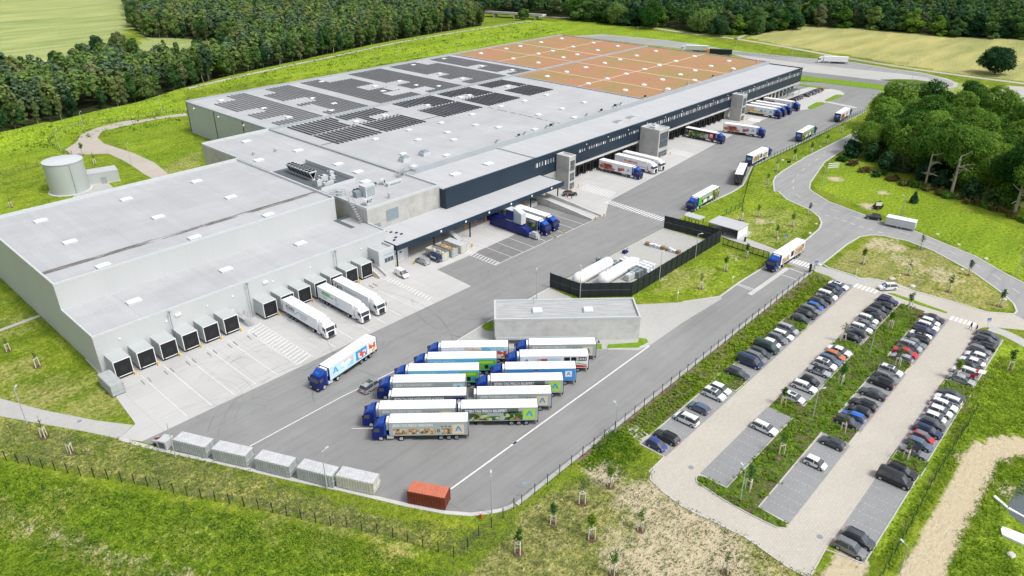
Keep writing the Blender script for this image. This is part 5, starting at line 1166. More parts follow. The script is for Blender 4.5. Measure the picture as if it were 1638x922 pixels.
        for k in range(3): rect('grey_paint', u+5.6, 1.35-k*.35, u+8.6-k*.5, 1.47-k*.35, 2)
    elif D == 'labels':
        rect('white_paint', 0, 0, L, H, 0); rect('green_paint', 1.6, 1.9, 5.0, 2.25, 2); rect('green_paint', 1.6, 1.5, 6.4, 1.8, 2); rect('pale_blue_paint', 2.0, .3, 3.6, 1.4, 2); rect('pale_blue_paint', 6.8, .2, 8.2, 1.3, 2); rect('grey_paint', 7.1, 1.5, 7.5, 2.2, 2)
        for k in range(8): rect('pale_blue_paint', 8.8+k*.3, 1.0, 9.0+k*.3, 1.2, 2)
    elif D == 'atl':
        rect('white_paint', 0, 0, L, H, 0); text('black_mark', 'ATL', 1.2, .9, 1.1, .03, wid=2.6); poly('red_paint', [(.5, 1.6), (1.0, 2.35), (2.4, 2.45), (1.2, 2.2), (.75, 1.5)], 2)
        for k in range(11): rect('grey_paint', 4.6+k*.42, 1.5, 4.85+k*.42, 1.75, 2)
    elif D == 'dark': rect('black_mark', 0, 0, L, H, 0)
    elif D == 'grey': rect('light_grey_metal', 0, 0, L, H, 0)
    else: rect('white_paint', 0, 0, L, H, 0)
    return out
slabs('bread_bg', (.36, .42, .41), .25, 50, .02, (.28, .33, .33), .6)
MIRROR_TEXT_DESIGNS = {}
def picture_mesh(design, side, L=13.5, H=2.75, z0=1.15, hw=1.28):
    """side +1: left side of lorry (front at left); -1: right side (front at right)"""
    def f():
        mb = MB(); rear_first = design in ('kuhn', 'labels', 'atl')
        for mat, pts, fs, l in side_picture(design, L, H):
            mb.mat(mat if mat in MATS else 'white_paint')
            off = .006+.005*l
            is_text = len(fs) > 3
            if is_text: umin = min(p[0] for p in pts); umax = max(p[0] for p in pts)
            vs = []
            for u, v in pts:
                if side > 0:
                    uu = u if not (rear_first and not is_text) else L-u
                    if rear_first and is_text: uu = L-umax-umin+u
                    x = L/2-uu                       # front (+x) at u = 0
                    vs.append((x, hw+off, z0+v))
                else:
                    if rear_first: uu = u            # u from the rear as seen
                    else: uu = (L-umax-umin+u) if is_text else L-u
                    x = -L/2+uu; vs.append((x, -hw-off, z0+v))
            flipf = (side > 0) and rear_first and not is_text or (side < 0 and not rear_first and not is_text)
            mb.add(vs, [g[::-1] for g in fs] if flipf else fs)
        return mb.mesh('side_picture')
    return cached(('pic', design, side, L, H), f)
def trailer_parts(root, design, colour='white', dx=0.0, rear='blue', L=13.6, legs=False, top='white_paint', body=None):
    body = body or ('blue_trim' if rear == 'blue' else 'white_paint')
    def box_():
        mb = MB().mat('white_paint' if design != 'dark' else 'black_mark'); h = L/2
        mb.box(-h, -1.275, 1.12, h, 1.275, 3.95); return mb.mesh('body')
    b0 = inst('body', cached(('tb', L, design == 'dark'), box_), root, (dx, 0, 0))
    def roof_():
        mb = MB().mat(top if top in MATS else 'white_paint').box(-L/2-.03, -1.29, 3.93, L/2+.03, 1.29, 4.0)
        mb.mat('plastic_white')
        for i in range(1, 14): mb.box(-L/2+i*L/14-.02, -1.27, 4.0, -L/2+i*L/14+.02, 1.27, 4.012)
        return mb.mesh('roof')
    inst('roof', cached(('tr', L, top), roof_), root, (dx, 0, 0))
    for s in (1, -1): inst('side_picture', picture_mesh(design, s, L-.1), root, (dx, 0, 0))
    fm = {'blue': 'dark_blue_paint', 'white': 'white_paint', 'black': 'black_mark', 'orange': 'orange_paint'}[rear]
    def ends():
        mb = MB().mat(fm).box(-L/2-.12, -1.29, .95, -L/2-.004, 1.29, 4.0).box(L/2+.004, -1.29, 1.1, L/2+.08, 1.29, 4.0)
        mb.mat('grey_paint').box(-L/2-.15, -.03, 1.2, -L/2-.125, .03, 3.9)
        mb.mat('sky_blue_paint' if rear == 'blue' else fm).box(-L/2-.14, -.7, 2.4, -L/2-.125, .7, 3.2)
        for y in (-.9, -.45, .45, .9): mb.mat('light_grey_metal').box(-L/2-.16, y-.02, 1.2, -L/2-.125, y+.02, 3.85)
        return mb.mesh('end_frame')
    inst('end_frame', cached(('te', L, rear), ends), root, (dx, 0, 0))
    def chas():
        mb = MB().mat('dark_metal').box(-L/2, -.5, .8, L/2-1, -.3, 1.12).box(-L/2, .3, .8, L/2-1, .5, 1.12).box(-L/2, -1.2, 1.02, L/2, 1.2, 1.12)
        mb.box(-1.5, -1.2, .45, 2.6, -1.1, 1.0).box(-1.5, 1.1, .45, 2.6, 1.2, 1.0).box(-L/2-.05, -1.2, .5, -L/2+.1, 1.2, .65)
        mb.mat('grille').box(-.5, -1.1, .5, 1.2, -.6, 1.0).box(-.5, .6, .5, 1.2, 1.1, 1.0); return mb.mesh('chassis')
    inst('chassis', cached(('tc', L), chas), root, (dx, 0, 0))
    for x in (-L/2+2.0, -L/2+3.35, -L/2+4.7):
        for s in (-1, 1): wheel(root, dx+x, s*1.03, .5, .4, 'grille')  # rims in darker grey: the shade under the trailer put into their colour
    def lamp(): return MB().mat('taillight_glass').box(-L/2-.13, .8, .72, -L/2-.02, 1.25, .9).mesh('tail_lamp')
    def lamp2(): return MB().mat('taillight_glass').box(-L/2-.13, -1.25, .72, -L/2-.02, -.8, .9).mesh('tail_lamp')
    inst('tail_lamp', cached(('tl', L), lamp), root, (dx, 0, 0)); inst('tail_lamp', cached(('tl2', L), lamp2), root, (dx, 0, 0))
    if design in ('kuhn', 'labels', 'atl', 'koel', 'plain', 'meat', 'food', 'ice') or True:
        def cool(): return MB().mat('plastic_white' if rear != 'blue' else 'white_paint').box(L/2+.09, -.85, 2.1, L/2+.55, .85, 3.85).mat('grille').box(L/2+.551, -.6, 2.4, L/2+.56, .6, 3.1).mesh('cooling_unit')
        inst('cooling_unit', cached(('cool', L, rear), cool), root, (dx, 0, 0))
    if legs:
        def lg(): return MB().mat('dark_metal').box(L/2-2.6, -.8, .05, L/2-2.4, -.6, 1.1).box(L/2-2.6, .6, .05, L/2-2.4, .8, 1.1).box(L/2-2.75, -.9, 0, L/2-2.25, .9, .06).mesh('landing_legs')
        inst('landing_legs', cached(('lg', L), lg), root, (dx, 0, 0))
def cab_parts(root, col='blue', fx=0.0, extra=None):
    """tractor whose front bumper is at x = fx (front +x); 5.9 m long"""
    c = {'blue': 'blue_paint', 'white': 'white_paint', 'orange': 'orange_paint', 'dark': 'dark_metal'}[col]
    cl = {'blue': 'cab_blue_light', 'white': 'white_paint', 'orange': 'orange_paint', 'dark': 'dark_metal'}[col]
    dk = 'dark_blue_paint' if col == 'blue' else c
    def cabm():
        # cab cross sections along x; y half width, z range
        secs = [(-2.25, 1.22, .95, 2.95), (-.55, 1.24, .8, 3.0), (-.22, 1.22, .55, 2.85), (-.02, 1.12, .5, 1.75), (0, 1.05, .5, 1.0)]
        mb = MB().mat(c)
        prof = [(-2.25, 1.0), (-2.25, 3.0), (-1.9, 3.12), (-.75, 3.12), (-.35, 2.95), (-.12, 1.85), (0, 1.6), (.02, .5), (-.35, .35), (-1.0, .35), (-1.05, .95), (-1.95, .95), (-2.0, 1.0)]
        mb.profile(prof, -1.22, 1.22); me = mb.mesh('cab'); return me
    inst('cab', cached(('cab', col), cabm), root, (fx, 0, 0))
    def defl():
        mb = MB().mat(cl).add([(-2.2, -1.15, 3.1), (-.75, -1.0, 3.12), (-.75, 1.0, 3.12), (-2.2, 1.15, 3.1), (-2.2, -1.15, 3.85), (-1.55, -1.0, 3.72), (-1.55, 1.0, 3.72), (-2.2, 1.15, 3.85)],
            [(0, 3, 2, 1), (0, 1, 5, 4), (1, 2, 6, 5), (2, 3, 7, 6), (4, 5, 6, 7), (3, 0, 4, 7)])
        mb.add([(-2.15, -1.23, 1.2), (-2.55, -1.23, 1.2), (-2.55, -1.23, 3.8), (-2.2, -1.2, 3.8), (-2.15, -1.15, 1.2), (-2.55, -1.15, 1.2), (-2.55, -1.15, 3.8), (-2.2, -1.12, 3.8)], [(0, 1, 2, 3), (7, 6, 5, 4), (0, 4, 5, 1), (1, 5, 6, 2), (2, 6, 7, 3), (3, 7, 4, 0)])
        mb.add([(-2.15, 1.23, 1.2), (-2.55, 1.23, 1.2), (-2.55, 1.23, 3.8), (-2.2, 1.2, 3.8), (-2.15, 1.15, 1.2), (-2.55, 1.15, 1.2), (-2.55, 1.15, 3.8), (-2.2, 1.12, 3.8)], [(3, 2, 1, 0), (4, 5, 6, 7), (1, 5, 4, 0), (2, 6, 5, 1), (3, 7, 6, 2), (0, 4, 7, 3)])
        if col == 'blue':
            mb.mat('plastic_white').add([(-1.50, -.55, 3.66), (-1.05, -.55, 3.33), (-1.05, .55, 3.33), (-1.50, .55, 3.66)], [(0, 1, 2, 3)])
        return mb.mesh('roof_deflector')
    d_ = inst('roof_deflector', cached(('def', col), defl), root, (fx, 0, 0.01))
    if col == 'blue':
        def lt():
            vs, fs, wd = text_polys('AUDI' if False else 'ALDI', 1.0, .02)
            mb = MB().mat('mid_blue_paint'); k = .95/wd
            # laid on the sloping deflector panel, readable from the front
            P0 = Vector((-1.12, .48, 3.40)); du = Vector((0, -1, 0)); dv = Vector((-.45, 0, .33)).normalized()
            mb.add([P0+du*(a*k)+dv*(b_*k*1.2)+Vector((.012, 0, .016)) for a, b_, _ in vs], fs); return mb.mesh('lettering')
        inst('lettering', cached('cablet', lt), root, (fx, 0, .02))
    def win():
        mb = MB().mat('car_glass').add([(-.335, -1.08, 2.88), (-.335, 1.08, 2.88), (-.115, 1.08, 1.92), (-.115, -1.08, 1.92)], [(0, 3, 2, 1), (0, 1, 2, 3)][:1])
        return mb.mesh('windscreen')
    def win_o():
        mb = MB().mat('car_glass'); mb.profile([(-.40, 2.84), (-.355, 2.88), (-.11, 1.95), (-.17, 1.9)], -1.08, 1.08)
        return mb.mesh('windscreen')
    inst('windscreen', cached('twin', win_o), root, (fx+.012, 0, 0))
    for s in (-1, 1):
        def sw(s=s): return MB().mat('car_glass').profile([(-1.35, 1.95), (-1.35, 2.7), (-.5, 2.7), (-.28, 1.95)], s*1.215, s*1.228).mesh('side_window')
        inst('side_window', cached(('tsw', s), sw), root, (fx, 0, 0))
        def mir(s=s): return MB().mat('dark_metal').box(-.25, s*1.3, 1.9, -.1, s*1.52, 2.75).box(-.2, s*1.2, 2.6, -.15, s*1.35, 2.66).mesh('mirror')
        inst('mirror', cached(('tmir', s), mir), root, (fx, 0, 0))
        def hl(s=s): return MB().mat('headlight_glass').box(-.1, s*.75, .62, .035, s*1.15, .85).mesh('headlight')
        inst('headlight', cached(('thl', s), hl), root, (fx, 0, 0))
        def tk_(s=s): return MB().mat('light_grey_metal' if s > 0 else 'white_paint').box(-3.7, s*.75, .5, -2.6, s*1.2, 1.0).mesh('fuel_tank')
        inst('fuel_tank', cached(('ttk', s), tk_), root, (fx, 0, 0))
    def gr(): return MB().mat('dark_metal').box(-.05, -.8, .55, .03, .8, 1.75 if col != 'blue' else 1.3).box(-.5, -1.1, .33, .04, 1.1, .5).box(-1.0, -.7, 3.13, -.6, -.3, 3.16).mesh('grille')
    inst('grille', cached(('tgr', col), gr), root, (fx, 0, 0))
    def ch_(): return MB().mat('dark_metal').box(-5.9, -.45, .6, -1.0, .45, .95).box(-5.2, -.5, .95, -4.0, .5, 1.08).mesh('chassis')
    inst('chassis', cached('tch', ch_), root, (fx, 0, 0))
    for x in (-1.5, -5.05):
        for s in (-1, 1): wheel(root, fx+x, s*1.02, .5, .34 if x > -2 else .55)
def lorry(label, cen, ang, design, cab='blue', rear='blue', L=13.6, group=None, cat='lorry', legs=False, top='white_paint', shift=0.0):
    """cen = centre of the trailer on the ground"""
    r = thing('articulated_lorry' if cab else 'semi_trailer', label, cat, (cen[0], cen[1], .03), R_(ang), group)
    trailer_parts(r, design, dx=0, rear=rear, L=L, legs=legs or not cab, top=top)
    if cab: cab_parts(r, cab, L/2+2.75+.35)
    return r
T_, Q_ = crop(560, 520, 420), crop(380, 400, 300)
D4, D5 = crop(880, 150, 400), crop(1060, 130, 240)
def mid(f, a, b, z=4.0):
    p = G(*(f(*a) if f else a), z); q = G(*(f(*b) if f else b), z); return ((p[0]+q[0])/2, (p[1]+q[1])/2)
HG = 'white roofed trailers parked in the slanting herringbone rows'
lorry('nearest blue lorry of the herringbone rows, bread crates and cream logo square on its side', mid(T_, (729, 572), (250, 585)), 134, 'baked', group=HG)
lorry('blue lorry second from the front of left herringbone row, bread trailer half hidden', mid(T_, (655, 493), (187, 498)), 134, 'baked', group=HG)
lorry('uncoupled trailer reading JEDEN TAG EINE RIESENSTARKE AUSWAHL in the left herringbone row', mid(T_, (720, 414), (266, 420)), 134, 'choice', cab=None, group=HG, cat='trailer')
lorry('blue lorry behind the uncoupled left row trailer, with pale blue logo square', mid(T_, (715, 330), (274, 334)), 134, 'served', group=HG)
lorry('blue trailer lorry with green rear panel, third from the back of left herringbone row', mid(T_, (800, 258), (368, 264)), 134, 'morning', group=HG)
lorry('blue trailer lorry with green rear panel, second from the back of left herringbone row', mid(T_, (908, 185), (489, 191)), 134, 'morning', group=HG)
lorry('blue lorry at the back of left herringbone row, people and fruit on trailer', mid(T_, (983, 115), (570, 121)), 134, 'people', group=HG)
lorry('front uncoupled trailer of the right herringbone row, vegetable picture and lime logo square', mid(T_, (1163, 487), (699, 494)), 134, 'delivered', cab=None, group=HG, cat='trailer')
lorry('uncoupled trailer second in the right herringbone row with cream logo square', mid(T_, (1247, 403), (797, 408)), 134, 'baked', cab=None, group=HG, cat='trailer')
lorry('blue lorry in the right herringbone row with lime green logo square on its trailer', mid(T_, (1320, 320), (883, 327)), 134, 'delivered', group=HG)
lorry('blue lorry with plain mid blue trailer side and small white logo square', mid(T_, (1400, 247), (973, 255)), 134, 'plainblue', group=HG)
lorry('blue lorry with white trailer, black squares and red and green swoosh', mid(T_, (1480, 170), (1062, 176)), 134, 'bistro', group=HG)
lorry('blue lorry at the back of the right herringbone row beside the concrete building', mid(T_, (1529, 99), (1117, 105)), 134, 'baked', group=HG)
DG = 'lorries backed onto the docks'
lorry('white lorry with black KÜHN lettering and blue line at the cold store docks', (74.0, 131.1), -90, 'kuhn', 'white', 'white', group=DG)
lorry('white lorry with green stripes at the cold store docks, middle of the three', (83.2, 130.9), -90, 'labels', 'white', 'white', group=DG)
lorry('white lorry lettered ATL with red swoosh at the cold store docks', (87.8, 131.1), -90, 'atl', 'white', 'white', group=DG)
lorry('blue lorry with meat picture next to the white Koeltrans lorry at the main docks', mid(D4, (340, 430), (545, 475)), -88, 'meat', group=DG)
lorry('white lorry lettered Koeltrans in red at the main docks', (216.2, 140.2), -90, 'koel', 'white', 'white', group=DG)
lorry('plain white lorry behind the Koeltrans one, right beside the middle stair tower', (220.9, 140.2), -90, 'plain', 'white', 'white', group=DG)
lorry('blue lorry with black vegetable trailer and red sign at the docks past the middle tower', mid(D5, (270, 500), (593, 562)), -89, 'veg', group=DG)
lorry('blue lorry with meat picture pulling away from the docks, clear of the wall', mid(D5, (690, 455), (1030, 500)), -79, 'meat', group=DG)
lorry('blue lorry with yellow food picture, nearest of three by far stair tower', mid(D5, (925, 258), (1215, 298)), -87, 'food', group=DG)
lorry('blue lorry, middle of the three close together past the far stair tower', (323.2, 141.2), -88, 'meat', group=DG)
lorry('blue lorry, farthest of the three close together past the far stair tower', (328.2, 141.0), -87, 'food', group=DG)
lorry('blue lorry with meat picture standing alone near the parked cars at the far docks', mid(D5, (1115, 178), (1430, 222)), -87, 'meat', group=DG)
LG = 'lorries driving or waiting on the yard road'
lorry('blue lorry driving across the yard past the cold store with pale blue ice cream trailer', mid(None, (480+865/7.68, 520+135/7.68), (480+300/7.68, 520+505/7.68)), -169+360, 'ice', group=LG)
lorry('blue lorry coming towards the camera on the yard road with green salad picture', mid(D4, (1088, 600), (950, 680)), 182, 'salad', group=LG)
lorry('white roofed trailer with black rear doors waiting at the kerb of the yard road', (230.4, 105.6), 20, 'dark', cab='dark', rear='black', group=LG)
lorry('blue lorry right in front of the black doored trailer on the yard road', mid(D4, (1307, 405), (1412, 353)), 2, 'bread', group=LG)
lorry('blue lorry driving away along the green fence with dark picture trailer', mid(cC, (560, 638), (620, 602)), 3, 'salad', group=LG)
lorry('blue lorry farthest along the yard road near the far zebra crossing', mid(cC, (745, 546), (793, 516)), 4, 'meat', group=LG)
lorry('blue lorry leaving over the zebra crossing at the gate', mid(crop(1150, 350, 240), (890, 230), (650, 380)), 178, 'bread', group=LG)
lorry('plain white lorry alone on the far lane by the tan field', mid(cC, (785, 278), (690, 266)), 118, 'plain', 'white', 'white', group='lorries on the far lane')
lorry('grey trailer lorry half hidden behind the sedum roof', mid(crop(860, 40, 380), (1180, 142), (1020, 142)), 120, 'grey', 'white', 'white', group='lorries on the far lane')
lorry('black lorry with orange front behind the sedum roof corner', mid(crop(860, 40, 380), (1340, 165), (1190, 168)), 118, 'dark', 'orange', 'black', group='lorries on the far lane', top='membrane_dark')
lorry('blue lorry with lime logo trailer parked under the navy canopy', (149.0, 132.8), -90, 'delivered', group='lorries under the canopy')
lorry('blue lorry parked farthest right under the navy canopy', (153.0, 133.2), -90, 'food', group='lorries under the canopy')
# blue waste press with tall hopper and louvred hood beside the lorries under the canopy
wp = thing('waste_press', 'blue waste press with tall silver louvred hood beside the lorries under the canopy', 'waste press', (144.7, 130.4, 0))
MB().mat('dark_blue_paint').box(-1.15, 4.1, .3, 1.15, 12, 3.3).mat('dark_metal').box(-.8, 4.1, 0, .8, 12, .3).obj('container', wp)
MB().mat('blue_paint').box(-1.2, 1.6, .3, 1.2, 4.0, 6.7).mat('light_grey_metal').box(-1.25, 1.55, 3.5, 1.25, 4.05, 3.6).box(-1.25, 1.55, 6.6, 1.25, 4.05, 6.75).obj('hopper', wp)
MB().mat('blue_paint').add([(-1.3, -4.5, .6), (1.3, -4.5, .6), (1.3, 1.6, .6), (-1.3, 1.6, .6), (-1.1, -3.8, 2.3), (1.1, -3.8, 2.3), (1.3, 1.6, 3.0), (-1.3, 1.6, 3.0)], [(0, 3, 2, 1), (4, 5, 6, 7), (0, 1, 5, 4), (1, 2, 6, 5), (2, 3, 7, 6), (3, 0, 4, 7)]).obj('press_body', wp)
mb = MB().mat('light_grey_metal').add([(-.6, -1.4, 3.0), (1.4, -1.4, 3.0), (1.4, 1.58, 3.0), (-.6, 1.58, 3.0), (-.6, -1.4, 6.2), (1.4, -1.4, 6.2), (1.4, 1.58, 7.4), (-.6, 1.58, 7.4)], [(0, 3, 2, 1), (4, 5, 6, 7), (0, 1, 5, 4), (1, 2, 6, 5), (2, 3, 7, 6), (3, 0, 4, 7)])
mb.mat('grille')
for i in range(7): mb.box(-.66, -1.3, 3.2+i*.42, -.605, 1.5, 3.32+i*.42)
mb.obj('hood', wp)
MB().mat('galvanised').box(-.8, -7.2, .4, .8, -4.5, 1.5).box(-.6, -6.8, 1.5, .6, -5.2, 2.0).mat('light_grey_metal').box(-.15, -9.6, .15, .15, -7.2, .45).tube((-.5, -8, .1), (.3, -6.8, 1.0), .12).obj('drive_unit', wp)
# ---- cars
def car_profile(kind):
    # (x, zbottom, zbelt, ztop, wbelt, wtop, zone)  from rear to front ; L,W,H given
    if kind == 'hatch': L, W, H, hood, ra, rb = 4.15, 1.76, 1.47, 1.0, .10, .55
    elif kind == 'small': L, W, H, hood, ra, rb = 3.6, 1.64, 1.5, .72, .08, .38
    elif kind == 'estate': L, W, H, hood, ra, rb = 4.75, 1.84, 1.48, 1.2, .12, .55
    elif kind == 'suv': L, W, H, hood, ra, rb = 4.5, 1.87, 1.66, 1.08, .12, .50
    elif kind == 'saloon': L, W, H, hood, ra, rb = 4.8, 1.85, 1.44, 1.2, .75, 1.5
    elif kind == 'mpv': L, W, H, hood, ra, rb = 4.7, 1.9, 1.74, .85, .08, .35
    elif kind == 'panelvan': L, W, H, hood, ra, rb = 4.4, 1.82, 1.83, .85, .05, .12
    elif kind == 'van': L, W, H, hood, ra, rb = 5.3, 2.0, 2.0, .75, .05, .2
    elif kind == 'open': L, W, H, hood, ra, rb = 4.3, 1.8, 1.3, 1.25, .9, 1.5
    hb = .60*H if kind not in ('van', 'panelvan') else .56*H
    hx = L/2-hood; wl = .62 if kind not in ('van', 'mpv', 'panelvan') else .75
    w_ = W/2
    st = [(-L/2, .32, .55, .56, w_*.80, w_*.66), (-L/2+.05, .24, hb*.9, hb*.93, w_*.92, w_*.78), (-L/2+ra, .22, hb, hb+.03, w_*.97, w_*.86),
          (-L/2+rb, .22, hb, H-.04, w_, w_*.76), (-L/2+rb+.5, .22, hb, H, w_, w_*.77), (-.15, .22, hb, H, w_, w_*.78), (-.05, .22, hb, H, w_, w_*.78),
          (hx-wl-.28, .22, hb-.02, H-.02, w_, w_*.77), (hx-wl, .22, hb-.03, H-.08, w_, w_*.75), (hx+.05, .22, hb-.04, hb, w_*.99, w_*.84), (hx+.1, .22, hb-.05, hb-.02, w_*.98, w_*.84),
          (L/2-.35, .22, hb*.86, hb*.90, w_*.94, w_*.80), (L/2-.06, .24, hb*.66, hb*.72, w_*.84, w_*.70), (L/2, .32, .50, .52, w_*.74, w_*.6)]
    # zones between i and i+1 : top/side
    zone = ['b', 'b', 'R', 'S', 'S', 'P', 'S', 'S', 'F', 'b', 'b', 'b', 'b']
    if kind == 'saloon' or kind == 'open': pass
    return L, W, H, st, zone
def car_meshes(kind, colour):
    def f():
        L, W, H, st, zone = car_profile(kind); paint = MB().mat('car_'+colour); glass = MB().mat('car_glass')
        rings = []
        for x, zb, zl, zt, wb, wt in st:
            half = [(wb*.86, zb), (wb*.99, zb+.10), (wb, (zb+zl)/2+.05), (wb*.965, zl), (wt, zt-.05 if zt > zl+.06 else zl+(zt-zl)*.5), (wt*.86, zt-.005), (0, zt+.015)]
            ring = [(x, y, z) for y, z in half]+[(x, -y, z) for y, z in half[-2::-1]]; rings.append(ring)
        n = len(rings[0])
        for i in range(len(rings)-1):
            for j in range(n-1):
                jj = min(j, n-2-j); z_ = zone[i]; isg = False
                if jj == 3 and z_ in 'RSF': isg = True
                if jj >= 4 and z_ in 'RF': isg = True
                if kind in ('panelvan', 'van') and z_ in 'R': isg = False
                if kind in ('panelvan',) and i < 7: isg = False
                if kind == 'open' and i in (4, 5, 6, 7) and jj >= 4: isg = False
                a, b_, c, d_ = rings[i][j], rings[i+1][j], rings[i+1][j+1], rings[i][j+1]
                (glass if isg else paint).add([a, b_, c, d_], [(0, 3, 2, 1)])
            paint.add([rings[i][0], rings[i+1][0], rings[i+1][-1], rings[i][-1]], [(0, 1, 2, 3)])
        paint.add(rings[0], [tuple(range(n))]); paint.add(rings[-1], [tuple(range(n-1, -1, -1))])
        # wheel arches, sills and trim
        paint.mat('black_mark').box(-L/2+.35, -W/2*.97, .17, L/2-.35, W/2*.97, .26)
        ax = L/2-.82
        for x in (-ax+.0, ax):
            for s in (-1, 1): paint.tube((x, s*(W/2*.90), .34), (x, s*(W/2+.006), .34), .385, n=16)
        if kind in ('open',): paint.mat('black_cloth').box(-1.15, -.62, .9, .55, .62, H+.03)
        def weld(mb, nm):
            me = mb.mesh(nm, True); bm = __import__('bmesh').new(); bm.from_mesh(me); __import__('bmesh').ops.remove_doubles(bm, verts=bm.verts, dist=.001)
            bm.normal_update(); bm.to_mesh(me); bm.free()
            try: me.set_sharp_from_angle(angle=R_(38))
            except Exception: pass
            return me
        return weld(paint, 'body'), weld(glass, 'windows'), L, W, H, st
    return cached(('car', kind, colour), f)
def car_small(kind, parent, glassroof=False):
    L, W, H, st, zone = car_profile(kind); ax = L/2-.82; r = .33 if kind not in ('suv', 'van') else .37
    for x in (-ax, ax):
        for s in (-1, 1): wheel(parent, x, s*(W/2-.09), r, .21, 'light_grey_metal')
    hb = st[10][2]
    for s in (-1, 1):
        def hl(s=s): return MB().mat('headlight_glass').add([(L/2-.34, s*W/2*.90, hb*.84), (L/2-.03, s*W/2*.66, hb*.66), (L/2-.01, s*W/2*.62, hb*.56), (L/2-.30, s*W/2*.965, hb*.64), (L/2-.07, s*W/2*.82, hb*.60)], [(0, 1, 2, 4, 3), (3, 4, 2, 1, 0)]).mesh('headlight')
        def tl(s=s): return MB().mat('taillight_glass').box(-L/2+.0, s*W/2*.62, hb*.72, -L/2+.13, s*W/2*.97, hb*.98).mesh('tail_light')
        inst('headlight', cached(('chl', kind, s), hl), parent); inst('tail_light', cached(('ctl', kind, s), tl), parent)
        def mi(s=s): return MB().mat('black_mark').box(L/2-(L/2-st[9][0])-.35, s*(W/2+.01), hb-.02, L/2-(L/2-st[9][0])-.22, s*(W/2+.17), hb+.14).mesh('mirror')
        inst('mirror', cached(('cmi', kind, s), mi), parent)
    def gr(): return MB().mat('black_mark').box(L/2-.12, -W*.24, .34, L/2+.012, W*.24, .50).mesh('grille')
    inst('grille', cached(('cgr', kind), gr), parent)
    def pl(): return MB().mat('plastic_white').box(L/2+.0, -.26, .36, L/2+.025, .26, .46).box(-L/2-.02, -.26, .58, -L/2+.03, .26, .68).mesh('number_plate')
    inst('number_plate', cached(('cpl', kind), pl), parent)
    if glassroof:
        def sr(): return MB().mat('car_glass').box(-.75, -W/2*.5, H+.0, .35, W/2*.5, H+.022).mesh('sunroof')
        inst('sunroof', cached(('csr', kind), sr), parent)
    if kind in ('estate', 'suv', 'mpv'):
        def rl(): return MB().mat('black_mark').box(-L/2+.75, -W/2*.72, H-.02, .45, -W/2*.68, H+.05).box(-L/2+.75, W/2*.68, H-.02, .45, W/2*.72, H+.05).mesh('roof_rail')
        inst('roof_rail', cached(('crl', kind), rl), parent)
def car(kind, colour, pos, ang, label, group='cars in the staff car park', sun=False, cat='car', name='parked_car', roofmat=None):
    r = thing(name, label, cat, (pos[0], pos[1], .03), R_(ang), group)
    b_, g_, L, W, H, st = car_meshes(kind, colour); inst('body', b_, r); inst('windows', g_, r); car_small(kind, r, sun)
    if roofmat:
        if kind == 'van': MB().mat(roofmat).box(-L/2+.22, -W/2*.79, H-.12, L/2-1.5, W/2*.79, H+.03).obj('roof_panel', r)
        else: MB().mat(roofmat).box(-L/2+.7, -W/2*.68, H+.0, .5, W/2*.68, H+.03).obj('roof_panel', r)
    return r
KW = {'hatch': 'hatchback', 'small': 'small car', 'estate': 'estate', 'suv': 'SUV', 'saloon': 'saloon', 'mpv': 'people carrier', 'panelvan': 'small panel van', 'van': 'passenger van', 'open': 'open top car'}
P1, P2, P3, P4, P5, P6 = crop(1100, 480, 240), crop(1280, 420, 240), crop(1020, 600, 240), crop(1200, 560, 240), crop(1380, 520, 240), crop(1380, 640, 240)
DN, UPW = -90, 90
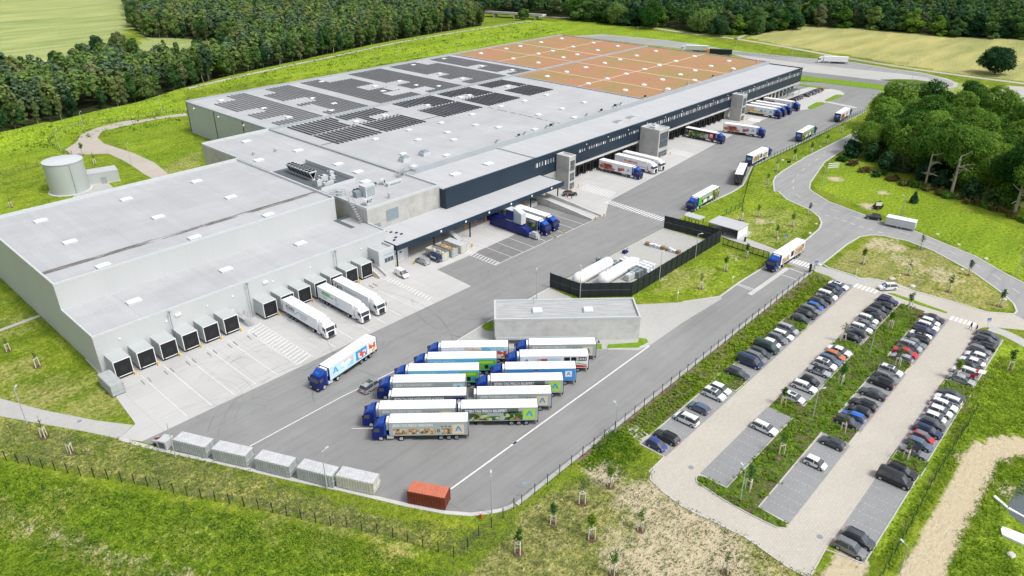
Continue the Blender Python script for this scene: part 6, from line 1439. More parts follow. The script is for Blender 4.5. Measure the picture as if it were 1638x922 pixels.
rowsC = [('row beside the planted slope', 49.4, [
    (P3, 210, 755, 'small', 'violet blue', DN), (P3, 330, 675, 'estate', 'black', UPW), (P3, 535, 475, 'mpv', 'white', UPW), (P3, 670, 350, 'hatch', 'slate blue', UPW), (P3, 825, 200, 'suv', 'white', DN, 1), (P3, 895, 140, 'hatch', 'white', DN),
    (P1, 525, 785, 'estate', 'dark grey', DN), (P1, 645, 660, 'van', 'navy', DN), (P1, 730, 620, 'mpv', 'grey', DN), (P1, 760, 555, 'estate', 'dark grey', DN), (P1, 835, 505, 'van', 'dark green', DN), (P1, 900, 470, 'small', 'white', DN), (P1, 965, 415, 'suv', 'grey', DN), (P1, 1045, 380, 'estate', 'white', DN), (P1, 1070, 310, 'mpv', 'silver', DN),
    (P1, 1218, 193, 'hatch', 'dark grey', DN), (P1, 1280, 145, 'estate', 'black', DN), (P1, 1325, 98, 'estate', 'grey', DN), (P1, 1390, 68, 'small', 'blue', DN), (P2, 180, 425, 'suv', 'dark grey', DN), (P2, 265, 400, 'hatch', 'black', UPW), (P2, 285, 355, 'mpv', 'white', DN), (P2, 312, 310, 'suv', 'black', DN), (P2, 350, 272, 'hatch', 'navy', DN), (P2, 400, 240, 'saloon', 'white', DN, 1)]),
    ('second row', 38.0, [
    (P4, 185, 855, 'estate', 'white', DN), (P4, 490, 520, 'hatch', 'white', DN, 1), (P4, 610, 400, 'estate', 'white', DN), (P4, 680, 342, 'small', 'black', DN), (P4, 780, 232, 'open', 'silver', DN), (P4, 830, 158, 'suv', 'white', DN, 1), (P4, 880, 105, 'estate', 'slate blue', DN), (P4, 940, 58, 'hatch', 'orange', DN), (P4, 1000, 12, 'saloon', 'white', DN),
    (P2, 605, 830, 'small', 'black', DN), (P2, 625, 762, 'hatch', 'dark grey', UPW), (P2, 672, 715, 'estate', 'white', DN), (P2, 722, 672, 'saloon', 'grey', DN), (P2, 722, 615, 'suv', 'white', DN), (P2, 810, 590, 'hatch', 'black', UPW), (P2, 812, 540, 'estate', 'dark grey', DN), (P2, 872, 508, 'estate', 'black', DN), (P2, 928, 468, 'hatch', 'black', UPW), (P2, 968, 418, 'suv', 'navy', DN)]),
    ('third row', 27.3, [
    (cI, 635, 372, 'small', 'white', DN), (cI, 720, 277, 'hatch', 'dark grey', UPW), (P4, 1030, 770, 'suv', 'dark grey', DN), (P4, 1115, 715, 'hatch', 'blue', UPW), (P4, 1190, 655, 'hatch', 'black', UPW), (P4, 1235, 585, 'estate', 'black', UPW), (P5, 120, 742, 'saloon', 'dark grey', UPW), (P5, 205, 622, 'mpv', 'black', UPW), (P5, 255, 562, 'estate', 'grey', DN), (P5, 290, 492, 'suv', 'white', DN, 1),
    (P5, 420, 350, 'hatch', 'silver', UPW), (P5, 450, 285, 'saloon', 'red', DN), (P5, 490, 222, 'mpv', 'silver', DN), (P5, 560, 188, 'saloon', 'grey', DN), (P5, 600, 152, 'estate', 'black', UPW), (P5, 620, 108, 'open', 'white', DN), (P5, 645, 55, 'estate', 'navy', DN), (P2, 1370, 685, 'estate', 'white', DN), (P2, 1385, 635, 'hatch', 'white', DN), (P2, 1412, 592, 'saloon', 'black', DN)]),
    ('rightmost row', 16.3, [
    (cI, 815, 788, 'suv', 'grey', DN), (cI, 870, 752, 'suv', 'dark grey', DN, 1), (P6, 330, 850, 'van', 'black', DN), (P6, 450, 775, 'estate', 'black', DN), (P6, 605, 575, 'open', 'grey', DN), (P6, 650, 485, 'hatch', 'slate blue', DN), (P6, 670, 408, 'small', 'red', DN), (P6, 730, 335, 'estate', 'navy', DN), (P6, 790, 265, 'hatch', 'dark grey', DN), (P6, 790, 190, 'small', 'white', DN), (P6, 862, 125, 'hatch', 'white', DN), (P6, 890, 50, 'estate', 'white', DN), (P5, 940, 812, 'estate', 'white', UPW), (P5, 1000, 770, 'saloon', 'dark grey', DN),
    (P5, 1090, 590, 'saloon', 'silver', DN), (P5, 1165, 445, 'hatch', 'black', DN), (P5, 1190, 405, 'saloon', 'white', UPW), (P5, 1240, 332, 'hatch', 'white', UPW), (P5, 1290, 270, 'hatch', 'grey', DN), (P5, 1330, 222, 'estate', 'black', UPW), (P5, 1345, 160, 'estate', 'dark grey', DN), (P5, 1335, 98, 'saloon', 'dark grey', DN)])]
for rname, yc, lst in rowsC:
    ent = []
    for e in lst:
        f, x, y, kind, colr, ang = e[:6]
        p = G(*f(x, y), .75); ent.append([p[0], kind, colr, ang, len(e) > 6, p[1]])
    ent.sort(key=lambda q: q[0])
    for i in range(1, len(ent)):          # never closer than a bay allows
        if ent[i][0]-ent[i-1][0] < 2.28: ent[i][0] = ent[i-1][0]+2.3
    for i, (x, kind, colr, ang, sun, yy) in enumerate(ent):
        y = yc+max(-.35, min(.35, (yy-yc)*.3))
        same = [k for k, e in enumerate(ent) if e[1] == kind and e[2] == colr]
        car(kind, colr, (x, y), ang+rng.uniform(-1.5, 1.5), f'{colr} {KW[kind]}, {ordn(i)} from camera in the {rname}', sun=sun,
            roofmat=('car_grey' if (colr == 'red' and kind == 'small') else None), cat='van' if kind == 'van' else 'car', name='parked_car' if kind != 'van' else 'parked_van')
# white car with red tailgate open in the last row
x0 = G(*P5(1150, 535), .8)
r = car('mpv', 'white', (x0[0]+.6, 16.4), UPW, 'white and red service van with raised tailgate in the rightmost car park row', cat='van', name='service_van')
MB().mat('red_paint').box(-2.36, -.85, .6, -2.28, .85, 1.1).box(-2.0, -.99, .45, -1.2, -.955, 1.2).box(-2.0, .955, .45, -1.2, .99, 1.2).box(-2.1, -.6, 1.745, -1.7, .6, 1.77).obj('red_stripe', r)
MB().mat('white_paint').add([(-2.2, -.8, 1.75), (-2.2, .8, 1.75), (-3.4, .8, 1.95), (-3.4, -.8, 1.95), (-2.2, -.8, 1.82), (-2.2, .8, 1.82), (-3.4, .8, 2.02), (-3.4, -.8, 2.02)], [(0, 1, 2, 3), (7, 6, 5, 4), (0, 4, 5, 1), (1, 5, 6, 2), (2, 6, 7, 3), (3, 7, 4, 0)]).obj('open_tailgate', r)
OG = None
car('suv', 'white', G(*P2(955, 262), .8), 140, 'white SUV driving in on the paved lane past the first zebra crossing', OG, name='driving_car')
C5 = crop(1260, 150, 378)
car('suv', 'black', (224.0, 59.0), 106, 'black SUV towing a long pale box trailer on the public road', OG, name='driving_car')
ct = thing('box_trailer', 'long pale grey box trailer hitched behind the black SUV', 'trailer', (222.6, 51.0, .03), R_(96))
MB().mat('light_grey_metal').box(-3.9, -1.35, .55, 3.9, 1.35, 2.7).obj('body', ct); MB().mat('white_paint').box(-3.95, -1.4, 2.7, 3.95, 1.4, 2.8).obj('roof', ct)
MB().mat('white_paint').box(-3.92, -1.37, 2.0, 3.92, 1.37, 2.06).obj('trim', ct); MB().mat('dark_metal').tube((3.9, 0, .5), (5.6, 0, .5), .07).box(-2, -1.1, .35, 2, 1.1, .55).obj('drawbar', ct)
for x in (-.5, .5):
    for s in (-1, 1): wheel(ct, x, s*1.2, .33, .2)
car('estate', 'black', G(*crop(840, 210, 240)(490, 680), .7), -42, 'black estate car standing across the top of the ramp by the narrow stair tower', OG)
car('panelvan', 'white', (104.0, 133.6), -95, 'small white panel van on the concrete by the gate office', OG, cat='van', name='panel_van')
car('panelvan', 'silver', (112.6, 135.6), 90, 'silver panel van parked at the near end under the navy canopy', OG, cat='van', name='panel_van')
r = car('van', 'navy', (116.2, 134.9), 90, 'dark blue van with white lettering beside the silver van under the canopy', OG, cat='van', name='panel_van')
MB().mat('plastic_white').box(-1.6, 1.005, .95, .4, 1.02, 1.35).obj('side_lettering', r)
car('mpv', 'silver', G((480+870/7.68), (520+735/7.68), .9), 8, 'silver van with dark glass roof driving past the left end of the herringbone lorries', OG, cat='van', name='driving_van', sun=True)
for i in range(8): car(['saloon', 'hatch', 'estate'][i % 3], ['dark grey', 'grey', 'black', 'slate blue', 'navy', 'grey', 'black', 'red'][i], (369.0+i*2.6, 141.5), 86, ['dark grey', 'grey', 'black', 'slate blue', 'navy', 'second grey', 'second black', 'red'][i]+f' car, {ordn(i)} from the camera in the row past the far docks', 'cars parked past the far docks')
for i in range(4): car('hatch', ['dark grey', 'black', 'black', 'grey'][i], (355.5+i*2.6, 142.0), 88, ['dark grey', 'black', 'black', 'grey'][i]+f' car, {ordn(i)} in the short row next to the far lorry', 'cars parked past the far docks')
cp = thing('cycle_pergola', 'flat dark slatted pergola roof over cycle racks against the far white wall', 'pergola', (357, 145.6, 0))
mb = MB().mat('membrane_dark')
for i in range(12): mb.box(i*1.25, 0, 2.6, i*1.25+.7, 3.6, 2.7)
mb.obj('roof_slats', cp)
for x in (.1, 7, 14): MB().mat('dark_metal').box(x, .1, 0, x+.12, .22, 2.6).obj('post', cp)
# far forecourt cars
for i, (px, py, c) in enumerate([(1580, 158, 'red'), (1572, 155, 'dark grey'), (1617, 166, 'navy'), (1565, 153, 'silver')]):
    car('estate', c, G(px, py, .7), 60, c+' car standing on the pale forecourt behind the oak grove', 'cars on the forecourt behind the grove')
# ---- containers
def container(label, pos, ang, L, W, H, mat, lid, group, skip=False):
    r = thing('roll_container' if not skip else 'shipping_container', label, 'container', (pos[0], pos[1], .03), R_(ang), group)
    mb = MB().mat(mat).box(-L/2, -W/2, .2, L/2, W/2, H)
    n = int(L/.5)
    for i in range(n):
        x = -L/2+.2+i*(L-.4)/n; w_ = (L-.4)/n*.45
        for s in (-1, 1): mb.box(x, min(s*W/2, s*(W/2+.07)), .3, x+w_, max(s*W/2, s*(W/2+.07)), H-.1)
    mb.obj('body', r)
    mb = MB().mat(lid)
    m_ = int(L/.55)
    mb.box(-L/2, -W/2, H, L/2, W/2, H+.04)
    for i in range(m_): mb.box(-L/2+.08+i*L/m_, -W/2+.03, H+.04, -L/2+.08+i*L/m_+L/m_*.5, W/2-.03, H+.10)
    mb.obj('lid', r)
    mb = MB().mat(mat)
    for s in (-1, 1):
        mb.box(L/2, s*W/2-.08 if s > 0 else -W/2, .2, L/2+.1, W/2 if s > 0 else -W/2+.08, H+.05)
        mb.box(-L/2-.06, s*W/2-.08 if s > 0 else -W/2, .2, -L/2, W/2 if s > 0 else -W/2+.08, H)
    mb.box(L/2, -W/2, H*.45, L/2+.12, W/2, H*.5).box(L/2, -.04, .3, L/2+.06, .04, H-.1); mb.obj('door_frame', r)
    mb = MB().mat('dark_metal').box(-L/2+.1, -.6, 0, L/2-.1, -.45, .2).box(-L/2+.1, .45, 0, L/2-.1, .6, .2)
    if not skip: mb.tube((-L/2+.6, -W/2+.2, .17), (-L/2+.6, W/2-.2, .17), .16).tube((L/2-.6, -W/2+.2, .17), (L/2-.6, W/2-.2, .17), .16)
    mb.obj('skid', r); return r
# grey roll-off containers along the kerb, placed by their roof corners
Gc, Hc = crop(240, 680, 240), crop(470, 715, 260)
cc = [((Gc, (250, 160), (600, 245), (690, 155)), 'container_grey', 'grey steel roll container at the left end of the line along the kerb'),
      ((Gc, (670, 265), (1030, 345), (1120, 245)), 'container_grey', 'grey steel roll container second from the left along the kerb'),
      ((Gc, (1140, 370), (1505, 460), (1590, 355)), 'container_grey', 'grey steel roll container in the middle of the line along the kerb'),
      ((Hc, (25, 210), (380, 300), (455, 205)), 'container_grey', 'grey steel roll container second from the right along the kerb'),
      ((Hc, (425, 290), (780, 370), (855, 275)), 'container_cream', 'cream green roll container at the right end of the grey line along the kerb')]
for (f, a, b_, c), mat, lab in cc:
    A, B, C_ = [Vector(G(*f(*q), 2.5)) for q in (a, b_, c)]
    cen = (A+C_)/2; an = math.degrees(math.atan2((B-A).y, (B-A).x)); L = (B-A).length
    container(lab, (cen.x, cen.y), an, 6.5, 2.4, 2.45, mat, 'container_lid', 'grey roll containers along the kerb')
A, B, C_ = [Vector(G(*Hc(*q), 2.6)) for q in ((1150, 450), (1515, 520), (1560, 412))]
cen = (A+C_)/2; container('rust red shipping container alone at the right of the kerb', (cen.x, cen.y), math.degrees(math.atan2((B-A).y, (B-A).x)), 6.06, 2.44, 2.59, 'container_rust', 'container_red', None, True)
p = G(262, 713); mbt = thing('hand_compactor', 'small open fronted grey compactor at the left end of the container line', 'compactor', (p[0], p[1], .03), R_(-66))
MB().mat('container_lid').box(-.2, -1.0, .1, 1.6, 1.0, 1.75).obj('body', mbt); MB().mat('membrane_dark').box(0, -1.02, .3, 1.3, -1.002, 1.5).obj('opening', mbt); MB().mat('galvanised').box(-1.5, -.7, .1, -.25, .7, 1.2).mat('container_rust').tube((-1.4, -.2, 1.2), (-.4, .2, 1.5), .2).mat('black_rubber').tube((-1.1, -.8, .5), (-1.1, -.72, .5), .35).obj('motor', mbt)
container('pale grey steel container against the near corner of the cold store', G(*crop(60, 500, 300)(655, 650), .5), -90, 6.2, 2.4, 2.5, 'container_grey', 'container_grey', None)
for k, (x, lab, mat, fill) in enumerate([(117.6, 'open topped cream skip full of pale scrap next to the blue van', 'container_cream', 'picture_rubbish'), (121.0, 'open topped pale skip with brown cardboard under the canopy', 'container_grey', 'picture_bread'), (124.3, 'closed pale roll container at the right end under the canopy', 'container_cream', None)]):
    r = thing('skip', lab, 'skip', (x, 135.3, .03), R_(-88)); L, WD, H = 6.4, 2.4, 2.3; mb = MB().mat(mat)
    mb.box(-L/2, -WD/2, .2, L/2, -WD/2+.08, H).box(-L/2, WD/2-.08, .2, L/2, WD/2, H).box(-L/2, -WD/2+.08, .2, -L/2+.08, WD/2-.08, H).box(L/2-.08, -WD/2+.08, .2, L/2, WD/2-.08, H).box(-L/2, -WD/2, .15, L/2, WD/2, .2)
    for i in range(9):
        for s in (-1, 1): mb.box(-L/2+.2+i*.7, min(s*WD/2, s*(WD/2+.08)), .25, -L/2+.34+i*.7, max(s*WD/2, s*(WD/2+.08)), H)
    mb.box(L/2, -.9, .4, L/2+.06, -.8, 2.1).box(L/2, .8, .4, L/2+.06, .9, 2.1).box(L/2, -.9, 1.2, L/2+.06, .9, 1.3)
    mb.obj('body', r)
    if fill: MB().mat(fill).box(-L/2+.1, -WD/2+.1, .3, L/2-.1, WD/2-.1, H-.5).box(-2, -.8, H-.5, -.6, .6, H-.15).box(.3, -.9, H-.5, 1.4, .3, H-.05).box(1.8, -.4, H-.5, 2.7, .8, H-.2).obj('load', r)
    else: MB().mat('container_lid').box(-L/2, -WD/2, H, L/2, WD/2, H+.08).obj('lid', r)
# ---- persons
def person(label, pos, ang, shirt, legs_, walk=.22):
    me = bpy.data.meshes.new('body'); S_ = .98
    v = [(0, 0, .95), (0, 0, 1.15), (0, 0, 1.40), (0, 0, 1.52), (0.02, 0, 1.66), (.02, 0, 1.76), (0, .10, .90), (walk, .11, .48), (walk*.9, .11, .07), (walk+.14, .11, .04), (0, -.10, .90), (-walk*.4, -.11, .48), (-walk*1.3, -.11, .09), (-walk*1.3+.14, -.11, .04),
         (0, .19, 1.40), (-.08, .25, 1.12), (.06, .25, .88), (0, -.19, 1.40), (.08, -.25, 1.12), (.2, -.25, .9)]
    e = [(0, 1), (1, 2), (2, 3), (3, 4), (4, 5), (0, 6), (6, 7), (7, 8), (8, 9), (0, 10), (10, 11), (11, 12), (12, 13), (2, 14), (14, 15), (15, 16), (2, 17), (17, 18), (18, 19)]
    rad = [.14, .15, .16, .06, .10, .07, .09, .06, .045, .035, .09, .06, .045, .035, .06, .045, .035, .06, .045, .035]
    me.from_pydata(v, e, []); me.update()
    r = bpy.data.objects.new('person', me); COL.objects.link(r); r.location = (pos[0], pos[1], .02); r.rotation_euler = (0, 0, R_(ang)); tag(r, label, 'person')
    md = r.modifiers.new('skin', 'SKIN'); ss = r.modifiers.new('sub', 'SUBSURF'); ss.levels = 1; ss.render_levels = 1
    sv = me.skin_vertices[0].data if me.skin_vertices else None
    if sv is None: return r
    for i, q in enumerate(rad): sv[i].radius = (q, q)
    sv[0].use_root = True
    me.materials.append(M(legs_))
    mb = MB().mat(shirt); n = 12; pr = [(.145, .17, .88), (.155, .19, 1.1), (.165, .205, 1.38), (.10, .14, 1.47)]; vs = []
    for a, b_, z in pr: vs += [(a*math.cos(2*math.pi*i/n), b_*math.sin(2*math.pi*i/n), z) for i in range(n)]
    mb.add(vs, [(j*n+i, j*n+(i+1) % n, (j+1)*n+(i+1) % n, (j+1)*n+i) for j in range(3) for i in range(n)]); mb.obj('jacket', r, True)
    mb = MB().mat('skin'); vs = []; n = 10
    for k in range(1, 6):
        a = math.pi*k/6; vs += [(.025+.085*math.sin(a)*math.cos(2*math.pi*i/n), .075*math.sin(a)*math.sin(2*math.pi*i/n), 1.66+.115*math.cos(a)) for i in range(n)]
    mb.add(vs, [(j*n+i, j*n+(i+1) % n, (j+1)*n+(i+1) % n, (j+1)*n+i) for j in range(4) for i in range(n)]+[tuple(range(n)), tuple(range(4*n, 5*n))])
    mb.box(.10, -.015, 1.62, .135, .015, 1.67); mb.obj('face', r, True)
    mb = MB().mat('brown_mark'); vs = []
    for k in range(0, 4):
        a = math.pi*(k+.3)/7; vs += [(.005+.10*math.sin(a)*math.cos(2*math.pi*i/n), .085*math.sin(a)*math.sin(2*math.pi*i/n), 1.675+.12*math.cos(a)) for i in range(n)]
    mb.add(vs, [(j*n+i, j*n+(i+1) % n, (j+1)*n+(i+1) % n, (j+1)*n+i) for j in range(3) for i in range(n)]+[tuple(range(n))]); mb.obj('hair', r, True)
    return r
person('person in an orange safety vest in front of the black estate car by the ramp', G(907.5, 317), 200, 'hi_vis_orange', 'black_cloth')
person('person in black standing in front of the black estate car by the ramp', G(914.5, 319), 120, 'black_cloth', 'black_cloth', .1)
person('left of two persons dressed in black at the second car park zebra', G(*cF(1380, 660)), 60, 'black_cloth', 'black_cloth')
person('right of two persons dressed in black at the second car park zebra', G(*cF(1406, 672)), 80, 'black_cloth', 'black_cloth')
person('person in blue jacket beside the last cars of the planted slope row', G(*cF(740, 474)), 0, 'blue_mark', 'black_cloth', .1)
# ================================================================== LAMPS, FENCES, SIGNS, TREES
def lamp(label, pos, h, ang, group, arm=.9):
    z = terr(*pos); r = thing('lamp_post', label, 'lamp post', (pos[0], pos[1], z), ang, group)
    inst('pole', cached(('lpole', h), lambda: MB().mat('galvanised').tube((0, 0, 0), (0, 0, h), .11, .06, 8).mesh('pole')), r)
    inst('lamp_head', cached(('lhead', h, arm), lambda: MB().mat('light_grey_metal').tube((0, 0, h-.05), (arm, 0, h+.05), .04, n=6).box(arm-.1, -.14, h-.02, arm+.55, .14, h+.10).mesh('lamp_head')), r)
LP = [('at the left end of the path below the cold store', cG, 130, 190, 7.5), ('beside the open compactor at the kerb', cG, 845, 355, 7.5), ('in front of the fourth grey container', cG, 1570, 500, 7.5), ('beyond the end of the kerb right of the red container', cH, 722, 625, 7.5), ('inside the yard fence near the steep kerb', cH, 1315, 235, 6),
      ('at the near end of the car park middle bed', cI, 275, 560, 6.5), ('in the middle bed beside the black car row', cI, 622, 165, 6.5), ('in the middle bed farther up between the two car rows', cF, 895, 785, 6.5), ('at the top edge of the car park on the grass island', cF, 1115, 495, 5), ('in front of the black fence near the gate', cF, 60, 320, 7),
      ('behind the box trailer on the grass', cF, 1050, 115, 6), ('at the far right edge by the curving public road', cF, 1600, 400, 9), ('beside the hedge at the bend of the public road', cC, 665, 915, 8), ('behind the concrete building on the yard', cE, 937, 515, 7.5), ('before the left corner of the black compound', cE, 1145, 510, 8), ('before the middle of the black compound fence', cE, 1525, 430, 8),
      ('on the field side of the gravel path corner', cA, 780, 550, 8), ('where the gravel path bends at the left', cA, 405, 630, 8), ('at the green fence left of the gravel turning place', cA, 290, 725, 8), ('between tank and gravel path', cA, 632, 795, 8), ('behind the hall, nearest the left woods', cB, 160, 320, 7), ('behind the hall, second from the left woods', cB, 275, 290, 7),
      ('behind the hall, third along the bank fence', cB, 565, 245, 7), ('behind the hall, fourth along the bank fence', cB, 698, 215, 7), ('behind the hall, fifth along the bank fence', cB, 795, 200, 7), ('behind the sedum roof near its far corner', cB, 955, 160, 7), ('by the far lane start', cB, 1218, 155, 7), ('second along the far lane', cB, 1420, 180, 7),
      ('third along the far lane', cC, 255, 240, 8), ('next to the lone white lorry on the far lane, left of it', cC, 523, 280, 7), ('right of the lone white lorry on the far lane', cC, 835, 310, 7), ('on the brown far island', cC, 1093, 415, 8), ('left of the grove by the yard road end', cI, 1040, 905, 5)]
for nm, f, x, y, h in LP: lamp('grey lamp post '+nm, G(*f(x, y)), h, R_(rng.choice([10, 45, -30, 60])), 'slim grey lamp posts')
def fence(name, label, pts, h=2.0, step=3.0, mat='wire_mesh', pm='dark_metal', lean=False, rail=False):
    r = thing(name, label, 'fence', (pts[0][0], pts[0][1], 0)); o = Vector(pts[0]).to_3d(); total = sum((Vector(b)-Vector(a)).length for a, b in zip(pts[:-1], pts[1:])); step = max(step, total/99.0)
    pm_mesh = cached(('fp', h, pm), lambda: MB().mat(pm).box(-.05, -.05, 0, .05, .05, h+.15).mesh('post'))
    mesh = MB().mat(mat); rem = 0
    for a, b in zip(pts[:-1], pts[1:]):
        a, b = Vector(a), Vector(b); L = (b-a).length; d_ = (b-a)/L; s = rem
        while s < L:
            p = a+d_*s; inst('post', pm_mesh, r, (p.x-o.x, p.y-o.y, terr(p.x, p.y)), math.atan2(d_.y, d_.x)); s += step
        rem = s-L
        k = max(1, int(L/12))
        for i in range(k):
            p, q = a+(b-a)*i/k, a+(b-a)*(i+1)/k; z0, z1 = terr(p.x, p.y), terr(q.x, q.y)
            mesh.add([(p.x-o.x, p.y-o.y, z0+.05), (q.x-o.x, q.y-o.y, z1+.05), (q.x-o.x, q.y-o.y, z1+h), (p.x-o.x, p.y-o.y, z0+h)], [(0, 1, 2, 3)])
    mesh.obj('wire_mesh', r); return r
fence('wire_fence', 'wire fence with dark posts along the straight kerb between yard and car park', [(64.5, 57.4), (176.3, 57.4)], 2.0, 3.1)
fence('wire_fence', 'wire fence curving from the yard corner down into the grass right of the red container', W(cH, [(828, 598), (780, 640), (735, 682), (695, 702), (645, 747), (600, 792), (540, 832)]), 2.0, 2.6)
fence('wire_fence', 'long wire fence with dark posts through the grass along the bottom left', W(cH, [(540, 832), (475, 810), (350, 770), (230, 730), (115, 710), (50, 690)])+W(cG, [(1575, 680), (1240, 600), (1075, 570), (860, 530), (700, 490), (545, 460), (390, 440), (240, 410), (90, 380), (0, 360), (-200, 300)]), 2.0, 2.5)
fence('wire_fence', 'green wire fence beside the yard road along the grass strip', W(cC, [(345, 803), (640, 665), (720, 620), (830, 560), (880, 540)]), 2.0, 2.5, 'wire_mesh_green', 'dark_green_metal')
fence('wire_fence', 'green wire fence running across the grass strip to the shelters', W(cC, [(345, 803), (320, 860), (305, 915)])+W(cF, [(285, 75), (240, 98), (195, 118)]), 2.0, 2.5, 'wire_mesh_green', 'dark_green_metal')
fence('wire_fence', 'dark wire fence between last car row and the sandy track', [G(1560, 660), G(1544, 687), G(1492, 772), G(1445, 862), G(1417, 910), G(1395, 950)], 1.9, 2.5, 'wire_mesh_green', 'dark_green_metal')
fence('wire_fence', 'wire fence bending round the gravel turning place behind the water tank', W(crop(0, 170, 340), [(560, 388), (470, 362), (400, 315), (375, 285), (440, 212), (620, 172), (870, 130), (1200, 80), (1425, 45)]), 2.0, 3.0, 'wire_mesh', 'dark_green_metal')
fence('wire_fence', 'long wire fence at the foot of the grassy bank behind the hall', [(148, 321), (250, 322), (395, 322), (420, 300), (440, 250), (470, 190), (490, 130)], 2.2, 5.0, 'wire_mesh', 'galvanised')
fence('wire_fence', 'low hedge side fence along the left foot of the bank', W(crop(0, 170, 340), [(-300, 590), (0, 530), (180, 495), (300, 465)]), 1.6, 4.0)
gt_ = thing('sliding_gate', 'black framed sliding gate standing open beside the lorry exit', 'gate', (*G(*crop(1150, 350, 240)(40, 290)), 0))
A = Vector(G(*crop(1150, 350, 240)(40, 290))); B = Vector(G(*crop(1150, 350, 240)(535, 445))); Lg = (B-A).length; gt_.rotation_euler.z = math.atan2((B-A).y, (B-A).x)
mb = MB().mat('dark_metal').box(0, -.06, .2, Lg, .06, .45).box(0, -.05, 2.0, Lg, .05, 2.15)
for i in range(10): mb.box(i*Lg/9-.06, -.05, .3, i*Lg/9+.06, .05, 2.1)
mb.obj('frame', gt_); MB().mat('wire_mesh').add([(0, 0, .4), (Lg, 0, .4), (Lg, 0, 2.05), (0, 0, 2.05)], [(0, 1, 2, 3)]).obj('infill', gt_)
gp = MB().mat('dark_metal').box(-.25, -.25, 0, .25, .25, 2.3).obj('gate_post', None, loc=(*G(1295, 436), 0)); tag(gp, 'stout black gate post at the end of the yard fence by the zebra', 'post')
gp2 = MB().mat('dark_metal').box(-.2, -.2, 0, .2, .2, 1.3).obj('intercom_post', None, loc=(*G(*crop(1150, 350, 240)(282, 250)), 0)); tag(gp2, 'short black post on the pavement beside the cycle shelter', 'post')
# signs
def zsign(label, pos, ang, h=2.3):
    r = thing('pedestrian_crossing_sign', label, 'road sign', (pos[0], pos[1], 0), R_(ang), 'blue pedestrian crossing signs')
    MB().mat('galvanised').tube((0, 0, 0), (0, 0, h), .035, n=6).obj('pole', r)
    o = MB().mat('blue_mark').box(-.40, -.03, h, .40, 0, h+.8).obj('sign_plate', r)
    MB().mat('plastic_white').add([(-.32, -.04, h+.08), (.32, -.04, h+.08), (0, -.04, h+.70)], [(0, 1, 2)]).obj('triangle', o)
    MB().mat('black_mark').box(-.06, -.05, h+.2, .06, -.045, h+.5).obj('pictogram', o)
U = crop(1150, 350, 240)
for lab, p, f in [('blue crossing sign right of the gate zebra', (1045, 580), U), ('blue crossing sign left of the gate zebra beyond the leaving lorry', (715, 290), U), ('blue crossing sign at the first car park zebra beside the white SUV', (890, 352), P2), ('blue crossing sign at the second car park zebra', (1455, 665), cF)]:
    zsign(lab, G(*f(*p)), -50)
sb_ = thing('road_sign', 'white signboard on a post on the grass behind the black SUV', 'road sign', (*G(*C5(622, 815)), 0), R_(-50)); MB().mat('galvanised').tube((0, 0, 0), (0, 0, 2), .04).obj('pole', sb_); MB().mat('plastic_white').box(-.9, -.03, 1.8, .9, 0, 2.9).obj('sign_plate', sb_)
sb_ = thing('direction_sign', 'large direction sign seen from behind, two posts and three rails at the bend', 'road sign', (*G(*C5(272, 560)), 0), R_(-35)); L = 4.0
MB().mat('galvanised').tube((0, 0, 0), (0, 0, 4), .07).tube((L, 0, 0), (L, 0, 4), .07).obj('post', sb_)
for z in (2.3, 3.0, 3.7): MB().mat('plastic_white').box(-.2, -.05, z, L+.2, 0, z+.35).obj('sign_plate', sb_)
sb_ = thing('notice_board', 'small dark notice board on a post in the grass strip by the yard road', 'sign', (*G(*cC(505, 805)), 0), R_(-45)); MB().mat('galvanised').tube((0, 0, 0), (0, 0, 1.9), .05).obj('pole', sb_); MB().mat('black_mark').box(-.7, -.05, 1.7, .7, 0, 2.6).obj('sign_plate', sb_)
for k, (f, x, y) in enumerate([(cF, 237, 440), (cF, 830, 405), (cF, 1035, 430), (cE, 1613, 515), (cF, 453, 250)]):
    o = MB().mat('plastic_white').tube((0, 0, 0), (0, 0, 1.6), .06, n=6).box(-.25, -.03, 1.5, .25, .03, 2.0).obj('marker_post', None, loc=(*G(*f(x, y)), 0)); tag(o, ['white marker post at the grass corner by the exit lane', 'white marker post on the grass just above the pavement', 'white marker post left of the white SUV lane', 'white marker post in the grass before the black fence', 'white info post left of the gate crossing'][k], 'marker post')
for k, (x, y) in enumerate([(167.3, 120.0), (171.0, 119.6), (148.5, 120.0), (153.0, 120.4), (110.6, 136.6), (105.9, 136.9), (128.5, 133.2)]):
    mb = MB().mat('yellow_paint').tube((0, 0, 0), (0, 0, 1.1), .18, n=10).mat('black_mark').tube((0, 0, .3), (0, 0, .5), .185, n=10, cap=False).tube((0, 0, .75), (0, 0, .92), .185, n=10, cap=False)
    tag(mb.obj('bollard', None, loc=(x, y, 0)), ['yellow and black bollard at the left foot of the ramp', 'yellow and black bollard at the right foot of the ramp', 'yellow bollard at the bay line before the waste press', 'yellow bollard at the bay line before the parked blue lorries', 'yellow and black bollard left of the silver van', 'yellow and black bollard at the gate office corner', 'yellow and black bollard at the right skip under the canopy'][k], 'bollard')
h_ = thing('hydrant', 'red and white hydrant post at the curve below the yard kerb', 'hydrant', (*G(769, 829), 0)); MB().mat('red_paint').tube((0, 0, 0), (0, 0, .9), .16).tube((-.3, 0, .75), (.3, 0, .75), .08).obj('body', h_); MB().mat('plastic_white').tube((0, 0, .9), (0, 0, 1.1), .13).obj('cap', h_)
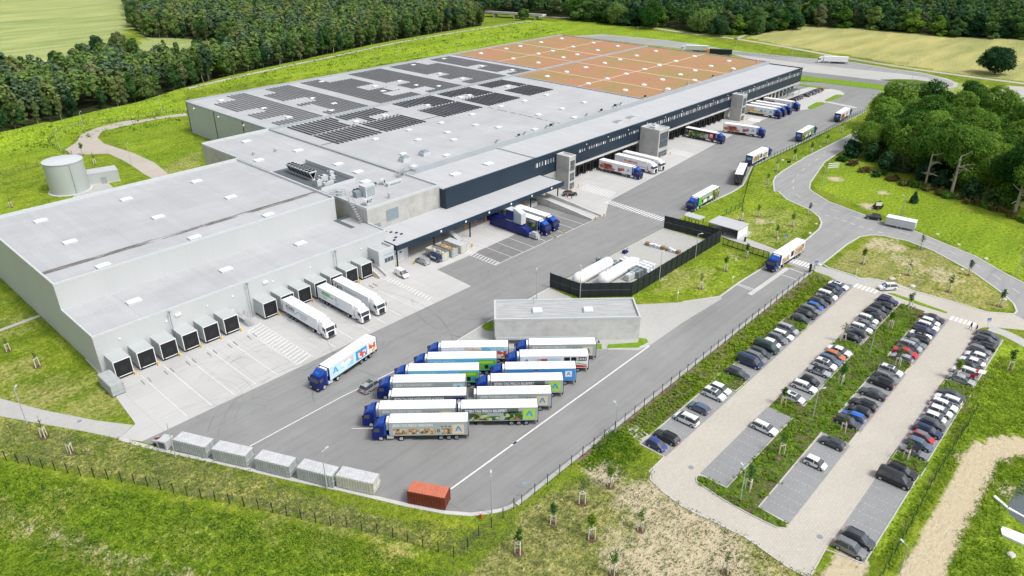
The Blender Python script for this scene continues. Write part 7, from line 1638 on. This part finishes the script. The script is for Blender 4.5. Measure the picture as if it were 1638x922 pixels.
# rocks
for k, (f, x, y) in enumerate([(cF, 655, 352), (cF, 1100, 455), (cF, 1005, 420), (cF, 1340, 375), (cF, 1545, 518), (cF, 1222, 205), (cF, 1325, 255), (cF, 1455, 323), (cI, 1575, 820), (cC, 680, 730), (cC, 810, 725), (cC, 660, 705), (cC, 580, 760), (cC, 480, 770), (cF, 640, 155), (cF, 610, 200)]):
    x_, y_ = G(*f(x, y)); s = rng.uniform(.35, .75); vs = []; n = 7
    for z, rr in ((0, .9), (.3, 1), (.6, .55)): vs += [(rr*s*(1+rng.uniform(-.2, .2))*math.cos(2*math.pi*i/n)*1.3, rr*s*(1+rng.uniform(-.2, .2))*math.sin(2*math.pi*i/n), z*s) for i in range(n)]
    mb = MB().mat('rock').add(vs, [(j*n+i, j*n+(i+1) % n, (j+1)*n+(i+1) % n, (j+1)*n+i) for j in range(2) for i in range(n)]+[tuple(range(2*n, 3*n))])
    tag(mb.obj('boulder', None, loc=(x_, y_, 0)), 'pale boulder lying on the grass beside the public road or car park lane', 'boulder', 'pale boulders along the roads')
# ---------------------------------------------------------------- foliage
def leaf_cloud(lobes, n, size, rs, up=.35, shell=.62, flat=False, squash=1.0):
    """n leaf-clump quads in the shells of the lobes; normals lean outward"""
    L = np.array(lobes, float); vol = L[:, 3]**2; pr = vol/vol.sum()
    k = rs.choice(len(L), n*2, p=pr); d = rs.normal(size=(n*2, 3)); d /= np.linalg.norm(d, axis=1)[:, None]
    rad = L[k, 3]*(shell+(1.06-shell)*rs.rand(n*2)**.6)*(1+(rs.rand(n*2) > .82)*rs.rand(n*2)*.32)
    P = L[k, :3]+d*rad[:, None]*np.array([1, 1, squash])
    keep = np.ones(n*2, bool)
    for i in range(len(L)):
        dd = np.linalg.norm((P-L[i, :3])/np.array([1, 1, squash]), axis=1); keep &= ~((dd < L[i, 3]*shell*.95) & (k != i))
    P, d = P[keep][:n], d[keep][:n]; n = len(P)
    nrm = d*.9+rs.normal(size=(n, 3))*.55+np.array([0, 0, up]); nrm /= np.linalg.norm(nrm, axis=1)[:, None]
    a = np.cross(nrm, rs.normal(size=(n, 3))); a /= np.linalg.norm(a, axis=1)[:, None]; b = np.cross(nrm, a)
    s = size*(.6+.8*rs.rand(n))[:, None]; s2 = s*(.55+.5*rs.rand(n))[:, None]
    V = np.stack([P-a*s-b*s2*.4, P+a*s*.2-b*s2, P+a*s+b*s2*.3, P-a*s*.1+b*s2], 1).reshape(-1, 3)
    Q = np.arange(n*4).reshape(n, 4); return V, Q
def crown_mesh(lobes, n, size, seed, mat, **kw):
    V, Q = leaf_cloud(lobes, n, size, np.random.RandomState(seed), **kw); me = np_mesh('crown', V, Q); me.materials.append(M(mat)); return me
def trunk_mesh(h, r, seed, limbs=5, mat='bark', spread=.5, top=None):
    rr = random.Random(seed); mb = MB().mat(mat); pts = [Vector((0, 0, 0))]; n = 5
    for i in range(1, n+1): pts.append(Vector((rr.uniform(-.03, .03)*h, rr.uniform(-.03, .03)*h, h*i/n)))
    for i in range(n): mb.tube(pts[i], pts[i+1], r*(1-i/n*.75), r*(1-(i+1)/n*.75), 7, False)
    for k in range(limbs):
        t_ = rr.uniform(.4, .9); p = pts[int(t_*n)]; a = rr.uniform(0, 6.28); q = p+Vector((math.cos(a)*h*spread*rr.uniform(.35, .7), math.sin(a)*h*spread*rr.uniform(.35, .7), h*rr.uniform(.12, .3)))
        m_ = (p+q)/2+Vector((0, 0, -.04*h)); mb.tube(p, m_, r*.38, r*.26, 5, False).tube(m_, q, r*.26, r*.08, 5, False)
        q2 = m_+Vector((rr.uniform(-1, 1), rr.uniform(-1, 1), 1.0))*h*.12; mb.tube(m_, q2, r*.18, r*.05, 4, False)
    return mb.mesh('trunk')
def lobes_round(h, rad, seed, n=9, base=.35, pointy=.0):
    rr = random.Random(seed); out = []
    for i in range(n):
        u = i/(n-1) if n > 1 else .5; z = h*(base+(1-base-.12)*u+rr.uniform(-.05, .05)); w_ = rad*(math.sin(math.pi*(.25+.65*u))**.8)*(1-pointy*u)
        a = rr.uniform(0, 6.28); q = rr.uniform(.15, .82)*w_
        out.append((q*math.cos(a), q*math.sin(a), z, max(.28*rad, w_*rr.uniform(.28, .55))))
    out.append((0, 0, h*(base+1)/2, rad*.6)); return out
PROTO = []
def proto(kind, h, rad, n, size, mat, seed, base=.3, pointy=0.0, bark='bark', limbs=4, tr=.2, sq=1.0, nl=15):
    c = crown_mesh(lobes_round(h, rad, seed, nl, base, pointy), n, size, seed, mat, squash=sq); t_ = trunk_mesh(h*.85, tr, seed, limbs, bark, .35); return (kind, c, t_, h, rad)
WP = [proto('birch', 15, 2.6, 2080, 0.32, 'leaf_birch', 1, .22, .45, 'pale_bark'), proto('slender broadleaf', 16, 3.0, 2480, 0.34, 'leaf_wood', 2, .2, .35), proto('broadleaf', 15, 3.8, 2800, 0.36, 'leaf_wood', 3, .22, .2),
      proto('olive tinted broadleaf', 15, 3.2, 2400, 0.34, 'leaf_olive', 4, .25, .35, 'pale_bark'), proto('dark', 14, 3.2, 2560, 0.32, 'leaf_dark', 5, .18, .4), proto('pine', 17, 3.0, 2240, 0.32, 'leaf_pine', 6, .45, .1), proto('broadleaf', 17, 4.2, 3280, 0.38, 'leaf_wood', 7, .2, .2),
      proto('birch', 17, 2.4, 2080, 0.31, 'leaf_birch', 8, .25, .5, 'pale_bark')]
WP += [proto('broadleaf', 16, 5.4, 4200, .42, 'leaf_wood', 21, .06, .1, nl=14), proto('dark', 15, 5.0, 4000, .42, 'leaf_dark', 22, .05, .15, nl=14), proto('broadleaf', 15, 5.2, 4200, .42, 'leaf_oak', 23, .06, .1, nl=14)]
def in_poly(p, poly):
    c = False; n = len(poly)
    for i in range(n):
        x1, y1 = poly[i]; x2, y2 = poly[(i+1) % n]
        if (y1 > p[1]) != (y2 > p[1]) and p[0] < (x2-x1)*(p[1]-y1)/(y2-y1)+x1: c = not c
    return c
def unproj_poly(P, z=0): return [G(*p, z) for p in P]
def wood_points(poly, spacing, seed, jit=.45):
    W_ = unproj_poly(poly); xs = [p[0] for p in W_]; ys = [p[1] for p in W_]; rr = random.Random(seed); out = []
    x = min(xs)
    while x < max(xs):
        y = min(ys)
        while y < max(ys):
            p = (x+rr.uniform(-jit, jit)*spacing, y+rr.uniform(-jit, jit)*spacing)
            if in_poly(p, W_): out.append(p)
            y += spacing
        x += spacing
    return out
def proj(x, y, z):
    d_ = Vector((x, y, z-CAMH)); w_ = d_.dot(FW); return (FPX*d_.dot(RT)/w_+CX, CY-FPX*d_.dot(UP)/w_)
allp = []
for P, sp, sd_, nm in ((PA, 6.4, 5, 'left'), (PB, 7.6, 6, 'middle'), (PC, 7.6, 9, 'right')):
    for p in wood_points(P, sp, sd_):
        q = proj(p[0], p[1], 8)
        if -60 < q[0] < 1700 and q[1] > -45: allp.append((math.hypot(p[0], p[1]), p, nm))
allp.sort(key=lambda q: q[0])
# the tree edge facing the camera is made of individuals
POLYW = {'left': unproj_poly(PA), 'middle': unproj_poly(PB), 'right': unproj_poly(PC)}
def edge_rank(item):
    dist, p, nm = item; W_ = POLYW[nm]; best = 1e9
    for i in range(len(W_)):
        a, b = W_[i], W_[(i+1) % len(W_)]
        dx, dy = b[0]-a[0], b[1]-a[1]; t_ = max(0, min(1, ((p[0]-a[0])*dx+(p[1]-a[1])*dy)/(dx*dx+dy*dy))); best = min(best, math.hypot(p[0]-a[0]-t_*dx, p[1]-a[1]-t_*dy))
    return best
indiv, rest = [], []
for nm, q_ in (('left', 192), ('middle', 30), ('right', 62)):
    l_ = [t_ for t_ in allp if t_[2] == nm]; l_.sort(key=lambda t_: (edge_rank(t_) > 8, t_[0])); indiv += l_[:q_]; rest += l_[q_:]
ZN = {'left': 'in the wood behind the grassy bank at upper left', 'middle': 'in the tree belt beyond the far track', 'right': 'in the wood behind the tan field'}
for i, (dist, p, nm) in enumerate(indiv):
    r1 = rng.random()
    sel = [1, 2, 6, 0, 7, 3, 0, 7, 4, 1, 2, 6, 5, 0][rng.randrange(14)] if nm == 'left' else [8, 10, 8, 9, 10, 8, 3][rng.randrange(7)]
    kind, cm, tm_, h, rad = WP[sel]; s = rng.uniform(.68, 1.2)
    r = thing('tree', f'{kind} tree {ZN[nm]}', 'tree', (p[0], p[1], terr(*p)-.2), rng.uniform(0, 6.28), 'trees '+ZN[nm]); r.scale = (s*rng.uniform(.95, 1.2)*(1.0 if nm == 'left' else 1.5),)*2+(s,)
    inst('crown', cm, r); inst('trunk', tm_, r)
# deeper wood: one mass
def wood_mass(name, label, pts, seed, mats, nleaf=300, size=.64, hs=(11, 20)):
    rs = np.random.RandomState(seed); Vs, Qs, Ms = [], [], []; off = 0
    tmpl = []
    for k in range(6):
        h = 1.0; lb = [(a*1.0, b*1.0, c, r_) for a, b, c, r_ in lobes_round(15, 3.6, 40+k+seed, 9, .4, .35)]
        V, Q = leaf_cloud(lb, nleaf, size, np.random.RandomState(k+seed*3), up=.6); tmpl.append((V, Q))
    for (x, y) in pts:
        V, Q = tmpl[rs.randint(6)]
        if math.hypot(x, y) > 760: V = V[:len(V)//8*4]; Q = Q[:len(V)//4]
        s = rs.uniform(*hs)/15.0; a = rs.uniform(0, 6.28); c_, s_ = math.cos(a), math.sin(a)
        Wv = np.stack([(V[:, 0]*c_-V[:, 1]*s_)*s*1.25+x, (V[:, 0]*s_+V[:, 1]*c_)*s*1.25+y, V[:, 2]*s], 1)
        Vs.append(Wv); Qs.append(Q+off); off += len(V); Ms.append(np.full(len(Q), rs.choice(len(mats), p=[m_[1] for m_ in mats])))
    if not Vs: return
    me = np_mesh(name, np.concatenate(Vs), np.concatenate(Qs))
    for m_, _ in mats: me.materials.append(M(m_))
    me.polygons.foreach_set('material_index', np.concatenate(Ms).astype(np.int32)); me.update()
    o = bpy.data.objects.new(name, me); COL.objects.link(o); tag(o, label, 'woodland', None, 'stuff')
wood_mass('woodland', 'dense mixed dark green wood filling the upper left beyond the bank', [p for _, p, n_ in rest if n_ == 'left'], 3, [('leaf_wood', .34), ('leaf_pine', .36), ('leaf_dark', .08), ('leaf_olive', .09), ('leaf_birch', .13)])
wood_mass('woodland', 'dark green tree belt at the top beyond the far track', [p for _, p, n_ in rest if n_ == 'middle'], 4, [('leaf_wood', .5), ('leaf_pine', .2), ('leaf_dark', .14), ('leaf_olive', .1), ('leaf_birch', .06)])
wood_mass('woodland', 'dark green wood at the top right behind the tan field', [p for _, p, n_ in rest if n_ == 'right'], 5, [('leaf_wood', .5), ('leaf_pine', .18), ('leaf_dark', .2), ('leaf_olive', .1), ('leaf_birch', .02)])
# single large trees
def bigtree(label, pos, h, rad, mat, seed, n=2600, size=.6, base=.25, bark='bark', tr=.4, group=None, limbs=7, nl=14, name='tree', sq=1.0):
    r = thing(name, label, 'tree', (pos[0], pos[1], terr(*pos)), 0, group)
    inst('crown', crown_mesh(lobes_round(h, rad, seed, nl, base), n, size, seed, mat, squash=sq), r); inst('trunk', trunk_mesh(h*.72, tr, seed, limbs, bark, .6), r); return r
bigtree('round dark green solitary tree standing alone on the tan field', (487.9+6, 84.6+1), 15, 10, 'leaf_dark', 71, 9000, .42, .30, nl=26, sq=.75)
for k, (px, py, h, rad, mat, lab) in enumerate([(160, 95, 14, 6, 'leaf_dark', 'dark round tree at the edge of the pale field, left of the clearing'), (218, 42, 20, 8, 'leaf_dark', 'tall dark pine like tree at the field edge near the top left'), (92, 108, 9, 5, 'leaf_dark', 'low dark round tree at the left field edge'), (192, 84, 13, 5, 'leaf_olive', 'pale olive tree between field and clearing'),
        (237, 160, 12, 5.5, 'leaf_birch', 'bright green round tree in front of the wood above the tank'), (363, 127, 10, 4.5, 'leaf_lime', 'bright bush like tree before the wood edge right of the lamp'), (303, 136, 7, 3, 'leaf_wood', 'small dark bush tree at the wood edge'),
        (838, 34, 9, 5, 'leaf_wood', 'small round tree in front of the far bridge'), (925, 32, 19, 10, 'leaf_oak', 'broad round tree right of the far bridge'), (985, 40, 17, 9, 'leaf_wood', 'second broad round tree right of the far bridge'), (1045, 46, 20, 11, 'leaf_oak', 'largest round tree left of the meadow gap'),
        (1122, 54, 17, 11, 'leaf_wood', 'broad tree right of the meadow gap'), (1150, 58, 15, 8, 'leaf_dark', 'dark tree behind the far lane bend'), (1208, 55, 18, 9, 'leaf_wood', 'round tree before the track junction'), (1252, 48, 16, 8, 'leaf_oak', 'round tree at the right end of the far belt'), (760, 38, 15, 7, 'leaf_olive', 'olive tree just left of the far bridge'),
        (738, 50, 11, 4, 'leaf_birch', 'small pale tree at the wood end before the bridge')]):
    bigtree(lab, G(px, py), h, rad, mat, 100+k, 4200, .42)
# oak grove on the right
C5c = crop(1260, 150, 378)
front = [((520, 480), 13, 5.5), ((820, 490), 18, 7), ((950, 645), 18, 7), ((1130, 705), 21, 8), ((1360, 760), 17, 7), ((1565, 850), 19, 8), ((1660, 905), 19, 7.5), ((690, 500), 15, 6.5)]
gpts = [(G(*C5c(*p)), h, r_) for p, h, r_ in front]
gv = [(272, 72), (283, 82), (292, 70), (305, 84), (318, 72), (330, 88), (300, 58), (318, 55), (340, 66), (350, 80), (280, 57), (262, 62), (290, 42), (310, 38), (332, 44), (270, 44), (350, 55), (296, 28), (318, 22), (276, 28), (338, 28), (362, 68)]
for i, p in enumerate(gv):
    p = (max(p[0], 250+(p[1]-24)*.55+14), p[1]); gpts.append((p, 16+(i*37 % 6), 7+(i*13 % 3)*.6))
GL = ['leaning oak at the left tip of the grove', 'oak with pale forked trunk at the left third of the grove front', 'thin pale trunk oak left of the bare snag', 'oak with bare twisted grey limbs in front of the grove', 'oak right of the bare limbed one in the grove front', 'oak with pale forked trunk at the right picture edge', 'oak cut by the right picture edge', 'dark crowned oak near the left tip of the grove']
OAKC = [crown_mesh(lobes_round(18, 8.8, 600+k, 38, (.50 if k < 2 else .16)), 19000, .27, 600+k, 'leaf_oak', squash=.78, shell=.7) for k in range(5)]
OAKT = [trunk_mesh(13, .42, 620+k, 8, 'pale_bark' if k == 0 else 'bark', .6) for k in range(2)]
for i, (p, h, r_) in enumerate(gpts):
    if i < 8: dn = math.hypot(*p); p = (p[0]+p[0]/dn*9.5, p[1]+p[1]/dn*9.5)
    r = thing('oak_tree', GL[i] if i < len(GL) else 'tall oak inside the dense grove right of the road', 'tree', (p[0], p[1], 0), rng.uniform(0, 6.28), 'oaks of the grove right of the public road')
    s = h/18.0; q_ = .82 if i < 8 else 1.0; r.scale = (s*q_, s*q_, s); inst('crown', OAKC[i % 2 if i < 8 else 2+i % 3], r); inst('trunk', OAKT[0 if i < 8 else 1], r)
# bare dead limbs on two front trees
for k, (i, seed) in enumerate([(1, 5), (2, 7), (3, 9), (5, 12)]):
    p, h, _ = gpts[i]; d_ = Vector((-p[0], -p[1])).normalized()
    mb = MB().mat('pale_bark'); rr = random.Random(seed); base = Vector((0, 0, 0)); top = Vector((.5, .3, h*.62)); mb.tube(base, top, .5 if i != 2 else .36, .24, 8)
    for q in range(11):
        t_ = rr.uniform(.35, 1.0); b0 = base.lerp(top, t_); e = b0+Vector((d_.x*rr.uniform(.5, 3.5)+rr.uniform(-4, 4), d_.y*rr.uniform(.5, 3.5)+rr.uniform(-4, 4), rr.uniform(-.5, 4.0)))
        m_ = b0.lerp(e, .5)+Vector((0, 0, rr.uniform(-.3, .6))); mb.tube(b0, m_, .2, .13, 5).tube(m_, e, .13, .05, 5).tube(m_, m_+Vector((rr.uniform(-1, 1), rr.uniform(-1, 1), rr.uniform(.4, 1.4))), .06, .02, 4)
    r = thing('dead_tree', ['bare pale grey dead tree in the left third of the grove edge', 'thin pale bare trunk left of the twisted dead tree', 'bare twisted grey dead tree in the middle of the grove edge', 'pale forked dead tree at the right end of the grove edge'][k], 'tree', (p[0]+d_.x*.8, p[1]+d_.y*.8, 0)); mb.obj('trunk', r)
# bramble and bushes at the grove foot
edge = W(C5c, [(360, 470), (430, 500), (520, 545), (620, 575), (700, 605), (800, 635), (880, 655), (950, 670), (1030, 705), (1100, 725), (1180, 740), (1260, 770), (1340, 795), (1420, 825), (1520, 860), (1640, 900)])
for i, p in enumerate(edge):
    h = 2.0+(i*7 % 4)*.35; lb = [(rng.uniform(-2.2, 2.2), rng.uniform(-1.3, 1.3), .6, rng.uniform(.8, 1.5)) for _ in range(6)]
    r = thing('bramble_bush', 'brownish bramble bush, '+ordn(i)+' from the left along the foot of the grove', 'bush', (p[0]+1.6, p[1]-.5, 0), math.radians(-55), 'brambles along the grove foot')
    inst('foliage', crown_mesh(lb, 420, .34, 300+i, 'leaf_brown' if i % 3 else 'leaf_oak', shell=.3), r)
for k, (x, y, h, rad, mat) in enumerate([(800, 540, 6, 4.5, 'leaf_olive'), (440, 440, 6, 4, 'leaf_dark'), (590, 470, 7, 4, 'leaf_dark'), (1400, 770, 5, 2.5, 'leaf_birch'), (1280, 740, 6, 4, 'leaf_dark'), (1060, 660, 6, 4, 'leaf_dark'), (690, 540, 7, 4, 'leaf_dark'), (960, 620, 7, 4, 'leaf_dark'), (1500, 800, 8, 4.5, 'leaf_oak')]):
    p = G(*C5c(x, y)); lb = lobes_round(h, rad, 330+k, 7, .1)
    r = thing('understorey_shrub', ['yellowish green shrub in front of the pale forked oak', 'dark shrub at the left tip of the grove', 'dark shrub right of the leaning oak', 'bright green shrub near the right end of the grove', 'dark shrub right of the bare limbs', 'dark shrub between the thin trunk and the bare limbs', 'dark shrub under the dark crowned oak', 'dark shrub behind the thin pale trunk', 'green shrub next to the right fork'][k], 'shrub', (p[0]+1, p[1]+1, 0), 0, None)
    inst('foliage', crown_mesh(lb, 1100, .42, 330+k, mat, shell=.5), r)
p = G(1404, 333); r = thing('thorn_bush', 'brown low bush behind the black SUV on the grass', 'bush', (p[0], p[1], 0)); inst('foliage', crown_mesh([(-1, 0, .7, 1.2), (1, .2, .6, 1.1), (0, -.3, .9, 1.2)], 500, .25, 350, 'leaf_brown', shell=.2), r)
p = G(1461, 325); r = thing('conifer', 'small bluish conifer beside the lamp post at the meadow', 'tree', (p[0], p[1], 0)); inst('crown', crown_mesh([(0, 0, .8+.55*i, 1.15-.17*i) for i in range(6)], 700, .28, 351, 'leaf_pine', shell=.4), r); inst('trunk', trunk_mesh(3, .08, 3, 0), r)
# staked saplings
def stake_mesh():
    mb = MB().mat('pale_wood')
    for a in (0, 2.1, 4.2): mb.tube((.45*math.cos(a), .45*math.sin(a), 0), (.42*math.cos(a), .42*math.sin(a), 1.95), .075, n=6)
    for a, b_ in ((0, 2.1), (2.1, 4.2), (4.2, 0)): mb.tube((.43*math.cos(a), .43*math.sin(a), 1.65), (.43*math.cos(b_), .43*math.sin(b_), 1.8), .06, n=5)
    return mb.mesh('stakes')
sap_cr = [crown_mesh([(0, 0, 2.6, .55), (.1, .1, 3.2, .6), (-.1, 0, 3.8, .4)], n_, .13, 400+k, m_, shell=.1) for k, (n_, m_) in enumerate([(190, 'leaf_wood'), (120, 'leaf_oak'), (60, 'leaf_olive'), (230, 'leaf_lime')])]
sap_tr = MB().mat('bark').tube((0, 0, 0), (0, 0, 4.1), .045, .02, 6).tube((0, 0, 2.4), (.5, .2, 3.3), .02, .01, 4).tube((0, 0, 2.6), (-.4, .3, 3.5), .02, .01, 4).tube((0, 0, 2.9), (.1, -.45, 3.7), .02, .01, 4).mesh('trunk')
stk = stake_mesh(); mulch = MB().mat('brown_mark').tube((0, 0, 0), (0, 0, .06), .75, .6, 10).mesh('mulch')
SP = [('on the strip between yard and public road', [(cC, 760, 635), (cC, 690, 690), (cC, 615, 735), (cC, 535, 770), (cC, 450, 820), (cC, 405, 885)], 1), ('on the rounded grass tip by the road junction', [(cF, 360, 120), (cF, 605, 110), (cF, 525, 165), (cF, 448, 220), (crop(860, 320, 360), 1480, 150)], 1),
      ('on the grass before the black screen fence', [(cF, 305, 315), (cF, 205, 380), (cF, 85, 465)], 2), ('on the dry grass island', [(cF, 863, 345), (cF, 1080, 400), (cF, 1275, 480), (cF, 1140, 275), (cF, 1370, 400), (cF, 1520, 550)], 0),
      ('in the middle beds of the car park', [(cF, 1085, 565), (cF, 995, 655), (cF, 765, 720), (cF, 1030, 840), (cI, 480, 100), (cI, 470, 335), (cI, 315, 510), (cI, 770, 230), (P4, 985, 375)], 0), ('along the right side of the last car row', [(cI, 1070, 365), (cF, 1310, 900), (cF, 1565, 855)], 2),
      ('on the patchy sandy meadow at the bottom', [(cH, 1290, 490), (cH, 1155, 570), (cH, 1015, 670), (cH, 850, 810), (cH, 1200, 740), (cH, 1435, 700), (cH, 1305, 915), (cI, 205, 905)], 0), ('on the verge left of the container line', [(cG, 215, 255), (cG, 340, 330)], 9), ('on the lawn left of the cold store', [(cD, 180, 840), (cD, 40, 765), (cD, 55, 75)], 9), ('near the round water tank', [(cA, 398, 745), (cA, 455, 790), (cA, 1290/3, 0)][:2], 2)]
for nm, lst, kind in SP:
    q = sorted([(G(*f(x, y)), i) for i, (f, x, y) in enumerate(lst)], key=lambda t_: math.hypot(*t_[0]))
    for i, (p, _) in enumerate(q):
        r = thing('staked_sapling', f'staked sapling {nm}, {ordn(i)} nearest camera', 'young tree', (p[0], p[1], terr(*p)), rng.uniform(0, 6), 'staked young trees '+nm); s = rng.uniform(.95, 1.25); r.scale = (s, s, s)
        inst('stakes', stk, r); inst('trunk', sap_tr, r); inst('mulch', mulch, r)
        if kind != 9: inst('crown', sap_cr[(i+kind) % 4], r)
        else: inst('crown', sap_cr[2], r, scale=(.7, .7, .8))
# low planting rows on the slope and beds, weeds in the meadow : uncountable ground cover
def cover(name, label, pts, size, n_each, mat, seed, hz=.35, rad=.35):
    rs = np.random.RandomState(seed); P = np.array(pts); N = len(P)*n_each
    c = np.repeat(P, n_each, 0); off = rs.normal(size=(N, 3))*np.array([rad, rad, .0]); z = np.abs(rs.normal(size=N))*hz*.5+.08
    C_ = np.stack([c[:, 0]+off[:, 0], c[:, 1]+off[:, 1], c[:, 2]+z], 1)
    nrm = rs.normal(size=(N, 3))*.6+np.array([0, 0, 1.0]); nrm /= np.linalg.norm(nrm, axis=1)[:, None]; a = np.cross(nrm, rs.normal(size=(N, 3))); a /= np.linalg.norm(a, axis=1)[:, None]; b = np.cross(nrm, a)
    s = size*(.5+rs.rand(N))[:, None]; V = np.stack([C_-a*s, C_-b*s*.6, C_+a*s, C_+b*s*.6], 1).reshape(-1, 3)
    me = np_mesh(name, V, np.arange(N*4).reshape(N, 4)); me.materials.append(M(mat)); o = bpy.data.objects.new(name, me); COL.objects.link(o); return tag(o, label, 'ground cover', None, 'stuff')
rp_ = random.Random(77)
pts = []
y = 52.7
while y < 56.6:
    x = 78 if y > 54 else 86
    while x < 112: pts.append((x+rp_.uniform(-.12, .12), y+rp_.uniform(-.1, .1), 0)); x += .85
    y += .75
cover('planted_shrub_rows', 'rows of small bright green ground cover plants on the slope above the car park', pts, .24, 9, 'leaf_lime', 1, .35, .16)
pts = [(rp_.uniform(112, 175), rp_.uniform(52.4, 56.8), 0) for _ in range(520)]
cover('slope_weeds', 'patchy green weeds on the brown planted slope beside the first car row', pts, .25, 8, 'leaf_lime', 2, .4, .35)
pts = []
for bp in BED_POLY:
    xs = [p[0] for p in bp]; ys = [p[1] for p in bp]
    for _ in range(int((max(xs)-min(xs))*(max(ys)-min(ys))*1.1)):
        p = (rp_.uniform(min(xs), max(xs)), rp_.uniform(min(ys), max(ys)))
        if in_poly(p, bp): pts.append((p[0], p[1], .16))
cover('bed_planting', 'low green ground cover in the kerbed beds of the car park', pts, .22, 7, 'leaf_lime', 3, .35, .3)
def region(poly, n, f=None):
    Wp = W(f, poly); xs = [p[0] for p in Wp]; ys = [p[1] for p in Wp]; out = []
    k = 0
    while len(out) < n and k < n*30:
        k += 1; p = (rp_.uniform(min(xs), max(xs)), rp_.uniform(min(ys), max(ys)))
        if in_poly(p, Wp) and not in_poly(p, park) and not in_poly(p, yard): out.append((p[0], p[1], terr(*p)))
    return out
cover('meadow_weeds', 'lush green weeds covering the slope along the bottom left', region([(-100, 770), (0, 745), (200, 790), (560, 860), (760, 940), (700, 1000), (-100, 1000)], 9000), .13, 5, 'leaf_lime', 4, .3, .35)
cover('meadow_weeds', 'weeds on the strip right of the last car row', region([(1545, 640), (1600, 570), (1700, 590), (1700, 690), (1560, 700), (1480, 820), (1425, 915), (1400, 900), (1490, 760)], 2600), .16, 5, 'leaf_lime', 5, .35, .35)
cover('meadow_weeds', 'weeds between sandy track and basin', region([(1600, 735), (1690, 725), (1690, 780), (1610, 800), (1600, 860), (1690, 990), (1490, 990), (1540, 850)], 1600), .15, 5, 'leaf_lime', 6, .35, .35)
cover('bush_patch', 'dense bushy weeds between yard fence and sandy meadow', region([(950, 715), (975, 690), (1000, 692), (1010, 715), (1035, 728), (1000, 745), (990, 768), (960, 745), (940, 748)], 260), .16, 7, 'leaf_lime', 7, .6, .5)
cover('meadow_weeds', 'patchy weeds on the meadow below the yard kerb', region([(880, 790), (960, 750), (1045, 740), (1250, 890), (1330, 922), (1300, 1000), (640, 1000), (700, 900), (780, 850)], 3200), .12, 4, 'leaf_olive', 8, .3, .35)
cover('meadow_weeds', 'dry tufts on the verge below the containers', region([(0, 672), (200, 706), (420, 762), (620, 830), (780, 850), (740, 890), (560, 845), (350, 800), (200, 770), (0, 730)], 3000), .12, 4, 'leaf_olive', 9, .25, .35)
cover('tall_weeds', 'taller pale weed tufts scattered over the slope along the bottom left', region([(-100, 770), (0, 745), (200, 790), (560, 860), (760, 940), (700, 1000), (-100, 1000)], 1800), .17, 6, 'leaf_lime', 14, .7, .28)
cover('tall_weeds', 'darker weed clumps on the slope along the bottom left', region([(-100, 770), (0, 745), (200, 790), (560, 860), (760, 940), (700, 1000), (-100, 1000)], 420), .18, 7, 'leaf_wood', 15, .5, .5)
cover('tall_weeds', 'mixed weed clumps on the verge and sandy meadow beyond the yard kerb', region([(0, 680), (200, 715), (620, 835), (790, 828), (940, 740), (1045, 740), (1250, 890), (1330, 922), (1300, 1000), (640, 1000), (560, 850), (200, 775), (0, 735)], 420), .16, 6, 'leaf_birch', 16, .5, .4)
bk = []
for x, y in zip(*[list(np.array(crest)[:, i]) for i in (0, 1)]): pass
for a, b in zip(crest[:-1], crest[1:]):
    n = int(math.hypot(b[0]-a[0], b[1]-a[1])*2.2)
    for i in range(n):
        t_ = rp_.random(); dd = rp_.uniform(-34, 2); dx, dy = b[0]-a[0], b[1]-a[1]; L = math.hypot(dx, dy); x = a[0]+dx*t_+dy/L*(-dd); y = a[1]+dy*t_-dx/L*(-dd)
        if y > 324: bk.append((x, y, terr(x, y)))
cover('bank_weeds', 'bright lime green growth covering the grassy bank behind the hall', bk, .42, 5, 'leaf_lime', 10, .5, .9)
# bridge on the far road
br = thing('road_bridge', 'low concrete road bridge in a dark gap of the far wood', 'bridge', (*G(776, 27), 0)); A = Vector(G(776, 27)); B = Vector(G(868, 33)); L = (B-A).length; br.rotation_euler.z = math.atan2((B-A).y, (B-A).x)
MB().mat('concrete_light').box(0, -.5, 3.2, L, 7, 4.2).box(0, -.6, 4.2, L, -.3, 5.0).obj('deck', br)
for x in (8, L*.5, L-8): MB().mat('concrete_light').box(x, 0, 0, x+1.2, 6.5, 3.2).obj('pier', br)
hs_ = thing('farm_shed', 'tiny brown shed among the trees at the meadow gap', 'building', (*G(1084, 33), 0), .4); MB().mat('wood').box(0, 0, 0, 8, 6, 3.2).obj('wall', hs_); MB().mat('container_red').profile([(-.5, 3.2), (8.5, 3.2), (4, 5.5)], -.3, 6.3).obj('roof', hs_)
